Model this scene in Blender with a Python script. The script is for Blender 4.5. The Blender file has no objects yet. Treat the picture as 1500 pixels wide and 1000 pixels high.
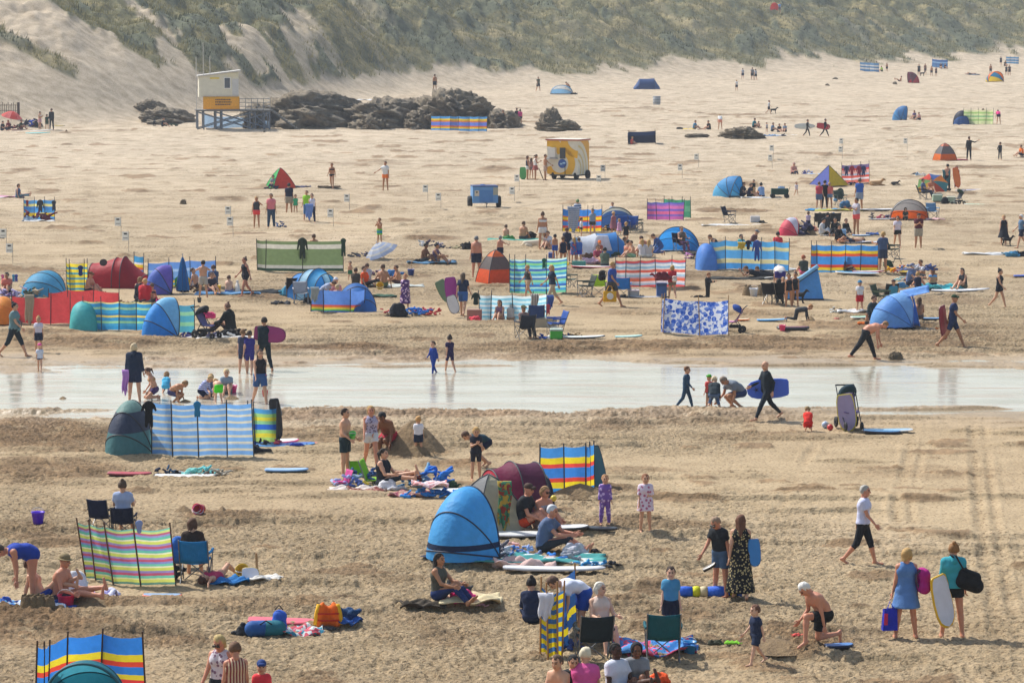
import bpy, math, random
import numpy as np
from mathutils import Vector, Matrix
sc = bpy.context.scene
col = sc.collection
R = math.radians
random.seed(7); RNG = np.random.default_rng(7)

# ---------------------------------------------------------------- camera, world, sun, exposure
F = 4500.0; HC = 10.4; PITCH = math.atan(450/F)
cd = bpy.data.cameras.new('camera'); cam = bpy.data.objects.new('camera', cd); col.objects.link(cam)
cam.location = (0, 0, HC); cam.rotation_euler = (math.pi/2 - PITCH, 0, 0)
cd.sensor_width = 36; cd.lens = 36*F/1500; cd.clip_start = 1; cd.clip_end = 9000
sc.camera = cam
SUN_EL, SUN_AZ = 50, -52          # azimuth measured from +Y (view direction), negative = to the left
world = bpy.data.worlds.new('World'); sc.world = world; world.use_nodes = True
nt = world.node_tree; bg = nt.nodes['Background']
sky = nt.nodes.new('ShaderNodeTexSky'); sky.sky_type = 'NISHITA'; sky.sun_disc = False
sky.sun_elevation = R(SUN_EL); sky.sun_rotation = R(SUN_AZ)
sky.air_density = 1.3; sky.dust_density = 2.5; sky.ozone_density = 1.0
nt.links.new(sky.outputs[0], bg.inputs[0]); bg.inputs[1].default_value = 0.13
sd = bpy.data.lights.new('sun', 'SUN'); sun = bpy.data.objects.new('sun', sd); col.objects.link(sun)
sd.energy = 4.2; sd.angle = R(0.5); sd.color = (1, .965, .905)
sv = Vector((math.sin(R(SUN_AZ))*math.cos(R(SUN_EL)), math.cos(R(SUN_AZ))*math.cos(R(SUN_EL)), math.sin(R(SUN_EL))))
sun.rotation_euler = sv.to_track_quat('Z', 'Y').to_euler(); sun.location = (-40, 20, 60)
sc.view_settings.view_transform = 'Standard'; sc.view_settings.look = 'None'
sc.view_settings.exposure = 0.27; sc.view_settings.gamma = 1

# ---------------------------------------------------------------- noise
_L = [RNG.random((256, 256)) for _ in range(10)]
def vn(x, y, s=0):
    L = _L[s % 10]; x = x + s*17.3; y = y + s*9.7
    xi = np.floor(x).astype(np.int64); yi = np.floor(y).astype(np.int64)
    fx = x-xi; fy = y-yi; fx = fx*fx*(3-2*fx); fy = fy*fy*(3-2*fy)
    a = L[xi & 255, yi & 255]; b = L[(xi+1) & 255, yi & 255]; c = L[xi & 255, (yi+1) & 255]; d = L[(xi+1) & 255, (yi+1) & 255]
    return a*(1-fx)*(1-fy)+b*fx*(1-fy)+c*(1-fx)*fy+d*fx*fy
def fbm(x, y, s=0, o=4):
    r = 0; a = .5; t = 0
    for i in range(o): r = r+a*vn(x*2**i, y*2**i, s+i); t += a; a *= .5
    return r/t
def sstep(a, b, x):
    t = np.clip((x-a)/(b-a), 0, 1); return t*t*(3-2*t)

# ---------------------------------------------------------------- terrain
_PY = np.array([0, 134, 158, 191, 231, 281, 326, 391, 437, 474, 560, 700, 4000.])
_PZ = np.array([0, 0, .5, .72, .95, 1.65, 2.43, 3.2, 4.1, 5.4, 7, 8, 8.])
SY0, SY1 = 84.0, 97.6              # the stream
def zbase(Y): return np.interp(Y, _PY, _PZ)
def zwater(X, Y):                  # channel depth profile
    c = 0.5*(SY0+SY1)+.6*np.sin(X*.09)+.35*np.sin(X*.31+1); w = 0.5*(SY1-SY0)+.5*np.sin(X*.17+2)
    bars = fbm(X*.16, Y*.9, 3, 4)
    return -.10*(1-sstep(w-2.6, w+1.3, np.abs(Y-c)+(fbm(X*.35, Y*.8, 5, 3)-.5)*3.2))+.115*sstep(.57, .68, bars)*sstep(w-5, w, np.abs(Y-c))
_FX = np.array([-400, -120, -60, -47, -35, -22, -10, 5, 34, 77, 140, 500.])
_FY = np.array([225, 245, 262, 276, 296, 340, 385, 402, 440, 492, 520, 580.])
_t = np.linspace(-600, 700, 2601); _FY = np.convolve(np.pad(np.interp(_t, _FX, _FY), 40, mode='edge'), np.hanning(81)/np.hanning(81).sum(), 'valid'); _FX = _t
def zdune(X, Y):
    s = Y-np.interp(X, _FX, _FY)
    up = np.clip(s, 0, None)
    toe = 34*(1-.55*sstep(-12, -34, X)); h = np.where(up < toe, .34*up**2/(2*toe), .34*(up-toe*.5)); h = 21*(1-np.exp(-h/21))
    u = (X*.80+Y*.35); v = (-X*.6+Y*.5)                   # hummocks run down the slope, to the right
    hum = (fbm(u*.11, v*.045, 3, 4)-.5)*2
    hum2 = (fbm(X*.3+Y*.13, Y*.22-X*.14, 5, 3)-.5)*2
    amp = sstep(6, 60, up)
    left = sstep(-14, -40, X)*sstep(40, 10, up)              # the clean sand face on the left
    return h+amp*(hum*1.9+hum2*1.5)*(1-.85*left)
def ray(px, py):
    dx, dy = (px-750)/F, (500-py)/F
    cp, sp = math.cos(PITCH), math.sin(PITCH)
    return np.array([dx, cp+dy*sp, -sp+dy*cp])
_GC = {}
def gxy(px, py):
    """ground point of the beach seen at photo pixel px, py"""
    d = ray(px, py); k = (round(px, 2), round(py, 2))
    if k in _GC: return _GC[k]
    if py < 215:
        Y = np.arange(200, 640, .5); H = zbase(Y)+zdune(d[0]*Y/d[1], Y)-(HC+d[2]*Y/d[1]); i = int(np.argmax(H > 0)) if (H > 0).any() else len(Y)-1
        i = max(i, 1); t = H[i-1]/(H[i-1]-H[i]) if H[i] != H[i-1] else 0; Yr = Y[i-1]+.5*t
        _GC[k] = (float(d[0]*Yr/d[1]), float(Yr)); return _GC[k]
    lo, hi = 20., 620.
    for _ in range(40):
        m = .5*(lo+hi)
        if HC+d[2]*m/d[1] > zbase(m): lo = m
        else: hi = m
    _GC[k] = (float(d[0]*lo/d[1]), float(lo)); return _GC[k]
def scale_at(py): return F/gxy(750, py)[1]
def up_at(px, py, ybase):
    """point seen at px,py that stands above the ground row ybase"""
    X, Y = gxy(px, ybase); d = ray(px, py)
    return Vector((d[0]*Y/d[1], Y, HC+d[2]*Y/d[1]))
def topx(X, Y, Z):
    cp, sp = math.cos(PITCH), math.sin(PITCH)
    dz = Z-HC; fw = Y*cp-dz*sp; upc = Y*sp+dz*cp
    return 750+F*X/fw, 500-F*upc/fw

# dug and churned sand: px, py, half width px, half height px, strength
DUG = [(120,503,150,9,.8),(420,512,90,8,1),(510,512,70,9,1),(640,520,160,9,.7),(860,508,150,10,.9),(1120,505,170,10,.8),(1320,500,140,13,.7),(1180,512,60,6,.8),
 (520,597,60,7,.9),(640,606,190,9,.9),(880,610,170,9,.7),(1010,612,150,10,.6),(1150,640,110,9,.6),(430,610,110,10,.9),(80,640,130,26,.9),(60,690,120,18,.8),(560,640,60,12,.7),
 (600,662,74,10,.7),(660,680,60,9,.9),(330,640,40,7,.5),(470,640,120,14,.6),(900,625,60,6,.7),(70,915,200,22,1),(150,935,190,14,.8),(160,888,150,10,.9),(350,890,100,10,.5),
 (590,850,60,8,.4),(1130,940,150,22,.8),(1000,890,140,12,.5),(640,930,90,16,.5),(840,715,80,7,.8),(960,770,100,9,.6),(930,690,80,7,.5),(1330,690,160,10,.3),(690,905,120,12,.4),
 (335,760,60,10,.7),(390,755,60,8,.5),(50,780,80,12,.5),(470,345,40,3,.0),(40,250,20,2,.8),(330,292,28,4,.8),(135,288,18,2,.6),(730,250,28,4,.8),(635,348,36,4,1),(600,385,160,7,.35),
 (380,436,36,5,.9),(560,402,60,4,.4),(1080,310,44,5,1),(1040,308,20,4,.8),(960,305,40,2,.5),(1110,368,60,3,.4),(1020,405,80,5,.6),(1340,395,60,4,.5),(1330,310,60,3,.5),
 (1430,245,60,3,.8),(1430,258,40,2,.6),(1210,264,20,2,.5),(1300,480,70,6,1),(1400,440,70,6,.5),(1220,478,70,6,.7),(1420,480,50,6,.4),(60,490,70,5,.8),(900,455,90,6,.4),(730,475,50,4,.6),
 (1100,462,90,6,.5),(860,690,40,5,.3),(1440,340,50,3,.3),(790,170,60,2,.3),(900,150,50,1.5,.4),(1170,172,40,2,.5),(1290,172,60,1.5,.7),(930,160,50,1.5,.5),(1080,168,40,1.5,.8),
 (120,192,60,2,.3),(540,240,60,3,.4),(850,232,50,2,.4),(400,350,80,3,.2),(1010,590,60,4,.2),(1160,592,60,4,.8),(1180,597,20,3,.6),(590,576,20,2,.4),(130,578,50,5,.9),(100,578,22,4,1),(490,578,30,3,.8),(530,573,34,4,.8)]
TRK = [([(1075,900),(1120,790),(1165,700),(1200,640),(1222,600)],.6),([(1325,830),(1312,740),(1330,670),(1340,622)],1.0),
 ([(1345,830),(1330,740),(1346,670),(1354,622)],.6),([(1465,960),(1440,800),(1430,700),(1425,625)],1.0),([(1490,960),(1462,800),(1447,700),(1440,625)],.7),
 ([(560,352),(700,325),(840,300),(1000,275),(1180,243),(1320,205),(1500,160)],.8),([(540,340),(680,316),(860,288),(1040,262),(1200,232),(1330,196),(1500,150)],.8),
 ([(700,352),(860,318),(1020,290),(1200,258),(1330,228),(1500,196)],.5),([(1130,300),(1260,250),(1400,215),(1500,200)],.5),([(640,300),(800,282),(960,262),(1100,244)],.5),([(1300,500),(1370,440),(1500,395)],.4)]
XMARG = 10.
NCOL = 820
def build_terrain():
    ys = [-60, -20, 5, 20, 32, 38, 41]
    y = 43.
    while y < 720:
        ys.append(y)
        y += .055 if y < 76 else (.06 if y < 104 else .075+(y-104)*.0021)
        if y > 560: y += 1.2
    ys += [740, 800, 1000, 1600, 3000, 6000]
    ys = np.array(ys, float)
    t = np.linspace(-1, 1, NCOL)
    tt = np.concatenate([[-60, -14, -5, -2.6, -1.7, -1.3, -1.12, -1.04], t, [1.04, 1.12, 1.3, 1.7, 2.6, 5, 14, 60]])
    half = .172*np.clip(ys, 40, 720)+5.5
    X = tt[None, :]*half[:, None]; Y = np.repeat(ys[:, None], len(tt), 1)
    Z = zbase(Y)+zwater(X, Y)+zdune(X, Y)
    dug = np.zeros_like(Z)
    PX, PYY = topx(X, np.clip(Y, 30, None), zbase(Y))
    wob = fbm(X*.5, Y*.25, 2, 3)
    for (a, b, w, h, s) in DUG:
        j = np.searchsorted(ys, [gxy(a, b+h*2.2)[1], gxy(a, max(90, b-h*2.2))[1]])
        sl = slice(max(0, j[0]), j[1]+1)
        e = ((PX[sl]-a)/w)**2+((PYY[sl]-b)/h)**2
        dug[sl] = np.maximum(dug[sl], s*sstep(1.7, .25, e+(wob[sl]-.5)*2.2))
    near = sstep(160, 60, Y)
    beach = 1-sstep(-6, 12, Y-np.interp(X, _FX, _FY))
    wet = sstep(-.012, -.07, zwater(X, Y))
    # churned footprints: pits and rims
    n1 = fbm(X*3.3, Y*2.3, 1, 3); n2 = fbm(X*8.6+3, Y*7.4, 4, 2); n0 = fbm(X*.6, Y*.5, 6, 3)
    smooth = 1-.8*sstep(.42, .66, fbm(X*.16, Y*.10, 8, 3))
    right = 1-.35*sstep(4, 9, X)*sstep(105, 90, Y)-.42*sstep(4.5, 7.5, X+2*(n0-.5))*sstep(60, 66, Y)*sstep(86, 80, Y)
    n3_ = 1-np.abs(2*vn(X*11.7, Y*9.9, 7)-1); n4 = vn(X*5.1+7, Y*3.6, 9)
    pits = -sstep(.53, .60, n1)*.028-sstep(.54, .64, n2)*.05+(n0-.5)*.04*(1-.6*sstep(110, 200, Y))+sstep(.5, .95, n3_)*.034-sstep(.70, .82, n4)*.045
    Z += beach*smooth*right*(1-.97*wet)*(.30+.70*near)*pits*.72
    # footprints stamped as real hollows with a pushed-up rim
    dug = dug*beach; rough = np.clip(smooth*np.clip(1.1-1.25*(1-right), 0, 1)*(1-.55*sstep(108, 190, Y))+.6*dug, 0, 1.2)
    rid = 1-np.abs(2*fbm(X*1.1+.3*Y, Y*.95, 7, 4)-1)
    Z += dug*(sstep(.5, .98, rid)*.05+(n1-.5)*.11+(n2-.5)*.14+sstep(.5, .9, n3_)*.035)*(.55+.45*near)*(1+.9*sstep(130, 200, Y))*(1-.55*wet)
    damp = dug*sstep(.25, .7, rid+.5*(n1-.5)+.3*(n2-.5))
    Z = np.where((Y > 76) & (Y < 106) & (wet < .2), np.maximum(Z, -.026), Z)
    scat = fbm(X*.42+9, Y*.36, 2, 4)*sstep(98, 112, Y)+fbm(X*.5, Y*.8, 2, 4)*sstep(112, 98, Y)
    sc_ = sstep(.685, .73, scat)*beach*(1-wet)*sstep(420, 300, Y); Z += sc_*(n1*.09+n2*.07-.04); damp = np.maximum(damp, sc_*.75)
    for pl, s in TRK:
        w = [gxy(*p) for p in pl]; dmin = np.full_like(Z, 9.); al = np.zeros_like(Z); acc = 0
        lo = min(p[1] for p in w)-3; hi = max(p[1] for p in w)+3
        sl = slice(*np.searchsorted(ys, [lo, hi]))
        for (x0, y0), (x1, y1) in zip(w[:-1], w[1:]):
            L2 = (x1-x0)**2+(y1-y0)**2; L = math.sqrt(L2)
            u = np.clip(((X[sl]-x0)*(x1-x0)+(Y[sl]-y0)*(y1-y0))/L2, 0, 1)
            dd = np.hypot(X[sl]-x0-u*(x1-x0), Y[sl]-y0-u*(y1-y0))
            m = dd < dmin[sl]; dmin[sl] = np.where(m, dd, dmin[sl]); al[sl] = np.where(m, acc+u*L, al[sl]); acc += L
        far = 1 if lo < 120 else 1.7
        g = np.exp(-(dmin/(.11*far))**2); rim = np.exp(-((dmin-.20*far)/(.07*far))**2)
        tread = np.sin(al*2*math.pi/(.42*far))*.03
        wv = sstep(.35, .6, vn(al*.35, al*0+lo, 5)); Z += s*(g*(-.034*far+tread*.9)+rim*.022*far)*(.25+.75*wv)
        damp = np.maximum(damp, .12*s*g)
    # vegetation on the dunes, soil sand elsewhere
    s = Y-np.interp(X, _FX, _FY)
    px, py = topx(X, np.clip(Y, 30, None), Z)
    u = (X*.80+Y*.35); v = (-X*.6+Y*.5)
    edge = np.interp(px, [-300, 55, 120, 185, 250, 300, 380, 440, 520, 640, 750, 860, 1000, 1200, 1500, 1900], [-90, -8, 45, 70, 98, 118, 124, 126, 116, 100, 112, 104, 92, 92, 80, 70])
    en = (fbm(u*.22, v*.06, 9, 4)-.5)*40+(fbm(X*.5, Y*.3, 2, 3)-.5)*22
    veg = sstep(-4, 6, edge-2-(py+en))
    bare = sstep(.60, .65, fbm(u*.30+5, v*.12, 4, 3)+.05*sstep(620, 250, px)-.05*sstep(70, 0, py))*(.15+.85*sstep(620, 380, px))   # sandy blowouts between the clumps
    veg = veg*(1-.9*bare)
    # marram slab on the left sand face
    tl = (px+8)/122.; lin = 44+tl*66; slab = sstep(1.05, .92, tl)*sstep(-.2, 0, tl)*sstep(13, 8, np.abs(py-lin-3+5*tl)+(en*.1))
    veg = np.maximum(veg, slab*.85)*sstep(-3, 4, s)
    hum = fbm(u*.13+2, v*.07+1, 6, 3); cl = fbm(X*.33, Y*.16, 1, 3)
    shrub = sstep(.51, .58, .3*hum+.7*cl+.03*sstep(700, 300, px)-.03*sstep(60, 10, py))*veg
    Z += shrub*.6*fbm(X*.7, Y*.5, 3, 2)
    damp = np.maximum(damp, .8*wet)
    band = sstep(76, 84, Y)*sstep(112, 101, Y)
    damp = np.clip(np.maximum(damp, band*(.16+.25*(n0-.5))), 0, 1)
    glaze = np.clip(sstep(79.5, 84.5, Y+3*(n0-.5))*sstep(101.5, 97, Y+4*(n0-.5)), 0, 1)*(1-damp*.5)
    nx, ny = X.shape[1], X.shape[0]
    co = np.stack([X, Y, Z], -1).reshape(-1, 3)
    idx = np.arange(nx*ny).reshape(ny, nx)
    fa = np.stack([idx[:-1, :-1], idx[:-1, 1:], idx[1:, 1:], idx[1:, :-1]], -1).reshape(-1, 4)
    me = np_mesh('sand', co, fa)
    for nm, a in (('damp', damp), ('veg', veg), ('shrub', shrub), ('glaze', glaze), ('rough', rough)):
        at = me.attributes.new(nm, 'FLOAT', 'POINT'); at.data.foreach_set('value', a.reshape(-1).astype(np.float32))
    return me, (ys, tt, half, Z, veg, shrub)
def np_mesh(name, co, fa, mi=None, smooth=True):
    me = bpy.data.meshes.new(name); co = np.asarray(co, np.float32); fa = np.asarray(fa, np.int32)
    me.vertices.add(len(co)); me.vertices.foreach_set('co', co.ravel())
    k = fa.shape[1]; me.loops.add(fa.size); me.loops.foreach_set('vertex_index', fa.ravel())
    me.polygons.add(len(fa)); me.polygons.foreach_set('loop_start', np.arange(0, fa.size, k, dtype=np.int32))
    try: me.polygons.foreach_set('loop_total', np.full(len(fa), k, np.int32))
    except Exception: pass
    if mi is not None: me.polygons.foreach_set('material_index', np.asarray(mi, np.int32))
    me.polygons.foreach_set('use_smooth', np.full(len(fa), bool(smooth)))
    me.update(calc_edges=True); me.validate(); return me

# ---------------------------------------------------------------- materials
def lin(h):
    h = h.lstrip('#'); c = [int(h[i:i+2], 16)/255 for i in (0, 2, 4)]
    return tuple(((x/12.92) if x <= .04045 else ((x+.055)/1.055)**2.4) for x in c)+(1,)
CN = dict(white='e4e4e2', black='1b1c20', navy='1c2540', blue='2456c0', royal='1f49b8', sky='5aa0dc', lblue='8fbce6', teal='17798a', aqua='62cdd0', red='c22a30', coral='e8605a', pink='e58aa8', hot='e83a88',
 orange='f07a26', yellow='f2d230', lime='9ad83a', green='3f9a58', dgreen='2e4a38', olive='7f8a62', grey='77797c', dgrey='3c3f45', lgrey='b8bac0', cream='ddd0ae', beige='bda98c', brown='5c4334',
 maroon='6e2434', purple='6a4aa0', lilac='a99ad6', mag='a32a86', denim='4c6a94', tan='b08c62', wet='20242e', gold='b8935a', mint='9fd8b8', silver='c9ccd0', bronze='6a4a30', salmon='e99a84', khaki='a39a78')
def C(c): return lin(CN.get(c, c))
_M = {}
def nmat(name):
    m = bpy.data.materials.new(name); m.use_nodes = True
    n = m.node_tree; b = n.nodes['Principled BSDF']; return m, n, b
def N(n, t, **k):
    x = n.nodes.new(t)
    for a, v in k.items(): setattr(x, a, v)
    return x
def noise(n, scale, detail=3, coord=None, rough=.5):
    x = N(n, 'ShaderNodeTexNoise'); x.inputs['Scale'].default_value = scale; x.inputs['Detail'].default_value = detail; x.inputs['Roughness'].default_value = rough
    if coord is not None: n.links.new(coord, x.inputs['Vector'])
    return x
def ramp(n, stops, fac, interp='LINEAR'):
    r = N(n, 'ShaderNodeValToRGB'); r.color_ramp.interpolation = interp; e = r.color_ramp.elements
    while len(e) > 1: e.remove(e[-1])
    e[0].position = stops[0][0]; e[0].color = stops[0][1]
    for p, c in stops[1:]: q = e.new(min(p, 1)); q.color = c
    n.links.new(fac, r.inputs[0]); return r
def mix(n, f, a, b, mode='MIX'):
    m = N(n, 'ShaderNodeMix', data_type='RGBA', blend_type=mode)
    for s, v in ((m.inputs[0], f), (m.inputs[6], a), (m.inputs[7], b)):
        if isinstance(v, (int, float, tuple)): s.default_value = v
        else: n.links.new(v, s)
    return m.outputs[2]
def math_(n, op, a, b=0, c=None):
    m = N(n, 'ShaderNodeMath', operation=op)
    for i, v in enumerate((a, b) if c is None else (a, b, c)):
        if isinstance(v, (int, float)): m.inputs[i].default_value = v
        else: n.links.new(v, m.inputs[i])
    return m.outputs[0]
def mat(c, rough=.75, tr=0., metal=0., kind='cloth'):
    """plain or patterned material. c: a colour, 'dots:a:b:scale', 'hs:a:b:n' (level stripes), 'vs:a:b:n', 'bands:a|b|c' over UV v, 'flor:a:b'"""
    key = (c, rough, tr, metal, kind)
    if key in _M: return _M[key]
    m, n, b = nmat((kind+'_'+c.replace(':', '_').replace('|', '_'))[:50])
    b.inputs['Roughness'].default_value = rough; b.inputs['Metallic'].default_value = metal
    tc = N(n, 'ShaderNodeTexCoord'); ob = tc.outputs['Object']; p = c.split(':')
    if p[0] in ('dots', 'flor'):
        v = N(n, 'ShaderNodeTexVoronoi'); v.inputs['Scale'].default_value = float(p[3]) if len(p) > 3 else 16
        n.links.new(ob, v.inputs['Vector'])
        cc = ramp(n, [(0, C(p[2])), (.36 if p[0] == 'dots' else .46, C(p[1]))], v.outputs['Distance'], 'CONSTANT').outputs[0]
        if p[0] == 'flor': cc = mix(n, ramp(n, [(0, (0, 0, 0, 1)), (.52, (1, 1, 1, 1))], noise(n, 9, 2, ob).outputs[0], 'CONSTANT').outputs[0], cc, C(p[4] if len(p) > 4 else p[2]), 'MIX')
    elif p[0] in ('hs', 'vs'):
        s = N(n, 'ShaderNodeSeparateXYZ'); n.links.new(ob, s.inputs[0])
        f = math_(n, 'FRACT', math_(n, 'MULTIPLY', s.outputs[2 if p[0] == 'hs' else 0], float(p[3]) if len(p) > 3 else 12))
        cc = ramp(n, [(0, C(p[1])), (.5, C(p[2]))], f, 'CONSTANT').outputs[0]
    elif p[0] in ('bands', 'ubands'):
        uv = N(n, 'ShaderNodeUVMap'); s = N(n, 'ShaderNodeSeparateXYZ'); n.links.new(uv.outputs[0], s.inputs[0])
        its = [q.split('*') for q in p[1].split('|')]; ws = [float(q[1]) if len(q) > 1 else 1. for q in its]; T = sum(ws); a = 0; st = []
        for q, w in zip(its, ws): st.append((a/T, C(q[0]))); a += w
        cc = ramp(n, st, s.outputs[1 if p[0] == 'bands' else 0], 'CONSTANT').outputs[0]
    elif p[0] == 'brick':
        uv = N(n, 'ShaderNodeUVMap'); t = N(n, 'ShaderNodeTexBrick'); n.links.new(uv.outputs[0], t.inputs[0]); t.inputs['Scale'].default_value = 26
        t.inputs['Color1'].default_value = C(p[1]); t.inputs['Color2'].default_value = C(p[2]); t.inputs['Mortar'].default_value = C(p[3]); t.inputs['Mortar Size'].default_value = .03
        cc = t.outputs[0]
    else:
        cc = None; base = C(p[0])
    nz = noise(n, 7 if kind != 'paint' else 3, 3, ob)
    lo = .84 if kind == 'cloth' else .9
    g = ramp(n, [(.3, (lo, lo, lo, 1)), (.7, (1, 1, 1, 1))], nz.outputs[0]).outputs[0]
    cc = mix(n, 1., cc if cc is not None else base, g, 'MULTIPLY')
    n.links.new(cc, b.inputs['Base Color'])
    if kind == 'cloth':
        bp = N(n, 'ShaderNodeBump'); bp.inputs['Strength'].default_value = .6; bp.inputs['Distance'].default_value = .035
        n.links.new(noise(n, 9, 4, ob, .6).outputs[0], bp.inputs['Height']); n.links.new(bp.outputs[0], b.inputs['Normal'])
        b.inputs['Specular IOR Level'].default_value = .25
    if tr > 0:
        t = N(n, 'ShaderNodeBsdfTranslucent'); ms = N(n, 'ShaderNodeMixShader'); ms.inputs[0].default_value = tr
        n.links.new(cc, t.inputs[0]); n.links.new(b.outputs[0], ms.inputs[1]); n.links.new(t.outputs[0], ms.inputs[2])
        n.links.new(ms.outputs[0], n.nodes['Material Output'].inputs[0])
    _M[key] = m; return m
def skin_mat(tone):
    key = ('skin', tone)
    if key in _M: return _M[key]
    c = {'pale': 'dcb094', 'fair': 'cf9f80', 'tan': 'b98562', 'red': 'cc8e72', 'brown': '7d5238', 'dark': '4f3224'}[tone]
    m, n, b = nmat('skin_'+tone); tc = N(n, 'ShaderNodeTexCoord')
    g = ramp(n, [(.3, (.86, .8, .78, 1)), (.7, (1, 1, 1, 1))], noise(n, 6, 3, tc.outputs['Object']).outputs[0]).outputs[0]
    n.links.new(mix(n, 1., lin(c), g, 'MULTIPLY'), b.inputs['Base Color']); b.inputs['Roughness'].default_value = .5
    b.inputs['Specular IOR Level'].default_value = .35
    _M[key] = m; return m
def sand_mat():
    m, n, b = nmat('sand'); tc = N(n, 'ShaderNodeTexCoord'); ob = tc.outputs['Object']
    def att(a): x = N(n, 'ShaderNodeAttribute', attribute_name=a); return x.outputs['Fac']
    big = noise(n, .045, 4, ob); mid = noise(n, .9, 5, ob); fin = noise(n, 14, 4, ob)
    dry = ramp(n, [(.3, lin('a28c6c')), (.55, lin('af9a79')), (.75, lin('bca789'))], big.outputs[0]).outputs[0]
    # pale blown sand higher up the beach
    sp = N(n, 'ShaderNodeSeparateXYZ'); n.links.new(ob, sp.inputs[0])
    hi = ramp(n, [(.0, (0, 0, 0, 1)), (1, (1, 1, 1, 1))], math_(n, 'MULTIPLY_ADD', sp.outputs[1], 1/120., -1.0)).outputs[0]
    dry = mix(n, hi, dry, ramp(n, [(.3, lin('b6a58c')), (.7, lin('c6b59c'))], mid.outputs[0]).outputs[0])
    dry = mix(n, 1., dry, ramp(n, [(.3, (.82, .80, .76, 1)), (.62, (1.04, 1.04, 1.04, 1))], mid.outputs[0]).outputs[0], 'MULTIPLY')
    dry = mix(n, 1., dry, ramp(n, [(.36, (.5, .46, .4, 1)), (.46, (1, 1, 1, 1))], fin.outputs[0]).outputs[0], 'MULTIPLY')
    dampc = ramp(n, [(.35, lin('6b5439')), (.65, lin('917350'))], mid.outputs[0]).outputs[0]
    c = mix(n, att('damp'), dry, dampc)
    g1 = noise(n, .22, 4, ob); g2 = noise(n, 1.6, 4, ob)
    gr = ramp(n, [(.35, lin('5a5c40')), (.5, lin('716d4c')), (.66, lin('94875e'))], g1.outputs[0]).outputs[0]
    gr = mix(n, 1., gr, ramp(n, [(.35, (.6, .62, .6, 1)), (.62, (1.1, 1.08, 1, 1))], g2.outputs[0]).outputs[0], 'MULTIPLY')
    gr = mix(n, att('shrub'), gr, ramp(n, [(.35, lin('454a36')), (.65, lin('606449'))], g2.outputs[0]).outputs[0])
    c = mix(n, att('veg'), c, gr)
    n.links.new(c, b.inputs['Base Color'])
    b.inputs['Specular IOR Level'].default_value = .5; gl = att('glaze')
    n.links.new(math_(n, 'MULTIPLY_ADD', gl, -.62, .97), b.inputs['Roughness'])
    bp = N(n, 'ShaderNodeBump'); bp.inputs['Strength'].default_value = 1; bp.inputs['Distance'].default_value = .09
    mp = N(n, 'ShaderNodeMapping'); mp.inputs['Scale'].default_value = (1, 1.3, 1); n.links.new(ob, mp.inputs[0])
    rg_ = ramp(n, [(.36, (0, 0, 0, 1)), (.56, (1, 1, 1, 1))], noise(n, 8.5, 5, mp.outputs[0], .62).outputs[0])
    n.links.new(math_(n, 'ADD', noise(n, 4, 6, ob, .7).outputs[0], math_(n, 'MULTIPLY', rg_.outputs[0], .8)), bp.inputs['Height'])
    n.links.new(math_(n, 'MAXIMUM', math_(n, 'MULTIPLY_ADD', gl, -.6, math_(n, 'MULTIPLY_ADD', att('rough'), .5, .26)), .04), bp.inputs['Strength'])
    n.links.new(bp.outputs[0], b.inputs['Normal'])
    return m
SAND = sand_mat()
def clod_mat(c1, c2, nm, sc_=3.):
    m, n, b = nmat(nm); tc = N(n, 'ShaderNodeTexCoord'); ob = tc.outputs['Object']
    z = noise(n, sc_, 6, ob, .65)
    n.links.new(ramp(n, [(.3, lin(c1)), (.7, lin(c2))], z.outputs[0]).outputs[0], b.inputs['Base Color']); b.inputs['Roughness'].default_value = .95
    bp = N(n, 'ShaderNodeBump'); bp.inputs['Strength'].default_value = 1; bp.inputs['Distance'].default_value = .08 if sc_ > 2 else .4
    n.links.new(noise(n, sc_*3, 5, ob, .7).outputs[0], bp.inputs['Height']); n.links.new(bp.outputs[0], b.inputs['Normal'])
    return m
DSAND = clod_mat('6b5840', '9c835f', 'damp_sand', 4); ROCK = clod_mat('665d50', 'aa9c86', 'rock', 1.1); ROCK.node_tree.nodes['Principled BSDF'].inputs['Specular IOR Level'].default_value = .2

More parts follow.
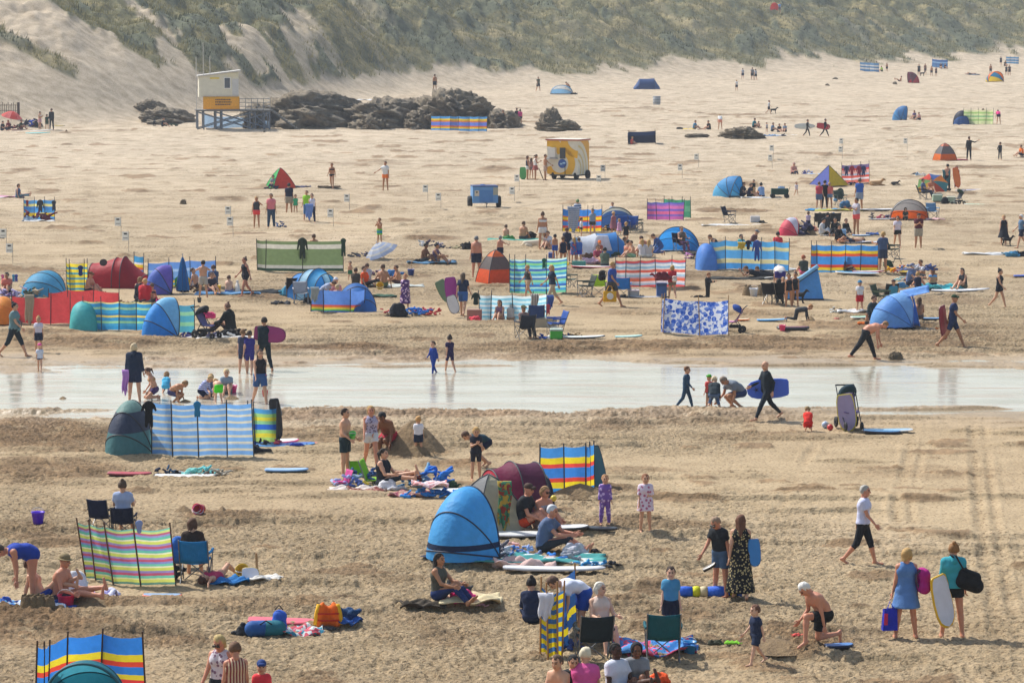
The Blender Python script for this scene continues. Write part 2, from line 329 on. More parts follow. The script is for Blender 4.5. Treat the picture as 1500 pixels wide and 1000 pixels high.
# ---------------------------------------------------------------- object helpers
def link(o, parent=None):
    col.objects.link(o)
    if parent: o.parent = parent
    return o
def tag(o, label, cat, group=None, kind=None):
    if label: o['label'] = label
    if cat: o['category'] = cat
    if group: o['group'] = group
    if kind: o['kind'] = kind
    return o
def empty(name, loc, rz=0, label=None, cat=None, group=None):
    o = bpy.data.objects.new(name, None); o.empty_display_size = .2; link(o); o.location = loc; o.rotation_euler = (0, 0, R(rz)); return tag(o, label, cat, group)
def obj(name, me, m=None, parent=None):
    o = bpy.data.objects.new(name, me); link(o, parent)
    ms = m if isinstance(m, (list, tuple)) else [m]
    if len(me.materials) == 0:
        for x in ms: me.materials.append(x)
    else:
        for i, x in enumerate(ms):
            o.material_slots[i].link = 'OBJECT'; o.material_slots[i].material = x
    return o
class MB:
    def __init__(s): s.v = []; s.f = []; s.mi = []; s.uv = []
    def add(s, v, f, mi=0, uv=None):
        k = len(s.v); s.v += [tuple(p) for p in v]; s.f += [tuple(i+k for i in q) for q in f]; s.mi += [mi]*len(f)
        s.uv += list(uv) if uv is not None else [(0, 0)]*len(v)
        return s
    def box(s, x0, x1, y0, y1, z0, z1, mi=0, rot=None, at=None):
        v = [Vector((x, y, z)) for z in (z0, z1) for y in (y0, y1) for x in (x0, x1)]
        if rot is not None: v = [rot @ p for p in v]
        if at is not None: v = [p+Vector(at) for p in v]
        return s.add(v, [(0, 2, 3, 1), (4, 5, 7, 6), (0, 1, 5, 4), (2, 6, 7, 3), (0, 4, 6, 2), (1, 3, 7, 5)], mi)
    def tube(s, pts, r, n=6, mi=0, r2=None):
        pts = [Vector(p) for p in pts]; m = len(pts); rings = []
        for i, p in enumerate(pts):
            d = (pts[min(i+1, m-1)]-pts[max(i-1, 0)]).normalized()
            a = d.orthogonal().normalized() if i == 0 else (rings_a - d*rings_a.dot(d)).normalized()
            rings_a = a; b = d.cross(a); rr = r if r2 is None else r+(r2-r)*i/(m-1)
            rings.append([p+(a*math.cos(t)+b*math.sin(t))*rr for t in [2*math.pi*j/n for j in range(n)]])
        v = [q for g in rings for q in g]; f = [(i*n+j, i*n+(j+1) % n, (i+1)*n+(j+1) % n, (i+1)*n+j) for i in range(m-1) for j in range(n)]
        f += [tuple(range(n))[::-1], tuple((m-1)*n+j for j in range(n))]
        return s.add(v, f, mi)
    def lathe(s, prof, n=16, at=(0, 0, 0), rot=None, mi=0):
        v = []; 
        for r, z in prof:
            for j in range(n):
                p = Vector((r*math.cos(2*math.pi*j/n), r*math.sin(2*math.pi*j/n), z))
                if rot is not None: p = rot @ p
                v.append(p+Vector(at))
        m = len(prof)
        return s.add(v, [(i*n+j, i*n+(j+1) % n, (i+1)*n+(j+1) % n, (i+1)*n+j) for i in range(m-1) for j in range(n)], mi)
    def grid(s, fn, nu, nv, mi=0, thick=0):
        v = []; uv = []
        for j in range(nv+1):
            for i in range(nu+1):
                v.append(Vector(fn(i/nu, j/nv))); uv.append((i/nu, j/nv))
        f = [(j*(nu+1)+i, j*(nu+1)+i+1, (j+1)*(nu+1)+i+1, (j+1)*(nu+1)+i) for j in range(nv) for i in range(nu)]
        return s.add(v, f, mi, uv)
    def mesh(s, name, smooth=False):
        me = bpy.data.meshes.new(name); me.from_pydata(s.v, [], s.f)
        if any(u != (0, 0) for u in s.uv):
            l = me.uv_layers.new(name='UVMap'); vi = np.zeros(len(me.loops), np.int32); me.loops.foreach_get('vertex_index', vi)
            l.data.foreach_set('uv', np.array(s.uv, np.float32)[vi].ravel())
        me.polygons.foreach_set('material_index', s.mi)
        me.polygons.foreach_set('use_smooth', [smooth]*len(s.f)); me.update(); return me
    def build(s, name, m, parent=None, smooth=False, solid=0):
        o = obj(name, s.mesh(name, smooth), m, parent)
        if solid: q = o.modifiers.new('thickness', 'SOLIDIFY'); q.thickness = solid; q.offset = 0
        return o
# ---------------------------------------------------------------- implicit bodies (surface nets)
def cap(a, b, ra, rb, k=.03, flat=0): return ('c', np.array(a, float), np.array(b, float), ra, rb, k, flat)
def ell(c, r, k=.02, sub=0): return ('e', np.array(c, float), np.array(r, float), max(r), max(r), k, sub)
def nets(prims, cell, cuts=()):
    pr = [p for p in prims if not (p[0] == 'e' and p[6])]
    lo = np.min([np.minimum(p[1]-(p[3] if p[0] == 'c' else p[2]), (p[2]-p[4]) if p[0] == 'c' else p[1]-p[2]) for p in pr], 0)-cell*2.5
    hi = np.max([np.maximum(p[1]+(p[3] if p[0] == 'c' else p[2]), (p[2]+p[4]) if p[0] == 'c' else p[1]+p[2]) for p in pr], 0)+cell*2.5
    n = np.ceil((hi-lo)/cell).astype(int)+1
    ax = [lo[i]+cell*np.arange(n[i]) for i in range(3)]
    D = np.full(n, .5)
    for p in prims:
        if p[0] == 'c': a, b = np.minimum(p[1]-p[3], p[2]-p[4]), np.maximum(p[1]+p[3], p[2]+p[4])
        else: a, b = p[1]-p[2], p[1]+p[2]
        mg = p[5]+cell*2.5
        i0 = np.clip(np.floor((a-mg-lo)/cell).astype(int), 0, n-1); i1 = np.clip(np.ceil((b+mg-lo)/cell).astype(int)+1, 1, n)
        sl = tuple(slice(i0[i], i1[i]) for i in range(3))
        X, Y, Z = np.meshgrid(ax[0][sl[0]], ax[1][sl[1]], ax[2][sl[2]], indexing='ij', sparse=True)
        if p[0] == 'c':
            ba = p[2]-p[1]; L2 = max(ba @ ba, 1e-9)
            t = ((X-p[1][0])*ba[0]+(Y-p[1][1])*ba[1]+(Z-p[1][2])*ba[2])/L2; h = np.clip(t, 0, 1)
            d = np.sqrt((X-p[1][0]-h*ba[0])**2+(Y-p[1][1]-h*ba[1])**2+(Z-p[1][2]-h*ba[2])**2)-(p[3]+(p[4]-p[3])*h)
            if p[6]: d = np.maximum(d, (t-1)*math.sqrt(L2))
        else:
            q = np.sqrt(((X-p[1][0])/p[2][0])**2+((Y-p[1][1])/p[2][1])**2+((Z-p[1][2])/p[2][2])**2); d = (q-1)*min(p[2])
        k = p[5]; o = D[sl]
        if p[0] == 'e' and p[6]:
            D[sl] = np.maximum(o, -d); continue
        if k > 0:
            h = np.clip(.5+.5*(o-d)/k, 0, 1); D[sl] = o*(1-h)+d*h-k*h*(1-h)
        else: D[sl] = np.minimum(o, d)
    if cuts:
        X, Y, Z = np.meshgrid(*ax, indexing='ij', sparse=True)
        for pt, nn in cuts: D = np.maximum(D, (X-pt[0])*nn[0]+(Y-pt[1])*nn[1]+(Z-pt[2])*nn[2])
    ins = D < 0
    s = sum(ins[i:n[0]-1+i, j:n[1]-1+j, k:n[2]-1+k].astype(np.int8) for i in (0, 1) for j in (0, 1) for k in (0, 1))
    act = np.argwhere((s > 0) & (s < 8)); idx = np.full(s.shape, -1); idx[tuple(act.T)] = np.arange(len(act))
    P = np.zeros((len(act), 3)); cnt = np.zeros(len(act))
    for e in range(3):
        o1, o2 = [q for q in range(3) if q != e]
        for i in (0, 1):
            for j in (0, 1):
                c0 = act.copy(); c0[:, o1] += i; c0[:, o2] += j; c1 = c0.copy(); c1[:, e] += 1
                d0 = D[tuple(c0.T)]; d1 = D[tuple(c1.T)]; m = (d0 < 0) != (d1 < 0)
                t = np.where(m, d0/np.where(d0 == d1, 1, d0-d1), 0)
                q = (c0-act).astype(float); q[:, e] += t; P[m] += q[m]; cnt[m] += 1
    V = lo+(act+P/np.maximum(cnt, 1)[:, None])*cell
    fs = []
    for e in range(3):
        o1, o2 = (e+1) % 3, (e+2) % 3
        A = np.take(ins, range(n[e]-1), e); B = np.take(ins, range(1, n[e]), e)
        for sg, m in ((0, A & ~B), (1, ~A & B)):
            g = np.argwhere(m); g = g[(g[:, o1] > 0) & (g[:, o2] > 0) & (g[:, o1] < n[o1]-1) & (g[:, o2] < n[o2]-1)]
            def cc(a, b): h = g.copy(); h[:, o1] += a; h[:, o2] += b; return idx[tuple(h.T)]
            q = [cc(-1, -1), cc(0, -1), cc(0, 0), cc(-1, 0)]
            fs.append(np.stack(q if sg == 0 else q[::-1], -1))
    Fc = np.concatenate(fs); Fc = Fc[(Fc >= 0).all(1)]
    return V, Fc
def Rx(a): c, s = math.cos(R(a)), math.sin(R(a)); return np.array([[1, 0, 0], [0, c, -s], [0, s, c]])
def Ry(a): c, s = math.cos(R(a)), math.sin(R(a)); return np.array([[c, 0, s], [0, 1, 0], [-s, 0, c]])
def Rz(a): c, s = math.cos(R(a)), math.sin(R(a)); return np.array([[c, -s, 0], [s, c, 0], [0, 0, 1]])
# head in its own frame: origin = skull centre, face towards -Y
def head_mesh(cell):
    pr = [ell((0, .008, .03), (.077, .095, .088), .02), cap((0, -.035, -.03), (0, -.05, -.085), .058, .032, .03), cap((-.03, -.02, -.05), (.03, -.02, -.05), .045, .045, .03),
          cap((0, -.09, .012), (0, -.108, -.022), .010, .015, .012), cap((-.03, -.083, .03), (.03, -.083, .03), .012, .012, .015),
          cap((-.018, -.086, -.058), (.018, -.086, -.058), .009, .009, .008), ell((-.078, .01, -.002), (.012, .02, .033), .008), ell((.078, .01, -.002), (.012, .02, .033), .008),
          ell((-.031, -.094, .008), (.016, .012, .010), .0, 1), ell((.031, -.094, .008), (.016, .012, .010), .0, 1), cap((0, .02, -.04), (0, .03, -.14), .05, .052, .03)]
    V, Fc = nets(pr, cell); c = V[Fc].mean(1); mi = np.zeros(len(Fc), int)
    eye = (np.abs(np.abs(c[:, 0])-.031) < .015) & (np.abs(c[:, 2]-.008) < .009) & (c[:, 1] < -.06)
    brow = (np.abs(np.abs(c[:, 0])-.031) < .020) & (np.abs(c[:, 2]-.034) < .006) & (c[:, 1] < -.06)
    lip = (np.abs(c[:, 0]) < .025) & (np.abs(c[:, 2]+.059) < .007) & (c[:, 1] < -.07)
    mi[eye | brow] = 1; mi[lip] = 2
    return V, Fc, mi
# hand: wrist at origin, fingers run down -Z, palm faces +X (left hand), thumb on the -Y side
def hand_mesh(cell):
    pr = [cap((0, -.022, -.04), (0, -.024, -.085), .017, .014, .012), cap((0, 0, -.02), (0, 0, -.085), .020, .016, .012), cap((0, .022, -.04), (0, .022, -.08), .016, .013, .012)]
    for y, L, cu in ((-.030, .068, .15), (-.010, .078, .22), (.010, .072, .30), (.028, .056, .40)):
        p = np.array([0, y, -.088]); a = cu
        for j in range(3):
            q = p+np.array([math.sin(a)*-.9, 0, -math.cos(a)])*L*(.45, .32, .23)[j]; pr.append(cap(p, q, .0095-.001*j, .009-.001*j, .004)); p = q; a += cu*1.3
    pr += [cap((-.004, -.022, -.03), (-.016, -.052, -.062), .013, .0105, .01), cap((-.016, -.052, -.062), (-.022, -.060, -.098), .0105, .0085, .005)]
    return nets(pr, cell)
_G = {}
def cached(k, fn, *a):
    if k not in _G: _G[k] = fn(*a)
    return _G[k]
POSE = {
 'stand': dict(al=4, ar=4, sl=3, sr=6, bl=9, br=9, el=12, er=14),
 'walk': dict(hl=19, hr=-15, kl=5, kr=24, sl=-22, sr=24, bl=7, br=7, el=16, er=22, lean=3),
 'stride': dict(hl=25, hr=-21, kl=4, kr=20, sl=-26, sr=28, bl=8, br=8, el=14, er=24, lean=4),
 'hips': dict(al=6, ar=6, bl=38, br=38, tl=70, tr=70, el=88, er=88, sl=-10, sr=-10),
 'phone': dict(sl=28, sr=28, el=95, er=95, tl=35, tr=35, bl=6, br=6, hd=22),
 'shade': dict(sl=60, bl=40, el=130, tl=30, br=10, er=15),
 'bend': dict(lean=78, hl=8, hr=2, kl=4, kr=8, sl=82, sr=70, bl=6, br=6, el=10, er=14, hd=-5, al=5, ar=5, rp=8),
 'sit': dict(rp=-12, lean=26, hl=112, hr=106, kl=80, kr=68, al=6, ar=8, sl=45, sr=40, el=42, er=45, bl=5, br=6, tl=20, tr=20, hd=6),
 'long': dict(rp=-18, lean=16, hl=102, hr=98, kl=12, kr=20, al=5, ar=6, sl=20, sr=14, el=20, er=20, bl=14, br=12, hd=4),
 'lean': dict(rp=-28, lean=6, hl=96, hr=108, kl=10, kr=50, al=5, ar=6, sl=-30, sr=-34, el=6, er=6, bl=16, br=16, hd=14),
 'cross': dict(rp=-4, lean=22, hl=78, hr=78, kl=112, kr=112, al=46, ar=46, sl=32, sr=30, el=60, er=55, bl=6, br=6, tl=35, tr=35, hd=16, crossed=1),
 'chair': dict(rp=-10, lean=4, hl=86, hr=84, kl=76, kr=72, al=5, ar=5, sl=25, sr=25, el=62, er=62, bl=12, br=12, tl=10, tr=10, hd=8),
 'squat': dict(rp=18, lean=34, hl=100, hr=96, kl=128, kr=124, al=16, ar=16, sl=55, sr=60, el=30, er=30, bl=6, br=6, hd=4),
 'kneel': dict(rp=0, lean=26, hl=92, hr=4, kl=84, kr=98, al=8, ar=4, sl=45, sr=60, el=55, er=20, bl=6, br=6, hd=12),
 'kneels': dict(rp=12, lean=30, hl=62, hr=62, kl=140, kr=140, al=8, ar=8, sl=50, sr=46, el=35, er=35, bl=6, br=6, hd=14),
 'crawl': dict(rp=72, lean=10, hl=64, hr=56, kl=88, kr=84, al=5, ar=5, sl=92, sr=84, el=4, er=8, hd=-30),
 'lieb': dict(rp=-88, lean=2, hl=4, hr=30, kl=4, kr=60, sl=6, sr=170, el=15, er=30, bl=10, br=14, al=5, ar=5),
 'lief': dict(rp=86, lean=-16, hl=0, hr=0, kl=4, kr=8, sl=120, sr=116, el=100, er=96, bl=12, br=12, hd=-34, al=5, ar=5),
}
def fk(pose, g, kid, fat, **ov):
    q = dict(lean=0, side=0, rp=0, hl=0, hr=0, kl=0, kr=0, al=3, ar=3, sl=0, sr=0, bl=6, br=6, tl=0, tr=0, el=8, er=8, hd=0, ht=0, crossed=0); q.update(POSE[pose]); q.update(ov)
    R0 = Rx(q['rp']); Rt = R0 @ Ry(q['side']) @ Rx(q['lean']); J = {}
    J['pel'] = np.zeros(3); J['Rt'] = Rt; J['R0'] = R0
    up = Rt[:, 2]*g; rt = Rt[:, 0]*g; fw = -Rt[:, 1]*g
    J['waist'] = R0[:, 2]*g*.08+up*.08; J['chest'] = J['waist']+up*.20; J['neck'] = J['chest']+up*.14
    Rh = Rt @ Rx(q['hd']-.4*q['lean']*(1 if q['lean'] < 40 else .3)) @ Rz(q['ht']); hs = (.52+.48*g)  # children have larger heads
    J['Rh'] = Rh; J['hs'] = hs; J['head'] = J['neck']+up*.035+Rh[:, 2]*hs*.125-Rh[:, 1]*hs*.012
    for s, n in ((1, 'l'), (-1, 'r')):
        J['hip'+n] = R0 @ np.array([s*.088, 0, -.02])*g
        Rl = R0 @ Ry(-s*q['a'+n]) @ Rx(-q['h'+n])
        if q['crossed']: Rl = R0 @ Rx(-q['h'+n]) @ Ry(-s*q['a'+n]) @ Rz(s*-62)
        J['kn'+n] = J['hip'+n]-Rl[:, 2]*.43*g; Rs = Rl @ Rx(q['k'+n]); J['an'+n] = J['kn'+n]-Rs[:, 2]*.42*g
        fl = Rs @ Rx(q.get('f'+n, 0))
        fdir = -fl[:, 1]
        if pose in ('walk', 'stride', 'stand', 'squat', 'chair', 'bend', 'hips', 'phone', 'shade', 'sit', 'long', 'lean', 'kneel'):
            if n == 'l' or pose != 'kneel':
                fdir = fdir.copy(); fdir[2] = min(fdir[2], .75) if pose in ('long', 'lean', 'sit') else (-.05 if q['k'+n] < 15 or pose in ('chair', 'squat') else -.5)
                fdir /= np.linalg.norm(fdir)
        J['to'+n] = J['an'+n]+fdir*.16*g-Rs[:, 2]*.045*g; J['he'+n] = J['an'+n]-fdir*.035*g-Rs[:, 2]*.045*g
        J['sh'+n] = J['chest']+up*.082+rt*s*(.155 if kid < .5 else .14)
        Ra = Rt @ Rx(-q['s'+n]) @ Ry(-s*q['b'+n]) @ Rz(-s*q['t'+n])
        J['elb'+n] = J['sh'+n]-Ra[:, 2]*.28*g; Rf = Ra @ Rx(-q['e'+n]); J['wr'+n] = J['elb'+n]-Rf[:, 2]*.25*g; J['Rf'+n] = Rf
    return J
def body_prims(J, g, fat, sex, o=0., parts='tlahf', frac=1., kk=.03):
    """o = cloth offset. parts: t torso, l legs, a arms, h neck, f feet"""
    P = []; rt = J['Rt'][:, 0]*g; fw = -J['Rt'][:, 1]*g; r0 = J['R0'][:, 0]*g; f = fat*g; up = J['Rt'][:, 2]*g
    if 't' in parts:
        w = (.088 if sex == 'f' else .098)*f+o; hp = (.118 if sex == 'f' else .108)*f+o
        for s in (1, -1):
            P += [cap(J['pel']+r0*s*.065, J['waist']+rt*s*.055, hp, w, .05), cap(J['waist']+rt*s*.055, J['chest']+rt*s*.075, w, .104*f+o, .05), cap(J['chest']+rt*s*.07, J['chest']+up*.07+rt*s*.06, .10*f+o, .085*f+o, .05)]
        P += [cap(J['shl'], J['shr'], .054*g+o, .054*g+o, .04)]+[cap(J['neck'], J['sh'+n]*.8+J['neck']*.2, .045*g+o, .042*g+o, .03) for n in 'lr']
        if sex == 'f': P += [cap(J['chest']+fw*.07+rt*s*.075-up*.0, J['chest']+fw*.075+rt*s*.075-up*.015, .058*f+o, .058*f+o, .03) for s in (1, -1)]
        if fat > 1.15: P += [cap(J['waist']+fw*.05, J['waist']+fw*.06-up*.06, .115*f+o, .12*f+o, .06)]
    for n in 'lr':
        if 'l' in parts or 's' in parts:
            t = .086*f+o; kn = .058*g*(.6+.4*fat)+o
            if 's' in parts:
                P += [cap(J['hip'+n], J['hip'+n]+(J['kn'+n]-J['hip'+n])*frac, t, t+(kn-t)*frac+(.012 if o > .012 else 0), .03, 1)]
            else:
                P += [cap(J['hip'+n], J['kn'+n], t, kn, .03)]
                e = J['kn'+n]+(J['an'+n]-J['kn'+n])*frac
                mid = J['kn'+n]+(J['an'+n]-J['kn'+n])*.3
                if frac < 1: P += [cap(J['kn'+n], e, kn-.003, .046*g+o, .02, 1)]
                else: P += [cap(J['kn'+n], mid, kn-.003, .056*g+o, .02), cap(mid, J['an'+n], .056*g+o, .036*g+o, .02, 1 if o > 0 else 0)]
        if 'f' in parts: P += [cap(J['he'+n], J['to'+n], .034*g+o, .026*g+o, .02), cap(J['an'+n], J['he'+n], .034*g+o, .03*g+o, .02)]
        if 'a' in parts or 'v' in parts:
            fr = frac if 'v' in parts else 1
            ra, rb = .047*g*(.5+.5*fat)+o, .037*g+o
            P += [cap(J['sh'+n], J['sh'+n]+(J['elb'+n]-J['sh'+n])*fr, ra, ra+(rb-ra)*fr+(.01 if fr < 1 and o > .01 else 0), .025, 1 if fr < 1 else 0)]
            if fr >= 1: P += [cap(J['elb'+n], J['wr'+n], .038*g+o, .025*g+o, .015, 1 if o > 0 else 0)]
    if 'h' in parts: P += [cap(J['neck']-up*.03, J['head']-J['Rh'][:, 2]*J['hs']*.05, .056*g+o, .05*J['hs']+o, .03)]
    return P
TOPS = {'tee': ('shirt', 'tv', .016, .6), 'long': ('sweater', 'ta', .018, 1.), 'tank': ('vest_top', 't', .012, 1), 'band': ('bikini_top', 't', .006, 1), 'suit': ('swimsuit', 't', .006, 1), 'dress': ('dress', 't', .014, 1), 'tdress': ('dress', 'tv', .015, .6),
        'wet': ('wetsuit', 'tal', .007, 1.), 'shorty': ('wetsuit', 'tvs', .007, .65), 'robe': ('towelling_robe', 'tv', .03, .9), 'hoodie': ('hooded_sweater', 'ta', .026, 1.), 'vest': ('life_jacket', 't', .04, 1)}
BOTS = {'shorts': ('shorts', 's', .022, .72), 'brief': ('swim_briefs', 's', .007, .10), 'short': ('shorts', 's', .018, .42), 'jeans': ('trousers', 'l', .016, 1), 'crop': ('cropped_trousers', 'l', .012, .35), 'skirt': ('skirt', 'k', .02, 0)}
HAIRS = {}
def hair_prims(st):
    c = ell((0, .018, .038), (.084, .096, .09), .02)
    base = [c, cap((-.05, .05, .0), (.05, .05, .0), .045, .045, .03)]
    cut = [((0, -.066, .055), (0, -.88, -.47))]
    if st == 'short': return base, cut
    if st == 'bob': return base+[cap((s*.06, .03, .0), (s*.062, .03, -.075), .034, .03, .03) for s in (1, -1)]+[cap((-.04, .06, -.02), (.04, .06, -.08), .045, .04, .03)], cut
    if st == 'long': return base+[cap((s*.055, .035, .0), (s*.06, .05, -.16), .036, .034, .03) for s in (1, -1)]+[cap((-.0, .075, -.02), (0, .10, -.26), .05, .04, .04)], cut
    if st == 'pony': return base+[cap((0, .10, .04), (0, .135, .0), .024, .028, .02), cap((0, .135, .0), (0, .12, -.17), .028, .014, .02)], cut
    if st == 'bun': return base+[ell((0, .075, .13), (.038, .038, .038), .01)], cut
    if st == 'hat': return [ell((0, .01, .07), (.088, .10, .075), .01), cap((0, 0, .047), (0, 0, .05), .03, .03, 0), ('c', np.array((0, 0, .035)), np.array((0, 0, .05)), .15, .145, .0, 1)], [((0, 0, .035), (0, 0, -1))]
    if st == 'cap': return [ell((0, .012, .05), (.088, .10, .085), .01), cap((-.03, -.10, .045), (.03, -.10, .045), .042, .042, .01)], [((0, 0, .03), (0, 0, -1))]
    if st == 'hood': return [ell((0, .02, .02), (.10, .11, .115), .01), cap((0, .05, -.06), (0, .06, -.12), .08, .08, .03)], [((0, -.05, .03), (0, -1, .1))]
    return base, cut
GAL = dict()
def person(px, py, f, pose, H, top, bot, hair, label, skin='fair', sex='f', fat=1., hold=None, group='people on the beach', z=0, **ov):
    """px,py = photo pixel of the feet (or seat); f = facing: 0 camera, 90 right, 180 away, -90 left"""
    X, Y = gxy(px, py); zz = gz(X, Y)+z; s = F/Y
    if H > 3: H = (py-H)/s/(1.0 if pose != 'stride' else .97)
    if sex == 'm' and fat == 1.: fat = 1.06
    near = s > 52; mids = s > 30
    g = H/1.72; kid = 1 if H < 1.45 else 0
    J = fk(pose, g, kid, fat, **ov)
    cell = (.020 if near else (.026 if mids else .034))*max(.62, g)
    bp = body_prims(J, g, fat, sex, 0, 'tlahf')
    zmin = min(min(p[1][2]-p[3], p[2][2]-p[4]) for p in bp)
    cx = .5*(J['hel'][0]+J['her'][0]); cy = .5*(J['hel'][1]+J['her'][1])
    if pose in ('sit', 'long', 'lean', 'cross', 'lieb', 'lief', 'chair', 'kneels', 'crawl'): cx, cy = 0, 0
    sh = np.array([cx, cy, zmin]); RZ = Rz(f)
    root = bpy.data.objects.new('person', None); link(root); root.empty_display_size = .2
    root.location = (X, Y, zz-.015); root.rotation_euler = (0, 0, R(f))
    tag(root, label, 'person', group)
    def fin(V): return V-sh
    V, Fc = nets(bp, cell); V = fin(V); mi = np.zeros(len(Fc), int)
    hv, hf, hm = cached(('head', near, mids), head_mesh, .008 if near else (.011 if mids else .016))
    hV = fin(J['head']+(hv*J['hs']) @ J['Rh'].T)
    VV = [V, hV]; FF = [Fc, hf+len(V)]; MM = [mi, hm]; k = len(V)+len(hV)
    hd, hdf = cached(('hand', near, mids), hand_mesh, .0065 if near else (.009 if mids else .013))
    for n, sg in (('l', 1), ('r', -1)):
        h = hd.copy()*g*1.02; ff = hdf
        h[:, 0] *= -sg
        ff = hdf[:, ::-1] if sg > 0 else hdf
        h = h @ Rz(-sg*0).T
        VV.append(fin(J['wr'+n]+h @ J['Rf'+n].T)); FF.append(ff+k); MM.append(np.zeros(len(ff), int)); k += len(h)
    me = np_mesh('body', np.concatenate(VV), np.concatenate(FF), np.concatenate(MM))
    hairc = hair.split('/')[1] if '/' in hair else 'brown'
    lipc = mat('a8584c' if skin not in ('dark',) else '6a3a34', .5, kind='lip')
    b = obj('body', me, [skin_mat(skin), mat('2a1c14', .6, kind='brow'), lipc], root)
    up = J['Rt'][:, 2]; fw = -J['Rt'][:, 1]
    def garment(name, prims, c, cuts=(), cl=1.):
        v, q = nets(prims, cell*cl, cuts)
        if len(q) == 0: return None
        return obj(name, np_mesh(name, fin(v), q), mat(c, .85), root)
    if top:
        st, c = top.split('/'); nm, parts, o, fr = TOPS[st]; o *= max(.8, g)
        fr_ = {'shorty': .62}.get(st, fr)
        if st == 'shorty': P = body_prims(J, g, fat, sex, o, 'tv', .6)+body_prims(J, g, fat, sex, o, 's', .72)
        else: P = body_prims(J, g, fat, sex, o, parts.replace('t', 't') if 'v' in parts or 't' in parts else parts, fr_)
        neckcut = [(J['neck']+up*(.03*g), up)]
        cuts = list(neckcut)
        if st in ('tee', 'long', 'hoodie', 'tank', 'vest', 'band'): cuts.append((J['pel']-J['R0'][:, 2]*.03*g, -J['R0'][:, 2]))
        if st == 'band': cuts = [(J['chest']+up*.055*g, up), (J['chest']-up*.055*g, -up)]
        if st in ('tank', 'suit', 'dress', 'vest'):
            P = [p for i, p in enumerate(P) if not ((abs(p[3]-(.054*g+o)) < 1e-9 and abs(p[4]-(.054*g+o)) < 1e-9) or abs(p[3]-(.045*g+o)) < 1e-9)]
            if st == 'vest': pass
            for s_ in (1, -1):
                a = J['Rt'][:, 0]*s_*.075*g
                P.append(cap(J['chest']+a+up*.05*g, J['chest']+a+up*.135*g, .06*g+o, .03*g+o, .02))
        if st == 'suit': P = P+body_prims(J, g, fat, sex, o, 's', .08)
        hem = ov.get('hem', .55)
        if st in ('dress', 'tdress', 'robe'):
            kn = .5*(J['knl']+J['knr']); an = .5*(J['anl']+J['anr'])
            sl_ = {'dress': .62, 'tdress': .55, 'robe': .95}[st] if 'hemL' not in GAL else GAL['hemL']
            if hem > 1: e = kn+(an-kn)*(hem-1); sl_ = None
            else: e = J['pel']+(kn-J['pel'])*hem
            spread = max(np.linalg.norm(J['knl']-J['knr'])*.5*min(hem, 1.), .06*g)
            P.append(cap(J['pel'], e, .145*g*fat+o, spread+.125*g*fat+o+(.03 if st == 'dress' else .0), .04, 1))
            for n in 'lr':
                eh = J['hip'+n]+(J['kn'+n]-J['hip'+n])*min(hem, 1)
                P.append(cap(J['hip'+n], eh, .10*g*fat+o, .085*g*fat+o+.02, .05, 1))
        if st == 'robe': pass
        garment(nm, P, c, cuts)
        if st == 'hoodie': garment('hood', [cap(J['neck']-fw*.05*g+up*.01, J['neck']-fw*.085*g-up*.03, .075*g, .07*g, .02), cap(J['neck']+J['Rt'][:, 0]*.06*g-fw*.02, J['neck']-J['Rt'][:, 0]*.06*g-fw*.02, .05*g, .05*g, .03)], c)
    if bot:
        st, c = bot.split('/'); nm, parts, o, fr = BOTS[st]; o *= max(.8, g); r0u = J['R0'][:, 2]
        hp = (.118 if sex == 'f' else .108)*fat*g+o
        rr = J['R0'][:, 0]*g
        P = [cap(J['pel']+rr*s_*.065, J['waist']*.4+rr*s_*.062, hp, hp-.012, .05) for s_ in (1, -1)]
        if parts == 'k':
            kn = .5*(J['knl']+J['knr']); P.append(cap(J['pel'], J['pel']+(kn-J['pel'])*ov.get('hem', .6), hp, hp+.10*g, .04, 1))
        else: P += body_prims(J, g, fat, sex, o, parts, fr)
        garment(nm, P, c, [(J['pel']+J['R0'][:, 2]*(.075 if st != 'brief' else .045)*g, r0u)])
    if hair and not hair.startswith('bald'):
        for hh in hair.split('+'):
            st, c = hh.split('/')
            hp_, hc = hair_prims(st)
            v, q = cached(('hair', st, near, mids), nets, hp_, .009 if near else .014, hc)
            if st not in ('hat', 'cap', 'hood'):
                w_ = fbm(v[:, 0]*38+v[:, 1]*26+3, v[:, 2]*9, 2, 2)-.5; nn_ = v/np.maximum(np.linalg.norm(v, axis=1), .03)[:, None]; v = v+nn_*w_[:, None]*.022
            nm = {'hat': 'sun_hat', 'cap': 'cap', 'hood': 'hood'}.get(st, 'hair')
            obj(nm, np_mesh(nm, fin(J['head']+(v*J['hs']*1.02) @ J['Rh'].T), q), mat(c, .8, kind='hair' if nm == 'hair' else 'cloth'), root)
    if ov.get('shades'):
        mbx = MB()
        Rm = Matrix(J['Rh'].tolist()); c0 = Vector(fin(J['head']))
        for s_ in (1, -1): mbx.box(s_*.033-.026, s_*.033+.026, -.112, -.098, -.010, .024, rot=Rm, at=c0)
        mbx.box(-.01, .01, -.111, -.103, .008, .016, rot=Rm, at=c0)
        mbx.build('sunglasses', mat('black', .2, kind='plastic'), root)
    GAL['J'] = J; GAL['root'] = root; GAL['sh'] = sh
    return root
def gz(X, Y):
    ys, tt, half, Z = TER[:4]
    j = int(np.clip(np.searchsorted(ys, Y)-1, 0, len(ys)-2)); hw = half[j]; i = int(np.clip(np.searchsorted(tt, X/hw)-1, 0, len(tt)-2))
    return float(np.median(Z[max(j-1, 0):j+3, max(i-1, 0):i+3]))
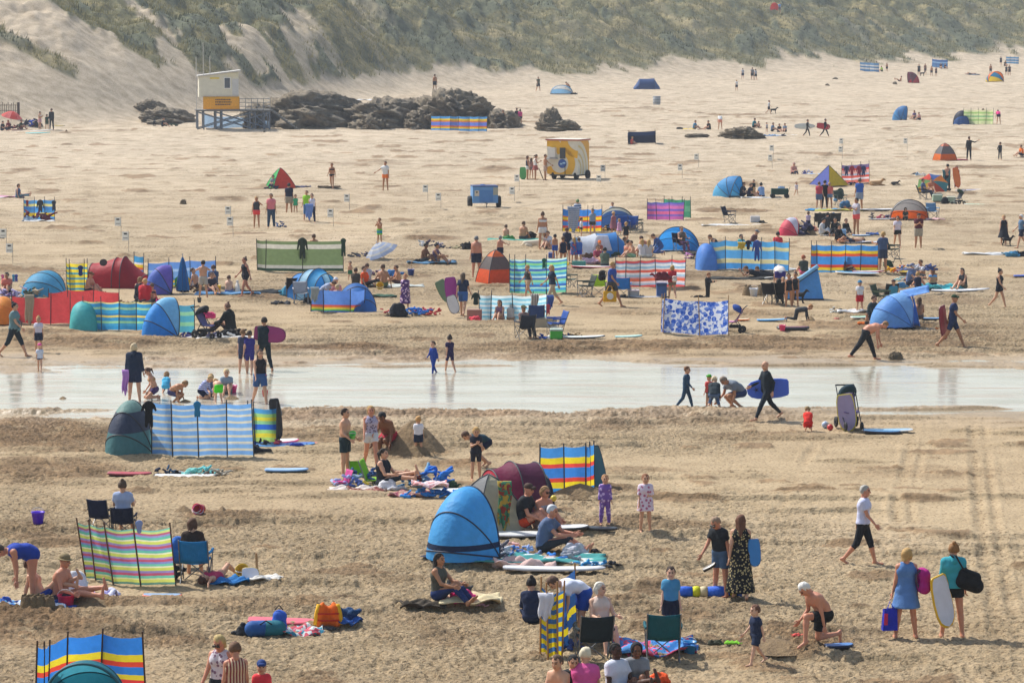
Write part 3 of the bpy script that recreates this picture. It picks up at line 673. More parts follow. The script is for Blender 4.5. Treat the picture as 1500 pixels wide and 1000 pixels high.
# ---------------------------------------------------------------- the setting
_me, TER = build_terrain()
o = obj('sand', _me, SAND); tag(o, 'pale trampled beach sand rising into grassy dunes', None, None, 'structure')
def water_mat():
    m, n, b = nmat('stream_water'); tc = N(n, 'ShaderNodeTexCoord'); mp = N(n, 'ShaderNodeMapping'); mp.inputs['Scale'].default_value = (.7, 2.0, 1)
    n.links.new(tc.outputs['Object'], mp.inputs[0]); v = mp.outputs[0]
    n.links.new(ramp(n, [(.3, lin('a09884')), (.7, lin('c4c0b4'))], noise(n, .35, 4, v).outputs[0]).outputs[0], b.inputs['Base Color'])
    m2 = N(n, 'ShaderNodeMapping'); m2.inputs['Scale'].default_value = (.10, 1.1, 1); n.links.new(tc.outputs['Object'], m2.inputs[0]); st = ramp(n, [(.52, (0, 0, 0, 1)), (.62, (1, 1, 1, 1))], noise(n, 1.6, 6, m2.outputs[0], .7).outputs[0]).outputs[0]
    n.links.new(mix(n, st, b.inputs['Base Color'].links[0].from_socket, lin('a58f70')), b.inputs['Base Color']); n.links.new(math_(n, 'MULTIPLY_ADD', st, .28, .09), b.inputs['Roughness']); b.inputs['IOR'].default_value = 2.3; b.inputs['Specular IOR Level'].default_value = .9
    bp = N(n, 'ShaderNodeBump'); bp.inputs['Strength'].default_value = .22; bp.inputs['Distance'].default_value = .05
    n.links.new(math_(n, 'ADD', noise(n, 1.1, 4, v).outputs[0], math_(n, 'MULTIPLY', noise(n, 5, 3, v).outputs[0], .35)), bp.inputs['Height'])
    n.links.new(bp.outputs[0], b.inputs['Normal']); return m
mb = MB(); mb.add([(-300, SY0-3, -.033), (300, SY0-3, -.033), (300, SY1+3, -.033), (-300, SY1+3, -.033)], [(0, 1, 2, 3)])
tag(mb.build('water', water_mat()), 'shallow bright stream running across the beach', None, None, 'structure')
def leaf_mat(nm, a, b_, tr=.3):
    m, n, b = nmat(nm); tc = N(n, 'ShaderNodeTexCoord'); ob = tc.outputs['Object']
    z1 = noise(n, .12, 4, ob); z2 = noise(n, 1.9, 2, ob)
    c = mix(n, z1.outputs[0], lin(a), lin(b_)); c = mix(n, 1., c, ramp(n, [(.3, (.62, .64, .62, 1)), (.7, (1.15, 1.12, 1.05, 1))], z2.outputs[0]).outputs[0], 'MULTIPLY')
    n.links.new(c, b.inputs['Base Color']); b.inputs['Roughness'].default_value = .7
    t = N(n, 'ShaderNodeBsdfTranslucent'); ms = N(n, 'ShaderNodeMixShader'); ms.inputs[0].default_value = tr
    n.links.new(c, t.inputs[0]); n.links.new(b.outputs[0], ms.inputs[1]); n.links.new(t.outputs[0], ms.inputs[2]); n.links.new(ms.outputs[0], n.nodes['Material Output'].inputs[0])
    return m
def build_grass():
    ys, tt, half, Z, veg, shr = TER
    rows = np.arange(len(ys)); i0 = np.searchsorted(ys, 285); i1 = np.searchsorted(ys, 560)
    for name, want, hmin, hmax, wd, m, lab, seed in (('marram_grass', 0, .3, .7, .10, leaf_mat('marram', '646743', '9a8f62', .35), 'grey green marram grass covering the dune slope', 1),
                                       ('dune_scrub', 1, .25, .6, .13, leaf_mat('scrub', '40452f', '5c6040', .3), 'dark low scrub clumps among the dune grass', 2)):
        rg = np.random.default_rng(seed); n = 230000 if want == 0 else 120000
        t = rg.uniform(-1.03, 1.03, n); Y = rg.uniform(270, 575, n); j = np.clip(np.searchsorted(ys, Y)-1, 0, len(ys)-2)
        hw = half[j]; X = t*hw; ci = np.clip(np.searchsorted(tt, t), 0, len(tt)-1)
        vg, sh = veg[j, ci], shr[j, ci]; z = Z[j, ci]
        px, py = topx(X, Y, z)
        keep = (vg*rg.random(n) > .22) & (py > -60) & ((sh > .45) if want else (sh < .6))
        keep &= rg.random(n) < (.95 if want else 1)
        X, Y, z = X[keep], Y[keep], z[keep]; n = len(X)
        B = 3
        X = np.repeat(X, B)+rg.normal(0, .16, n*B); Y = np.repeat(Y, B)+rg.normal(0, .2, n*B); z = np.repeat(z, B); n *= B
        h = rg.uniform(hmin, hmax, n); a = rg.uniform(0, 2*math.pi, n); lx = rg.normal(.18, .28, n)*h; ly = rg.normal(-.1, .28, n)*h; w = wd*rg.uniform(.7, 1.5, n)*.5
        p0 = np.stack([X-np.cos(a)*w, Y-np.sin(a)*w, z-.1], -1); p1 = np.stack([X+np.cos(a)*w, Y+np.sin(a)*w, z-.1], -1)
        p2 = np.stack([X+lx, Y+ly, z+h], -1)
        co = np.stack([p0, p1, p2], 1).reshape(-1, 3); fa = np.arange(n*3).reshape(-1, 3)
        tag(obj(name, np_mesh(name, co, fa, None, False), m), lab, name.replace('_', ' ').split()[-1], None, 'stuff')
build_grass()
def rock(px, py, w, h, d, label, seed=0, group='dark rocks below the dunes', name='rock', m=None, tilt=0, sharp=.3):
    """px,py centre of its foot; w,h photo pixels; d depth in metres"""
    X, Y = gxy(px, py); s = F/Y; W = w/s/2; H = h/s; n, k = 72, 44
    th = np.linspace(0, 2*np.pi, n, endpoint=False)[None, :]; ph = np.linspace(-.35, np.pi/2, k)[:, None]
    cx, cy, cz = np.cos(ph)*np.cos(th), np.cos(ph)*np.sin(th), np.sin(ph)*np.ones_like(th)
    q = 1.6/ max(W, H)**.3
    def n3(f, sd): return fbm(cx*f+sd*3.1+cz*f*.7, cy*f+cz*f*1.3+sd, (sd) % 6, 4)
    if name == 'sand_mound':
        rr = np.linspace(1.15, 0, k)[:, None]; r = 1+.25*(fbm(np.cos(th)*1.5+seed, np.sin(th)*1.5, seed % 6, 3)-.5); cx, cy = rr*np.cos(th), rr*np.sin(th)
        hz_ = np.clip(1-rr**1.25, -.1, 1)*1.05+.10*(fbm(cx*5+seed, cy*5, 2, 4)-.5)*(rr < 1.05)+.05*(fbm(cx*14+seed, cy*14, 3, 2)-.5)
        x, y, z = cx*r*W, cy*r*d/2, np.maximum(hz_, -.1)*H
    else:
        b1 = 1-np.abs(2*n3(2.2*q, seed+2)-1); b2 = 1-np.abs(2*n3(5.5*q, seed+3)-1); st = n3(3.7*q, seed+1); st = np.floor(st*7)/7
        r = .75+.35*n3(1.3*q, seed)+sharp*.8*b1**3+.12*b2**3+.34*st+.08*(n3(10, seed+4)-.5)
        r = r/np.mean(r[k//3:])
        x, y, z = cx*r*W, cy*r*d/2, np.sign(cz)*np.abs(cz)**.72*r*H*1.02
    x += z*tilt
    co = np.stack([x, y, z], -1).reshape(-1, 3); idx = np.arange(n*k).reshape(k, n)
    nx = np.roll(idx, -1, 1); fa = np.stack([idx[:-1], nx[:-1], nx[1:], idx[1:]], -1).reshape(-1, 4)
    o = obj(name, np_mesh(name, co, fa, None, True), m or ROCK); o.location = (X, Y+d*.3, gz(X, Y)-.02*H); o.rotation_euler[2] = .0
    return tag(o, label, 'rock' if name == 'rock' else 'sand mound', group)
# ---------------------------------------------------------------- props
def base(px, py, name, label, cat, rz=0, group=None, z=0):
    X, Y = gxy(px, py); return empty(name, (X, Y, gz(X, Y)+z), rz, label, cat, group)
DARKM = lambda: mat('black', .6, kind='paint')
def windbreak(pts, h, bands, label, tr=.56, poles='dgrey', over=.18, wave=.05, group=None, kind='bands', seed=0, lean=0., top=None):
    """pts = photo pixels of the pole feet, left to right; bands = cloth stripes from the bottom up"""
    rg = random.Random(seed+int(pts[0][0])); W = [gxy(*p[:2]) for p in pts]
    root = empty('windbreak', (W[0][0], W[0][1], gz(*W[0])), 0, label, 'windbreak', group); O = Vector(root.location)
    B = [Vector((x, y, gz(x, y)))-O for x, y in W]
    L = [Vector((rg.uniform(-.05, .05)+lean, rg.uniform(-.06, .04), h)) for _ in B]
    bz = [b+Vector((0, 0, .02)) for b in B]
    mbs = MB(); nseg = 10; cum = [0]
    for a, b in zip(B[:-1], B[1:]): cum.append(cum[-1]+(b-a).length)
    for i in range(len(B)-1):
        a, b = bz[i], bz[i+1]; la, lb = L[i], L[i+1]; nrm = (b-a).cross(Vector((0, 0, 1))).normalized(); am = rg.uniform(-1, 1)*wave*1.6; ph = rg.uniform(0, 6)
        u0, u1 = cum[i]/cum[-1], cum[i+1]/cum[-1]
        def fn(u, v):
            s = math.sin(math.pi*u); p = a.lerp(b, u)+la.lerp(lb, u)*v*.985
            sag = wave*.8*s
            return p+nrm*(s*(am+wave*.35*math.sin(ph+v*4+u*7))+.012*math.sin(u*31+ph+v*9)*s)-Vector((0, 0, sag*v))+Vector((0, 0, sag*.4*(1-v)))
        k = len(mbs.v); mbs.grid(fn, nseg, 8); mbs.uv[k:] = [(u0+(u1-u0)*x, y) for x, y in mbs.uv[k:]]
    c = bands if bands.startswith('brick') or ':' in bands else kind+':'+bands
    mbs.build('fabric', mat(c, .8, tr), root, True)
    for b, l in zip(B, L):
        q = MB(); q.tube([b-Vector((0, 0, .1)), b+l*(1+over/h)], .016, 6); q.build('pole', mat(poles, .6, kind='paint'), root)
    return root
def arc_tent(px, py, w, h, d, face, cols, label, bands=None, p=.75, front=100, ribs=(0., .33, .66), ribc='dgrey', tr=.33, floor='navy', off=0, name='beach_tent', cat='beach tent', back=0, door=None):
    """pop-up shelter: arches hinged at the two sides, swept from the ground at the back (v=0) up and over to the open front (v=1)"""
    root = base(px, py, name, label, cat, face)
    def pt(u, v):
        t = math.pi*u; ph = R(back+(front-back)*v); s = max(math.sin(t), 0)**p
        rr = 1/math.sqrt((math.cos(ph)/d)**2+(math.sin(ph)/h)**2) if d else h
        return Vector((-w/2*math.cos(t)*(1-.10*math.sin(ph)*s), s*rr*math.cos(ph)+off, .01+s*rr*math.sin(ph)))
    mb = MB(); nb = len(cols)
    for i in range(nb):
        k = len(mb.v); mb.grid(lambda u, v: pt(u, (i+v)/nb), 26, 8 if nb > 2 else 12, i)
        if bands: mb.uv[k:] = [(x, q[2]/h) for (x, y), q in zip(mb.uv[k:], mb.v[k:])]
    ms = [mat('bands:'+bands if bands else c, .55, tr) for c in cols]
    mb.build('canopy', ms, root, True)
    for v in ribs:
        r = MB(); r.tube([pt(i/24, v)*1.004 for i in range(25)], .017, 5); r.build('rib', mat(ribc, .6, kind='paint'), root, True)
    r = MB(); r.tube([pt(i/24, 1) for i in range(25)], .022, 5); r.build('front_hem', mat(ribc, .6, kind='paint'), root, True)
    f = MB(); f.grid(lambda u, v: Vector(((-w/2+w*u)*(.97), (d*.8)*(v-.15) if d else v, .012+.01*math.sin(u*9+v*5))), 8, 6); f.build('groundsheet', mat(floor, .8), root, True)
    if door:
        q = MB(); q.grid(lambda u, v: pt(.25+.5*u, 1)*(1) * 1 if v > .99 else Vector(((pt(.25+.5*u, 1).x), pt(.25+.5*u, 1).y*v, pt(.25+.5*u, 1).z*v)), 10, 8); q.build('door_panel', mat(door, .6, tr), root, True)
    return root
def dome_tent(px, py, w, h, label, face=0, n=4, pw=1.5, cols=('orange',), bands=None, rib='dgrey', tr=.4, name='beach_tent', d=None, top=.02, door=None, doorside=0):
    root = base(px, py, name, label, 'tent', face); d = d or w
    def pt(a, t):
        sec = 2*math.pi/n; m = ((a+sec/2) % sec)-sec/2; poly = math.cos(sec/2)/math.cos(m)
        r = (max(1-t**pw, 0))**(1/pw)*(1-top)+top; k = poly*(1+.0)
        return Vector((math.sin(a)*k*r*w/2/ math.cos(sec/2), -math.cos(a)*k*r*d/2/math.cos(sec/2), .01+t*h))
    mb = MB(); sec = 2*math.pi/n
    for i in range(n):
        k = len(mb.v); mb.grid(lambda u, v: pt((i-.5+u)*sec+1e-4*(1-2*u), v), 8, 12, i % len(cols))
        mb.uv[k:] = [(x, q[2]/h) for (x, y), q in zip(mb.uv[k:], mb.v[k:])]
    mb.build('canopy', [mat('bands:'+bands if bands else c, .55, tr) for c in cols], root, False)
    for i in range(n):
        r = MB(); r.tube([pt((i+.5)*sec, t/12)*1.005 for t in range(13)], .016, 5); r.build('rib', mat(rib, .6, kind='paint'), root, True)
    if door:
        q = MB(); q.grid(lambda u, v: pt((doorside-.28+.5*u*(1-v*.5))*sec, v*.72)*1.012, 6, 8); q.build('door_panel', mat(door, .7), root, True)
    return root
def tunnel_tent(px, py, face, arches, cols, label, tr=.4, close0=True, close1=False, p=.8, name='beach_tent', inner=None):
    """arches = list of (x, half width, height) along the tunnel axis"""
    root = base(px, py, name, label, 'tent', face)
    def ring(i, u):
        x, hw, h = arches[i]; t = math.pi*u; return Vector((x, -hw*math.cos(t), .01+h*max(math.sin(t), 0)**p))
    mb = MB()
    for i in range(len(arches)-1):
        mb.grid(lambda u, v: ring(i, u).lerp(ring(i+1, u), v)-Vector((0, 0, .05*math.sin(math.pi*v)*math.sin(math.pi*u))), 22, 6, i % len(cols))
    for c, i in ((close0, 0), (close1, len(arches)-1)):
        if c: mb.grid(lambda u, v: ring(i, u) if v > .99 else Vector((ring(i, u).x, ring(i, u).y*v, .01+(ring(i, u).z)*v)), 22, 6, (0 if i == 0 else len(cols)-1))
    mb.build('canopy', [mat(c, .55, tr) for c in cols], root, True)
    for i in range(len(arches)):
        if arches[i][2] > .3: r = MB(); r.tube([ring(i, j/20)*1.004 for j in range(21)], .018, 5); r.build('rib', mat('dgrey', .6, kind='paint'), root, True)
    return root
def chair(px, py, f, c, label, group='folding chairs on the sand', low=False, cover=None, z=0, arms=True):
    root = base(px, py, 'folding_chair', label, 'chair', f, group, z); sh_ = .40 if not low else .14; w = .27
    m = mat(c, .7, .25); fm = mat('grey', .4, metal=.6, kind='metal')
    q = MB(); q.grid(lambda u, v: Vector(((u*2-1)*w, -.24+.46*v, sh_+.02-.05*math.sin(math.pi*u)+.03*(1-v))), 6, 6); q.build('seat', m, root, True, .012)
    H = .86 if not low else .62
    q = MB(); q.grid(lambda u, v: Vector(((u*2-1)*w, .20+.17*v+.03*math.sin(math.pi*u), sh_-.01+(H-sh_)*v-.02*math.sin(math.pi*u)*(v > .9))), 6, 6); q.build('backrest', m, root, True, .012)
    for s in (1, -1):
        q = MB(); q.tube([(s*w*1.02, .38, H), (s*w*1.02, .20, sh_), (s*w*.95, .10, .0)], .013, 6); q.build('back_post', fm, root)
        q = MB(); q.tube([(s*w*1.0, -.26, sh_+.02), (-s*w*.9, -.24, .0)], .011, 6); q.build('leg', fm, root)
        q = MB(); q.tube([(s*w*1.0, -.25, .0), (s*w*1.0, .22, sh_)], .011, 6); q.build('leg', fm, root)
        q = MB(); q.tube([(s*w*1.0, -.26, sh_), (s*w*1.0, .24, .0)], .011, 6); q.build('leg', fm, root)
        if arms and not low:
            q = MB(); q.tube([(s*w*1.05, .27, .60), (s*w*1.12, .0, .59), (s*w*1.1, -.25, .60)], .028, 6); q.build('armrest', m, root)
            q = MB(); q.tube([(s*w*1.1, -.23, .60), (s*w*1.0, -.25, .02)], .011, 6); q.build('arm_post', fm, root)
    return root
BOARD = [(-.5, .0), (-.5, .30), (-.47, .40), (-.30, .47), (0, .5), (.25, .47), (.40, .38), (.48, .22), (.5, 0)]
def board(px, py, L, W, label, col='blue', rim='white', mode='lie', rz=0, rot=None, at=None, name='bodyboard', emblem=None, group=None, z=.03, thick=.05, prof=None, stripe=None):
    """mode lie: flat on the sand; else at= world point of its middle, rot= matrix"""
    pr = prof or BOARD; out = [(x*L, y*W) for x, y in pr]+[(x*L, -y*W) for x, y in pr[::-1][1:-1]]
    if mode == 'lie':
        root = base(px, py, name, label, name.replace('_', ' '), rz, group, z+thick/2); root.rotation_euler = (R(random.uniform(-2, 2)), R(random.uniform(-3, 2)), R(rz))
    else:
        root = empty(name, at, 0, label, name.replace('_', ' '), group); root.rotation_euler = rot
    n = len(out); t = thick/2; v = []; f = []
    lv = [(.90, -t), (1, -t*.5), (1, t*.5), (.90, t)]
    for k, zz in lv: v += [(x*k if abs(x) < .49*L else x*(1-(1-k)*.4), y*k, zz+.05*L*abs(x/L*2)**3*.3) for x, y in out]
    f = [(i*n+j, i*n+(j+1) % n, (i+1)*n+(j+1) % n, (i+1)*n+j) for i in range(3) for j in range(n)]
    m = MB(); m.add(v, f, 1); m.add([], [])
    k0 = len(m.v); m.f += [tuple(range(n))[::-1], tuple(3*n+j for j in range(n))]; m.mi += [1, 0]
    m.build('foam', [mat(col, .4, kind='foam'), mat(rim, .4, kind='foam')], root)
    if stripe:
        q = MB(); q.box(-L*.42, L*.40, -W*.09, W*.09, t+.0, t+.006+.0); q.build('stripe', mat(stripe, .4, kind='foam'), root)
    if emblem:
        q = MB()
        for j in range(5):
            a = 2*math.pi*j/5; c = Vector((L*.28, 0, t+.012))
            for zz in (1, -1):
                e = Vector((math.cos(a), math.sin(a), 0)); g = Vector((-math.sin(a), math.cos(a), 0)); cc = Vector((c.x, 0, c.z*zz))
                q.add([cc+g*.015, cc+e*.10, cc-g*.015], [(0, 1, 2) if zz > 0 else (2, 1, 0)])
        q.build('emblem', mat(emblem, .5, kind='foam'), root)
    return root
SURF = [(-.5, 0), (-.495, .18), (-.45, .32), (-.25, .46), (0, .5), (.2, .45), (.38, .28), (.47, .1), (.5, 0)]
def lump(px, py, w, d, h, c, label, seed=0, name='bag', cat=None, group=None, z=0, rz=0, cols=None, strap=None, flat=.0):
    """soft heap: several squashed folds run together"""
    rg = random.Random(seed*7+int(px)); root = base(px, py, name, label, cat or name.replace('_', ' '), rz, group, z)
    cl = cols or [c]
    for i, cc in enumerate(cl):
        P = []; x0 = -w/2+w*(i+.5)/len(cl); ww = w/len(cl)*.55; rr = min(h, max(ww*1.2, h*.5))
        if cat is None and name == 'bag' and len(cl) == 1 and w < .85:   # one packed bag: slumped box with a gusset
            for sx in (1, -1): P += [cap((sx*w*.30, d*.1, h*.24), (sx*w*.22*rg.uniform(.6, 1), rg.uniform(-.1, .1)*d, h*rg.uniform(.6, .78)), h*.24, h*.2, h*.1)]
            P += [cap((-w*.3, -.02, h*.25), (w*.3, -.02, h*.25), h*.25, h*.25, h*.1), cap((-w*.24, 0, h*.5), (w*.24, 0, h*.55), h*.24, h*.22, h*.1)]
        for j in range(11):
            q0 = rg.random(); a = np.array([x0+rg.uniform(-1, 1)*ww, rg.uniform(-.42, .42)*d, h*(.08+.55*q0*q0)]); an = rg.uniform(0, math.pi); L = rr*rg.uniform(.35, .95)
            b = a+np.array([math.cos(an)*L, math.sin(an)*L*.6, h*rg.uniform(-.28, .22)]); P.append(cap(a, b, rr*rg.uniform(.10, .20), rr*rg.uniform(.07, .16), rr*.09))
        cz_ = max(.016, h*.05); v, q = nets(P, cz_, [((0, 0, 0), (0, 0, -1))]); fq = 3.2/max(h, .15)
        v = v+(np.stack([fbm(v[:, 1]*fq+v[:, 2]*fq, v[:, 2]*fq, 1, 2), fbm(v[:, 0]*fq, v[:, 2]*fq+v[:, 0]*fq, 2, 2), fbm(v[:, 0]*fq, v[:, 1]*fq, 3, 2)], -1)-.5)*rr*.22
        obj({'bag': 'bag_body'}.get(name, 'fold'), np_mesh('fold', v, q), mat(cc, .85), root)
    if strap:
        q = MB(); q.tube([(-w*.25, -d*.1, h*.7), (-w*.12, 0, h*1.12), (w*.12, 0, h*1.12), (w*.25, -d*.1, h*.7)], .014, 5); q.build('handle', mat(strap, .7), root)
    return root
def roll(px, py, L, r, cols, label, rz=0, up=0):
    root = base(px, py, 'rolled_bag', label, 'bag', rz)
    for i, c in enumerate(cols):
        a, b = -L/2+L*i/len(cols), -L/2+L*(i+1)/len(cols); e = r*.25; P = [cap((a+e, 0, r), (b-e, 0, r*1.04), r*.95, r*.93, .02), cap((a+e, 0, r*1.3), (b-e, .02, r*1.1), r*.6, r*.55, .02)]
        if up: P = [cap((0, 0, r*.9), (0, .02, L-r), r, r*.8, .03), cap((-r*.5, 0, L*.3), (r*.4, 0, L*.7), r*.75, r*.6, .03)]
        v, q = nets(P, .02); obj('bag_body', np_mesh('bag_body', v, q), mat(c, .7), root)
    q = MB(); q.tube([(-L*.2, -r*.7, r*1.6), (0, -r*.9, r*2.1), (L*.2, -r*.7, r*1.6)] if not up else [(-r*.5, 0, L*.95), (0, 0, L*1.12), (r*.5, 0, L*.95)], .012, 5); q.build('handle', mat('black', .7), root); return root
def backpack(at, rz, c, c2, label, s=1., tilt=0, group=None):
    root = empty('backpack', at, rz, label, 'backpack', group); root.rotation_euler = (R(tilt), 0, R(rz))
    v, q = nets([cap((-.08, 0, .10), (.08, 0, .10), .11, .11, .05), cap((-.07, 0, .34), (.07, 0, .34), .10, .10, .05), cap((-.09, 0, .12), (-.08, 0, .3), .09, .09, .05), cap((.09, 0, .12), (.08, 0, .3), .09, .09, .05)], .02)
    obj('pack', np_mesh('pack', v*s, q), mat(c, .8), root)
    v, q = nets([cap((-.06, -.09, .12), (.06, -.09, .12), .07, .07, .04), cap((-.05, -.09, .2), (.05, -.09, .2), .06, .06, .04)], .02); obj('pocket', np_mesh('pocket', v*s, q), mat(c2, .8), root)
    for s_ in (1, -1):
        m = MB(); m.tube([(s_*.08*s, .08*s, .42*s), (s_*.1*s, .16*s, .34*s), (s_*.1*s, .15*s, .2*s), (s_*.09*s, .07*s, .06*s)], .016*s, 5); m.build('strap', mat(c2, .8), root)
    return root
def towel(px, py, w, d, c, label, rz=0, name='towel', cat=None, group=None, z=.05, crumple=.03, kind=None):
    root = base(px, py, name, None, None, rz, group, z); rg = random.Random(int(px*3+py)); a, b_ = rg.uniform(0, 6), rg.uniform(0, 6)
    loc = root.location.copy(); bpy.data.objects.remove(root)
    m = MB(); m.grid(lambda u, v: Vector(((u-.5)*w+.03*math.sin(v*7+a), (v-.5)*d+.03*math.sin(u*8+b_), crumple*(math.sin(u*11+v*4+a)+math.sin(v*13-u*6+b_)+.7*math.sin(u*23+a)*math.sin(v*19)))), 22, 16)
    o = m.build(name, mat(c, .9), None, True, .018); o.location = loc; o.rotation_euler[2] = R(rz)
    return tag(o, label, cat or name.replace('_', ' '), group)
def bucket(px, py, c, label, s=1., tip=0, z=0, at=None, rz=0):
    root = empty('bucket', at, rz, label, 'bucket') if at is not None else base(px, py, 'bucket', label, 'bucket', rz, None, z+(.1*s if tip else 0))
    root.rotation_euler = (R(tip), 0, R(rz)); q = MB(); q.lathe([(.001, .005), (.085*s, .005), (.115*s, .2*s), (.125*s, .205*s), (.125*s, .215*s), (.105*s, .21*s), (.075*s, .015), (.001, .012)], 18); q.build('pail', mat(c, .35, .2, kind='plastic'), root, True)
    q = MB(); q.tube([(.115*s*math.cos(t), .06*s*math.sin(t)*0-.12*s*math.sin(t)*.6, .2*s+.1*s*math.sin(t)) for t in [math.pi*i/8 for i in range(9)]], .006, 5); q.build('handle', mat('white', .4, kind='plastic'), root)
    return root
def spade(px, py, c, label, L=.7, at=None, rot=(0, 0, 0), shaft='tan'):
    root = empty('spade', at, 0, label, 'spade') if at is not None else base(px, py, 'spade', label, 'spade'); root.rotation_euler = [R(a) for a in rot]
    q = MB(); q.tube([(0, 0, .16), (0, 0, L)], .013, 6); q.tube([(-.05, 0, L), (.05, 0, L)], .014, 6); q.build('shaft', mat(shaft, .5, kind='plastic'), root)
    q = MB(); q.grid(lambda u, v: Vector(((u-.5)*.16*(1-.35*(1-v)**3), .02*math.sin(math.pi*u), v*.2)), 6, 6); q.build('blade', mat(c, .4, kind='plastic'), root, True, .008)
    return root
def ball(px, py, r, c, label, cols=None, z=0):
    root = base(px, py, 'beach_ball', label, 'ball', 20, None, r+z); cs = cols or [c]
    for i, cc in enumerate(cs):
        q = MB(); a0, a1 = 2*math.pi*i/len(cs), 2*math.pi*(i+1)/len(cs)
        q.grid(lambda u, v: Vector((r*math.cos(a0+(a1-a0)*u)*math.sin(math.pi*v), r*math.sin(a0+(a1-a0)*u)*math.sin(math.pi*v), -r*math.cos(math.pi*v))), 20 if len(cs) == 1 else 6, 14); q.build('panel', mat(cc, .35, kind='plastic'), root, True)
    return root
def sign(px, py, h, label, w=.42, hh=.62, rz=0):
    root = base(px, py, 'stake_sign', label, 'sign', rz, 'notices on thin stakes across the sand')
    q = MB(); q.tube([(w*.5, 0, -.1), (w*.5, 0, h)], .012, 6); q.build('stake', mat('8a8880', .5, metal=.3, kind='metal'), root)
    q = MB(); q.box(-w/2, w/2, -.022, -.004, h-hh-.04, h-.04); p = q.build('plate', mat('e6e6e2', .5, .5, kind='paint'), root)
    q = MB(); q.box(-w*.24, w*.26, -.028, -.022, h-hh*.42, h-hh*.24); q.build('printed_mark', mat('black', .6, kind='paint'), p); q = MB(); q.box(-w*.36, w*.36, -.027, -.022, h-hh*.86, h-hh*.78); q.build('printed_text', mat('grey', .6, kind='paint'), p)
    return root
def umbrella(px, py, r, h, cols, label, tilt=(0, 0), pole_h=1.8, n=8, tr=.5, bands=None, z0=0):
    root = base(px, py, 'parasol', label, 'parasol', 0, None, z0); root.rotation_euler = (R(tilt[0]), R(tilt[1]), 0)
    for i in range(n):
        q = MB(); a0 = 2*math.pi*i/n
        def fn(u, v):
            a = a0+2*math.pi/n*u; rr = r*v; sc_ = 1-.10*math.sin(math.pi*u)*v; return Vector((math.cos(a)*rr*sc_, math.sin(a)*rr*sc_, pole_h-h*v**1.7-.02*math.sin(math.pi*u)*v))
        q.grid(fn, 6, 8); q.build('canopy_panel', mat('bands:'+bands if bands else cols[i % len(cols)], .7, tr), root, True)
    q = MB(); q.tube([(0, 0, -.2), (0, 0, pole_h+.12)], .02, 6); q.build('pole', mat('lgrey', .4, metal=.4, kind='metal'), root)
    for i in range(n):
        a = 2*math.pi*i/n; q = MB(); q.tube([(math.cos(a)*r*t, math.sin(a)*r*t, pole_h-h*t**1.7-.01) for t in (0, .3, .6, .85, 1)], .007, 4); q.build('rib', mat('dgrey', .5, kind='paint'), root)
    return root
def drape(at, rz, c, label, arms=1., legs=1., name='hanging_wetsuit', sc_=1., cat='wetsuit', group='suits and clothes hung up to dry'):
    """garment hung over a line: back half and front half fold at the top"""
    P = [cap((0, 0, -.04), (0, 0, -.45*sc_), .12*sc_, .10*sc_, .06), cap((-.08*sc_, 0, -.05), (.08*sc_, 0, -.05), .07*sc_, .07*sc_, .05)]
    if arms: P += [cap((s*.14*sc_, 0, -.06), (s*.2*sc_, .0, -.42*sc_*arms), .05*sc_, .035*sc_, .03) for s in (1, -1)]
    if legs: P += [cap((s*.05*sc_, 0, -.4*sc_), (s*.08*sc_, 0, -(.4+.5*legs)*sc_), .07*sc_, .045*sc_, .03) for s in (1, -1)]
    v, q = nets(P, .025*max(.8, sc_)); v[:, 1] = v[:, 1]*.35-.03
    o = obj(name, np_mesh(name, v, q), mat(c, .8)); o.location = at; o.rotation_euler[2] = R(rz); return tag(o, label, cat, group)
def cloth_hang(at, rz, w, h, c, label, name='hanging_towel', cat='towel', group='suits and clothes hung up to dry'):
    m = MB(); m.grid(lambda u, v: Vector(((u-.5)*w*(1-.25*v)+.02*math.sin(v*6), -.05-.03*math.sin(u*14)*v-.02, -h*v*(1-.12*math.sin(u*9)))) if v > .08 else Vector(((u-.5)*w, .04-.09*v/.08, .01)), 18, 14)
    o = m.build(name, mat(c, .9, .2), None, True, .014); o.location = at; o.rotation_euler[2] = R(rz); return tag(o, label, cat, group)
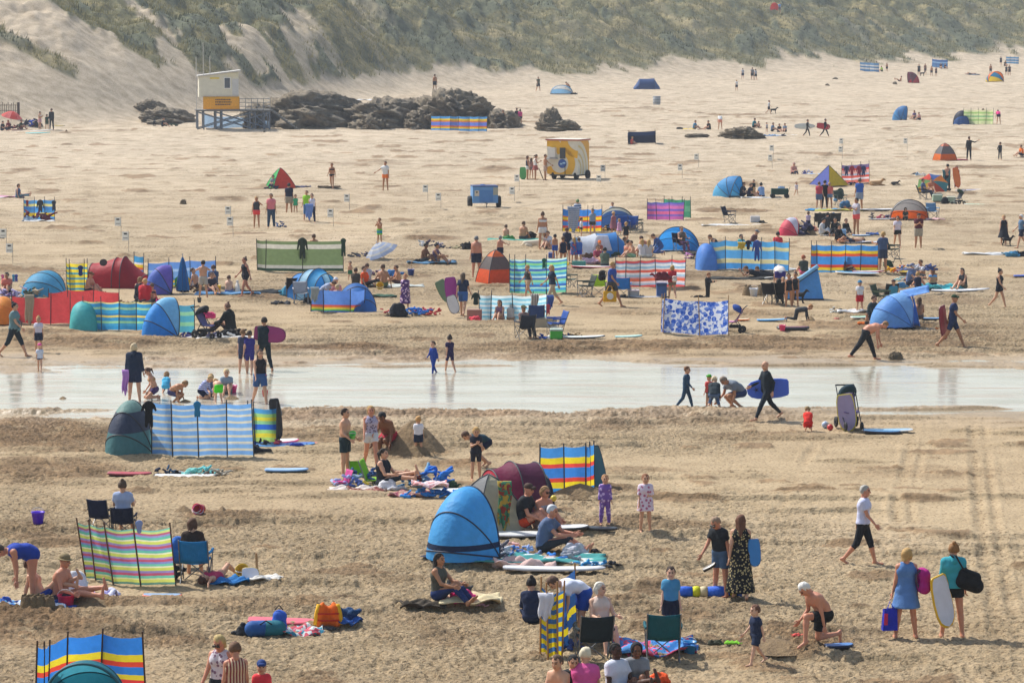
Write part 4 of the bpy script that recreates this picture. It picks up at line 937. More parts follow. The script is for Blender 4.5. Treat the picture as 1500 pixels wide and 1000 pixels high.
def stroller(px, py, rz, c, label, c2='navy', s=1., hood=True):
    root = base(px, py, 'pushchair', label, 'pushchair', rz); fm = mat('dgrey', .4, metal=.4, kind='metal')
    for x, y, r in ((-.25, .28, .13), (.25, .28, .13), (-.2, -.38, .10), (.2, -.38, .10)):
        w = MB(); w.lathe([(r*.35, -.018), (r*.85, -.025), (r, -.015), (r, .015), (r*.85, .025), (r*.35, .018), (r*.35, -.018)], 18, (x, y, r), Matrix.Rotation(math.pi/2, 3, 'Y')); w.build('wheel', mat('black', .7, kind='rubber'), root, True)
    for x in (-.23, .23):
        f = MB(); f.tube([(x*.85, -.38, .10), (x, .05, .48), (x, .36, .95), (x, .44, 1.0)], .014, 6); f.tube([(x, .28, .13), (x, .02, .5)], .014, 6); f.build('frame', fm, root)
    f = MB(); f.tube([(-.23, .44, 1.0), (.23, .44, 1.0)], .02, 6); f.build('handlebar', mat('black', .6, kind='rubber'), root)
    q = MB(); q.grid(lambda u, v: Vector(((u-.5)*.38, -.22+.28*min(v*2, 1)+.22*max(v*2-1, 0), .42+.03*math.sin(math.pi*u)*-1+.45*max(v*2-1, 0))), 6, 12); q.build('seat', mat(c, .8), root, True, .03)
    if hood:
        q = MB(); q.grid(lambda u, v: Vector((-.21*math.cos(math.pi*u), .30-.42*math.sin(R(15+100*v))*max(math.sin(math.pi*u), 0)**.6*.9, .72+.34*max(math.sin(math.pi*u), 0)**.6*math.cos(R(15+100*v)-.9))), 14, 10); q.build('hood', mat(c2, .7, .2), root, True, .01)
    q = MB(); q.box(-.18, .18, -.18, .22, .20, .30); q.build('basket', mat('black', .8), root)
    root.scale = (s, s, s)
    return root
def dog(px, py, rz, c, label, pose='stand', s=1.):
    root = base(px, py, 'dog', label, 'dog', rz); P = []
    if pose == 'stand':
        P = [cap((0, .22, .42), (0, -.18, .42), .09, .115, .04), cap((0, -.24, .46), (0, -.36, .60), .07, .055, .04), cap((0, -.38, .63), (0, -.42, .62), .065, .055, .02), cap((0, -.44, .61), (0, -.52, .58), .035, .025, .02),
             cap((0, .30, .45), (0, .42, .56), .022, .012, .02)]
        for x in (-.07, .07):
            P += [cap((x, -.2, .38), (x, -.19, .2), .045, .028, .03), cap((x, -.19, .2), (x, -.21, .03), .026, .024, .01), cap((x, -.22, .025), (x, -.26, .02), .025, .02, .01),
                  cap((x, .24, .38), (x, .2, .22), .06, .035, .03), cap((x, .2, .22), (x, .30, .15), .032, .024, .01), cap((x, .30, .15), (x, .28, .03), .022, .022, .01), cap((x, .27, .025), (x, .22, .02), .024, .02, .01),
                  cap((x*.6, -.36, .67), (x*.75, -.34, .62), .02, .026, .01)]
    elif pose == 'lie':
        P = [cap((0, .25, .13), (0, -.2, .16), .12, .12, .05), cap((0, -.26, .2), (0, -.36, .30), .075, .06, .04), cap((0, -.38, .33), (0, -.42, .32), .07, .06, .02), cap((0, -.45, .31), (0, -.53, .28), .036, .026, .02), cap((0, .34, .08), (.1, .52, .04), .025, .014, .02)]
        for x in (-.09, .09): P += [cap((x, -.2, .08), (x, -.46, .03), .04, .028, .03), cap((x*1.3, .22, .08), (x*1.6, .02, .04), .07, .035, .03), cap((x*.5, -.36, .38), (x*.75, -.35, .31), .02, .026, .01)]
    else:
        P = [cap((0, .12, .14), (0, -.08, .42), .13, .10, .05), cap((0, -.1, .46), (0, -.15, .58), .07, .055, .04), cap((0, -.17, .62), (0, -.21, .61), .065, .055, .02), cap((0, -.23, .6), (0, -.31, .57), .035, .025, .02), cap((0, .2, .06), (.08, .38, .03), .024, .013, .02)]
        for x in (-.07, .07): P += [cap((x, -.12, .38), (x, -.15, .03), .04, .025, .03), cap((x, -.16, .02), (x, -.2, .02), .025, .02, .01), cap((x*1.4, .12, .1), (x*1.4, -.04, .03), .07, .03, .03), cap((x*.6, -.16, .66), (x*.8, -.15, .6), .02, .026, .01)]
    v, q = nets([tuple([p[0], p[1]*s, p[2]*s, p[3]*s, p[4]*s, p[5]*s, p[6]]) for p in P], .02*s); obj('body', np_mesh('body', v, q), mat(c, .9, kind='fur'), root)
    return root
def castle(px, py, label, s=1.):
    q = MB(); q.lathe([(.16*s, -.03), (.15*s, .02), (.115*s, .24*s), (.10*s, .25*s), (.001, .245*s)], 18)
    for j in range(4): a = math.pi/2*j+.4; q.box(-.025*s, .025*s, -.02, .02, .23*s, .29*s, at=(math.cos(a)*.075*s, math.sin(a)*.075*s, 0))
    X, Y = gxy(px, py); o = q.build('sandcastle', DSAND, None, True); o.location = (X, Y, gz(X, Y)); return tag(o, label, 'sandcastle')
def cube_thing(px, py, w, d, h, c, name, label, rz=0, lid=None, z=0, cat=None):
    root = base(px, py, name, label, cat or name.replace('_', ' '), rz, None, z); v, q = nets([cap((sx*(w/2-.04), sy*(d/2-.04), .05), (sx*(w/2-.05), sy*(d/2-.05), h-.05), .045, .045, .0) for sx in (1, -1) for sy in (1, -1)]+[cap((0, 0, h*.5), (0, 0, h*.5), .01, .01, 0)], .02)
    m = MB(); m.box(-w/2, w/2, -d/2, d/2, .01, h*(.8 if lid else 1)); o = m.build('body', mat(c, .5, kind='plastic'), root)
    b = o.modifiers.new('b', 'BEVEL'); b.width = .02; b.segments = 2
    if lid: m = MB(); m.box(-w/2-.01, w/2+.01, -d/2-.01, d/2+.01, h*.8+.002, h); o = m.build('lid', mat(lid, .5, kind='plastic'), root); b = o.modifiers.new('b', 'BEVEL'); b.width = .02; b.segments = 2
    m = MB(); m.tube([(-w*.45, 0, h*.8), (-w*.45, 0, h*1.15), (w*.45, 0, h*1.15), (w*.45, 0, h*.8)], .012, 5); m.build('handle', mat('lgrey', .5, kind='plastic'), root)
    return root
def carried(px, py, ybase, label, L, W, col, rim, rot, name='bodyboard', **k):
    return board(0, 0, L, W, label, col, rim, 'held', rot=[R(a) for a in rot], at=up_at(px, py, ybase)+Vector((0, k.pop('dy', -.12), 0)), name=name, **k)
# ---------------------------------------------------------------- far: rocks, hut, distant groups
p = person
rock(244, 181, 80, 20, 12, 'long low dark rock on the left sand slope', 3, tilt=-.5)
rock(214, 164, 46, 16, 9, 'small upper tip of the dark rock on the left slope', 5)
rock(450, 185, 160, 47, 26, 'largest rounded grey rock mass right of the lifeguard hut', 1, sharp=.22)
rock(372, 186, 50, 30, 18, 'low dark rock half hidden behind the hut stilts', 9)
rock(555, 187, 120, 38, 20, 'grey rock ridge between the big rounded mass and the jagged pile', 2)
rock(546, 190, 52, 18, 8, 'low rounded rock in front of the ridge', 4)
rock(612, 189, 48, 24, 9, 'low rock touching the left end of the striped windbreak', 6)
rock(660, 186, 122, 47, 22, 'tall jagged rock pile behind the striped windbreak', 7, sharp=.5)
rock(606, 182, 86, 33, 16, 'cracked brown rock left of the jagged pile', 8)
rock(738, 188, 56, 24, 12, 'low rock tail trailing right of the jagged pile', 11, tilt=-.3)
rock(806, 191, 34, 28, 5, 'upright stump of the lone rock on open sand', 12, sharp=.5)
rock(816, 192, 66, 15, 7, 'spreading skirt of the lone rock on open sand', 13, sharp=.4)
rock(1090, 203, 60, 14, 6, 'low dark rock lump beside the seated group', 14, sharp=.5)
rock(1022, 202, 36, 5, 4, 'thin flat dark rock left of the seated group', 15)
rock(1063, 202, 20, 6, 3, 'small rock bump between two flat dark rocks', 16)
rock(268, 301, 9, 8, .6, 'small dark mossy boulder alone on pale sand', 17)
rock(387, 0+194, 3, 3, .3, 'tiny dark stone by the hut ramp', 18)
rock(1313, 526, 20, 9, .5, 'knobbly wet rock at the stream edge by the bending man', 19, sharp=.5)
rock(1311, 124, 6, 4, 1, 'dark stone left of the distant red tent', 21)
rock(1212, 126, 6, 3, 1, 'dark stone on empty far sand', 22)
rock(1224, 117, 8, 3, 1, 'flat stone on the far sand near the dune foot', 23)
# lifeguard hut on stilts
hut = base(333, 190, 'lifeguard_hut', 'white lifeguard lookout hut on tall grey stilts with an orange banner', 'lifeguard hut', 8)
w = mat('dcd8c4', .6, kind='paint'); g = mat('6e6c68', .7, kind='paint')
q = MB(); k = len(q.v)
q.add([(-2.6, -1.4, 2.45), (1.0, -1.4, 2.45), (1.0, 1.4, 2.45), (-2.6, 1.4, 2.45), (-2.6, -1.4, 4.3), (1.0, -1.4, 4.75), (1.0, 1.4, 4.75), (-2.6, 1.4, 4.3)], [(0, 1, 5, 4), (1, 2, 6, 5), (2, 3, 7, 6), (3, 0, 4, 7), (0, 3, 2, 1), (4, 5, 6, 7)]); q.build('cabin', w, hut)
q = MB(); q.add([(-2.75, -1.6, 4.30), (1.2, -1.6, 4.80), (1.2, 1.6, 4.80), (-2.75, 1.6, 4.30), (-2.75, -1.6, 4.42), (1.2, -1.6, 4.92), (1.2, 1.6, 4.92), (-2.75, 1.6, 4.42)], [(0, 1, 5, 4), (1, 2, 6, 5), (2, 3, 7, 6), (3, 0, 4, 7), (0, 3, 2, 1), (4, 5, 6, 7)]); q.build('roof', mat('c9c6be', .6, kind='paint'), hut)
f = MB(); f.box(-.35, .28, -1.46, -1.40, 3.2, 4.25); f = f.build('window', mat('f0eee8', .5, kind='paint'), hut)
q = MB(); q.box(-.28, .21, -1.475, -1.462, 3.28, 4.18); q.build('pane', mat('4c5560', .2, kind='glass'), f)
q = MB(); q.box(.42, .98, -1.43, -1.402, 2.6, 4.1); q.build('door', mat('c8c8c6', .5, kind='paint'), hut)
q = MB(); q.box(.0, .95, -1.45, -1.40, 4.3, 4.66); q.build('shutter_board', mat('dcd5b8', .5, kind='paint'), hut)
q = MB(); q.box(-1.6, -.75, -1.44, -1.403, 4.10, 4.24); q.build('name_plate', mat('e2c83a', .5, kind='paint'), hut)
bn = MB(); bn.grid(lambda u, v: Vector((-2.25+3.3*u, -1.58-.02*math.sin(u*9), 1.35+1.15*v)), 14, 4); bn = bn.build('banner', mat('f0a818', .6), hut, True, .02)
rg = random.Random(3)
for r_, wd in ((2.22, .7), (2.0, .85), (1.78, .8)):
    x = -1.15; q = MB()
    while x < -1.15+wd*1.75: ww = rg.uniform(.08, .2); q.box(x, x+ww, -1.622, -1.607, r_-.055, r_+.055); x += ww+.05
    q.build('lettering', mat('5a4420', .6, kind='paint'), bn)
q = MB(); q.box(-2.9, 3.9, -1.55, 1.6, 1.16, 1.30); q.build('deck', g, hut)
for x in (-2.75, -2.2, -1.1, -.55, 2.0, 2.5, 3.3, 3.8):
    for y in (-1.4, 1.4): q = MB(); q.tube([(x, y, -.6), (x, y, 1.16)], .07, 6); q.build('stilt', mat('6f7680', .6, kind='paint'), hut)
for y in (-1.45, 1.45):
    for a, b in ((-2.7, 2.2), (-1.1, 3.8), (2.2, 3.8)):
        for c in (0, 1): q = MB(); q.tube([(a, y, .05+c*1.0), (b, y, 1.05-c*1.0)], .035, 5); q.build('cross_brace', mat('6d7684', .6, kind='paint'), hut)
for z in (1.6, 1.95, 2.3): q = MB(); q.tube([(1.05, -1.5, z), (3.85, -1.5, z), (3.85, 1.5, z)], .03, 5); q.build('handrail', mat('8a8c8c', .5, metal=.3, kind='metal'), hut)
for x in (1.05, 1.6, 2.15, 2.7, 3.25, 3.85): q = MB(); q.tube([(x, -1.5, 1.3), (x, -1.5, 2.35)], .03, 5); q.build('baluster', mat('8a8c8c', .5, metal=.3, kind='metal'), hut)
for x, z in ((-2.85, 6.1), (-2.2, 7.4), (-1.6, 6.2)): q = MB(); q.tube([(x, -1.5, 1.3 if x < -2.8 else 4.4), (x, -1.5, z)], .035, 5); q.build('aerial_mast', mat('c8c4bc', .5, metal=.3, kind='metal'), hut)
q = MB()
for i in range(12): q.box(3.9+i*.22, 4.16+i*.22, -1.2, .2, 1.24-i*.115-.1, 1.24-i*.115)
for y in (-1.25, .2): q.tube([(3.9, y, 1.2), (6.5, y, -.1)], .06, 5)
q.build('stairs', g, hut)
for o_ in hut.children:
    zz_ = [v_.co.z for v_ in o_.data.vertices]
    if min(zz_) > 1.1: o_.location.z = .5
    elif 'stilt' in o_.name:
        for v_ in o_.data.vertices: v_.co.z = 1.66 if v_.co.z > 1 else v_.co.z
    elif 'brace' in o_.name:
        for v_ in o_.data.vertices: v_.co.z *= 1.5
    elif 'stairs' in o_.name:
        for v_ in o_.data.vertices: v_.co.z = (v_.co.z+.1)*1.42-.1
tag((lambda X: (setattr(X, 'location', (gxy(322, 189)[0], gxy(322, 189)[1]+1.6, gz(*gxy(322, 189)))), X)[1])((lambda m: (m.grid(lambda u, v: Vector((-1.6+6.0*u, .04*math.sin(u*20), .02+1.25*v*(1-.45*u)-.05*math.sin(u*9))), 24, 5), m)[1])(MB()).build('tarpaulin', mat('a8c6e4', .8, .5), None, True)), 'pale blue sheet strung between the stilts under the hut', 'tarpaulin')
fn_ = base(8, 168, 'paling_fence', 'short weathered wooden paling fence at the left edge', 'fence')
for i in range(15): q = MB(); q.box(-1.3+i*.17, -1.23+i*.17, 0, .03, -.1, 1.0+.12*math.sin(i*2.3)); q.build('paling', mat('8a7a68', .9, kind='wood'), fn_)
for z in (.3, .8): q = MB(); q.box(-1.3, 1.3, .031, .05, z, z+.05); q.build('wire_rail', mat('6a6058', .9, kind='wood'), fn_)
q = MB(); q.box(1.15, 1.33, -.05, .12, -.1, 1.1); q.build('post', mat('5a4a44', .9, kind='wood'), fn_)
umbrella(14, 191, 1.0, .55, ['coral', 'e97f80'], 'coral pink parasol tilted over the far left group', (8, 12), 1.75)
p(3, 192, 60, 'sit', 1.7, 'tee/wet', 'jeans/navy', 'short/black', 'person in dark clothes hunched under the coral parasol', sex='m')
p(13, 191, -20, 'sit', 1.65, 'long/maroon', 'jeans/black', 'bob/brown', 'person in dark red top seated under the coral parasol')
p(30, 191, 70, 'sit', 1.6, 'tee/dgreen', 'shorts/maroon', 'short/brown', 'seated person in dark green right of the coral parasol', sex='m')
lump(22, 190, 1.3, .6, .75, 'dgreen', 'heap of dark green and maroon bags by the coral parasol', 2, cols=['navy', 'maroon', 'dgreen'])
lump(47, 186, 1.5, .8, .95, 'navy', 'navy and red heap of bags behind the standing child', 4, cols=['navy', 'royal', '5a2438', 'navy'])
p(58, 189, 60, 'phone', 163.5, 'band/white', 'skirt/d8a8b0', 'bun/brown', 'woman in white bikini top and pink wrap by the far left parasol')
p(69, 191, 200, 'stand', 168, 'shorty/dgreen', None, 'short/brown', 'child in green and dark wetsuit beside the tall dark wetsuit', sex='m')
p(76, 191, 210, 'stand', 159, 'wet/wet', None, 'short/brown', 'tall person in dark wetsuit beside the green wetsuit child', sex='m')
board(56, 196, 2.6, .7, 'cyan and white surfboard lying left of the wetsuit pair', 'aqua', 'aqua', rz=-25, name='surfboard', prof=SURF)
board(60, 192.5, 2.2, .6, 'white surfboard lying at the feet of the wetsuit pair', 'white', 'lgrey', rz=-5, name='surfboard', prof=SURF)
board(86, 185.5, 1.2, .5, 'yellow bodyboard lying right of the wetsuit pair', 'yellow', 'dgrey', rz=10)
rock(97, 194, 5, 4, .3, 'small dark lump on sand right of the surfboards', 31, name='sand_mound', m=DSAND)
dog(226, 185, 180, 'black', 'black dog standing below the left rock')
p(238, 186, 90, 'sit', 1.6, 'tee/wet', 'shorts/wet', 'short/brown', 'person in black seated below the left rock', sex='m')
lump(250, 185, 1.2, .5, .35, 'dgreen', 'dark bundle beside the person below the left rock', 1)
p(447, 182, 30, 'stand', 1.2, 'tee/salmon', 'shorts/grey', 'short/gold', 'child in pink top standing by the big rounded rock')
p(456, 183, 0, 'stand', 159, 'wet/navy', None, 'short/brown', 'person in dark wetsuit standing by the big rounded rock', sex='m')
carried(461, 175, 183, 'small blue bodyboard held by the person at the big rock', .9, .45, 'blue', 'white', (0, 80, 90))
p(475, 181, -60, 'sit', 1.6, 'tee/coral', 'shorts/black', 'bob/brown', 'seated person in coral top by the big rounded rock')
lump(428, 181, .6, .4, .3, 'black', 'black bag at the foot of the big rounded rock', 3)
p(637, 177, 170, 'stand', 1.62, None, 'shorts/dgrey', 'short/brown', 'bare backed person standing on top of the jagged rocks', sex='m', skin='tan', z=2.9)
towel(534, 172, 1.6, .8, 'white', 'white towel spread on the rock ridge', z=1.75)
ST1 = 'sky|yellow*.6|e07a4a*.7|6f86e0*1.6|e0864a*.7|yellow*.8|sky'
windbreak([(631, 192), (645, 192), (659, 192), (671, 192.4), (687, 192.6), (701, 192.6), (713, 192.8)], 1.35, ST1, 'long blue windbreak with yellow and orange stripes below the jagged rocks', group='windbreaks')
p(737, 188, 0, 'stand', 161, None, 'shorts/navy', 'short/brown', 'shirtless person behind the right end of the jagged rocks', sex='m', skin='tan')
p(748, 188, -30, 'sit', 1.6, 'tee/white', 'shorts/lilac', 'short/black', 'seated person in white by the rock tail')
p(757, 184, 180, 'stand', 158.5, 'wet/wet', None, 'short/brown', 'person in dark wetsuit beside the bright pink top', sex='m')
p(762, 184.5, 180, 'stand', 160, 'tee/hot', 'short/navy', 'bob/brown', 'person in bright pink top by the rock tail')
p(788, 134.5, 20, 'walk', 112, 'tee/6a6a58', 'shorts/dgrey', 'short/brown', 'far walker in grey green top left of the pale blue shelter', sex='m')
arc_tent(823, 138.5, 2.9, 1.15, 1.2, 20, ['8cc0e8', 'white', '8cc0e8'], 'half collapsed pale blue and white shelter below the dunes')
p(835, 138, -60, 'bend', 1.7, 'tank/c08868', 'short/dgrey', 'short/brown', 'person bending over the half collapsed pale shelter', sex='m', lean=40)
lump(841, 138.6, .8, .4, .3, 'black', 'dark bag beside the half collapsed pale shelter', 5)
tunnel_tent(948, 131, 0, [(-1.75, 1.0, .25), (-1.0, 1.1, 1.35), (.9, 1.1, 1.4), (1.6, 1.0, .3)], ['3a62a0', '2f5590', '4a6fa8'], 'dark blue dome tent alone below the dunes', close1=True)
bn_ = base(962, 154.5, 'litter_bin', 'pale grey slatted bin standing alone on the far sand', 'bin')
q = MB(); q.lathe([(.001, .02), (.36, .02), (.40, .1), (.42, 1.0), (.38, 1.02), (.36, .1), (.001, .08)], 20); q.build('drum', mat('a8acb0', .6, kind='paint'), bn_, True)
for z in (.3, .6, .9): q = MB(); q.lathe([(.425, z), (.44, z+.02), (.44, z+.06), (.425, z+.08)], 20); q.build('hoop', mat('84888c', .5, kind='paint'), bn_, True)
p(1079, 133.5, 180, 'walk', 117, 'tee/white', 'shorts/dgrey', 'short/gold', 'far walker in white shirt heading for the dunes', sex='m')
p(1088, 117.5, 180, 'walk', 101, 'tee/lgrey', 'shorts/navy', 'short/brown', 'far walker in pale grey just below the dunes', sex='m')
p(1102, 117.8, 175, 'walk', 98.5, 'tee/grey', 'shorts/dgrey', 'short/brown', 'left of the far pair walking below the dunes', sex='m')
p(1107, 118, 185, 'walk', 101, 'tee/lgrey', 'shorts/black', 'bob/brown', 'right of the far pair walking below the dunes')
p(1125, 167, 90, 'walk', 147, 'tee/silver', 'shorts/dgrey', 'short/brown', 'dog walker in pale top on the middle sand', sex='m')
dog(1133, 166.5, 90, 'black', 'black dog beside the walker in the pale top')
lump(996, 190, .5, .35, .3, 'black', 'black bag left of the far seated pair', 6)
p(1017, 190.5, 60, 'sit', 1.65, 'tee/4f8fb8', 'shorts/grey', 'short/brown', 'seated person in blue top on a yellow towel', sex='m')
towel(1009, 190.5, 1., .6, 'yellow', 'yellow towel beside the seated person in blue')
p(1039, 191.5, -60, 'sit', 1.7, 'tee/black', 'shorts/dgrey', 'short/black', 'seated person in black facing left, far middle', sex='m')
lump(1030, 191.5, .9, .4, .28, 'black', 'low dark pile between the two far seated people', 7)
p(1055, 192, 180, 'bend', 1.65, 'tee/white', 'short/salmon', 'short/gold', 'person in white bending away, right of the seated pair', lean=48)
p(1104, 187.5, 60, 'sit', 1.7, 'tee/teal', 'shorts/black', 'short/brown', 'seated person in teal behind the low rock lump', sex='m')
p(1112, 187.5, -50, 'sit', 1.1, 'tee/c8a088', 'shorts/grey', 'short/brown', 'seated child behind the low rock lump')
lump(1092, 187.5, .9, .5, .25, 'black', 'black bags behind the low rock lump', 8)
p(1123, 194, 20, 'stand', 180, 'tank/lgrey', 'short/grey', 'short/brown', 'standing child in grey right of the low rock lump')
for i, (x, y, c, l) in enumerate(((1131, 193, 'tee/6a86a8', 'seated figure in dusty blue, leftmost of the low pale blue group'), (1141, 194.5, 'tee/wet', 'seated figure in black in the low pale blue group'), (1150, 194, 'tee/8aa0b8', 'seated figure in grey blue, rightmost of the low pale blue group'))):
    p(x, y, 60-40*i, 'sit', 1.5, c, 'shorts/dgrey', 'short/brown', l, sex='m')
lump(1136, 200.5, 1.9, .6, .3, 'sky', 'pale blue rolled mats in front of the low seated group', 9, cols=['sky', 'lblue', 'navy'], name='mat_heap', cat='mats')
towel(1150, 199.5, 2.2, .6, 'white', 'white towel under the low seated group')
p(1181, 200.5, 70, 'walk', 175, 'wet/wet', None, 'short/brown', 'surfer in black wetsuit carrying a white board', sex='m')
carried(1179, 185, 200.5, 'white surfboard carried by the left surfer', 1.9, .5, 'd8d8cc', 'lgrey', (80, 0, 8), 'surfboard', prof=SURF)
p(1207, 200.5, 75, 'stride', 174, 'wet/wet', None, 'short/black', 'surfer in black wetsuit carrying a red board', sex='m')
carried(1206, 185, 200.5, 'red surfboard carried by the right surfer', 1.2, .55, 'red', 'maroon', (80, 8, 5), 'bodyboard')
windbreak([(920, 212), (922, 211.2), (959, 211.2), (960.5, 212)], .98, 'navy|navy|27385e', 'plain navy windbreak standing alone on the middle sand', tr=.25, group='windbreaks')
p(925, 211.8, 60, 'sit', 1.1, 'tee/coral', 'shorts/coral', 'short/gold', 'small child in coral in front of the navy windbreak')
arc_tent(1333, 121.5, 1.9, 1.5, 1.3, -80, ['red', '6e3040'], 'small red and maroon shelter on the far right sand')
p(1318, 120, -90, 'lean', 1.6, None, 'shorts/black', 'short/brown', 'person lying beside the small red and maroon shelter', skin='tan', sex='m')
BW = '5a8cc0|white*.7|5a8cc0*.7|white*.6|6f9ccc'
windbreak([(1260, 104.5), (1267, 105), (1274, 105.5), (1281, 106.2), (1287.5, 106.5)], 1.35, BW, 'blue and white striped windbreak, left of three near the dunes', group='windbreaks')
p(1284, 103.5, 180, 'stand', 90, 'tee/8a9070', 'shorts/dgrey', 'short/brown', 'person standing behind the left far striped windbreak', sex='m')
p(1292, 105.5, -60, 'sit', 1.6, 'tee/lime', 'shorts/dgrey', 'short/brown', 'person in yellow green seated right of the far striped windbreak')
p(1299, 105.8, 0, 'stand', 93, None, 'shorts/black', 'short/brown', 'shirtless person right of the far striped windbreak', sex='m', skin='tan')
p(1346, 111.5, 0, 'stand', 94, 'tee/dgrey', 'shorts/black', 'short/brown', 'leftmost of the four dark figures standing below the dunes', sex='m')
p(1355, 110.5, 20, 'stand', 94, 'tee/8a6a5a', 'shorts/dgrey', 'short/brown', 'second of the four dark figures below the dunes', sex='m')
dog(1351, 111.5, 100, '2a2420', 'dark dog between two figures below the dunes')
p(1364.5, 112, 0, 'stand', 97, None, 'shorts/dgrey', 'short/brown', 'third of the four dark figures below the dunes', sex='m', skin='tan')
p(1371, 112, 0, 'stand', 98.5, 'tee/6a5048', 'shorts/black', 'short/brown', 'rightmost of the four dark figures below the dunes', sex='m')
windbreak([(1365, 98.5), (1371, 99.4), (1380, 100.2), (1388, 100.8)], 1.25, '5a8cc0|4a7ab8|8ab4dc*.6|3f6cae', 'mid blue windbreak, middle of three near the dunes', group='windbreaks')
p(1378, 101, 0, 'sit', 1.6, 'tee/black', 'shorts/dgrey', 'short/brown', 'person seated in front of the middle far windbreak', sex='m')
p(1384, 101, 30, 'sit', 1.4, 'tee/navy', 'shorts/dgrey', 'short/brown', 'child seated in front of the middle far windbreak', sex='m')
windbreak([(1474, 93.4), (1480, 93.6), (1486, 93.8), (1492, 94)], 1.1, '6aa4d4|white*.6|5a94c8|white*.6|6aa4d4', 'pale blue windbreak, rightmost of three near the dunes', group='windbreaks')
p(1466, 96.5, 0, 'stand', 83, 'tee/dgrey', 'shorts/black', 'short/brown', 'dark figure left of the rightmost far windbreak', sex='m')
p(1472, 97, 30, 'sit', 1.6, 'tee/black', 'shorts/dgrey', 'short/brown', 'dark seated figure below the rightmost far windbreak')
p(1451, 109.5, 0, 'stand', 94, None, 'shorts/dgrey', 'short/brown', 'lone figure left of the yellow and blue tent', sex='m', skin='tan')
p(1474, 110.5, 0, 'stand', 96, 'tee/dgrey', 'shorts/black', 'short/brown', 'left of two figures right of the yellow and blue tent', sex='m')
p(1478.5, 111.5, 0, 'stand', 95.5, 'tee/5a4a48', 'shorts/black', 'short/brown', 'right of two figures right of the yellow and blue tent', sex='m')
arc_tent(1459, 120, 2.7, 1.45, 1.3, 30, ['yellow', '2f86b8', 'orange'], 'yellow, blue and orange striped shelter at far right')
p(1422, 109.5, -90, 'lieb', 1.6, None, 'shorts/navy', 'short/brown', 'person lying on a towel left of the yellow and blue tent', skin='tan', sex='m')
towel(1425, 110, 2, 1, '6a7a90', 'grey blue towel left of the yellow and blue tent')
arc_tent(1324, 176.5, 0.01+1.3, 1.42, 1.2, 60, ['4f94cc', '3b7cb8'], 'mid blue pop up shelter with a family at its door', floor='dgreen')
p(1340, 175.5, -40, 'sit', 1.6, 'tee/6a5a80', 'shorts/grey', 'bob/brown', 'person in muted purple seated at the mid blue shelter')
p(1347, 176, -60, 'sit', 1.4, 'tee/c08a88', 'shorts/navy', 'short/brown', 'child seated right of the mid blue shelter')
arc_tent(1409, 183.5, 1.7, 1.35, .9, 180, ['3463a8', 'navy'], 'dark blue half shelter joined to the green checked windbreak')
windbreak([(1411, 184), (1422, 184), (1433, 184), (1444, 184), (1454.5, 184)], 1.38, 'dce6b0|a8cc80*.6|dce6b0*.6|8cc088*.5|dce6b0*.6|a8cc80*.6|e6e8b8*.6', 'pale green and cream striped windbreak on the far right sand', group='windbreaks', tr=.55)
p(1433, 179, 180, 'sit', 1.7, 'tee/black', 'shorts/black', 'short/brown', 'dark figure behind the pale green windbreak', sex='m', z=.3)
p(1440, 179, 180, 'sit', 1.7, 'tee/dgrey', 'shorts/grey', 'bob/brown', 'second dark figure behind the pale green windbreak', z=.4)
p(1463, 183.5, 180, 'bend', 1.65, 'tee/hot', 'short/navy', 'short/brown', 'person in pink top and navy shorts bending by the pale green windbreak', lean=55)
dome_tent(1384, 235, 1.35, 1.28, 'orange and grey pyramid shelter on the far right sand', 18, bands='orange*1.1|7c7c7e*1.3|e88a6a*.5')
towel(1400, 235, 1.8, .9, 'b8606a', 'dark pink towel beside the orange pyramid shelter')
p(1419, 235, 150, 'stand', 200, 'wet/black', None, 'short/brown', 'tall person in black wetsuit with one arm raised', sex='m', sr=10, br=75, er=45, tr=-60, bl=14)
p(1465, 234, 200, 'stand', 208.5, 'wet/wet', None, 'short/brown', 'child in dark wetsuit with hand on hip near the right edge', bl=30, el=70, tl=60)
p(1497, 231, -60, 'sit', 1.6, 'tee/orange', 'shorts/navy', 'short/brown', 'person in orange seated at the right edge')
p(1142, 21, 0, 'stand', 1.7, 'tee/lblue', 'shorts/grey', 'short/brown', 'figure in pale blue high up on the dune', sex='m')
_p = GAL['root']; X_, Y_ = _p.location[:2]
k_ = empty('dome_kite', (X_-.9, Y_-.5, gz(X_, Y_)+.4), 0, 'small red kite lying in the grass high on the dune', 'kite')
q = MB(); q.grid(lambda u, v: Vector(((u-.5)*1.4*(1-.6*abs(v-.4)), .1*math.sin(u*3)-.3*v, v*1.1+.2*math.sin(math.pi*u))), 8, 8); q.build('sail', mat('coral', .6, .4), k_, True, .02)
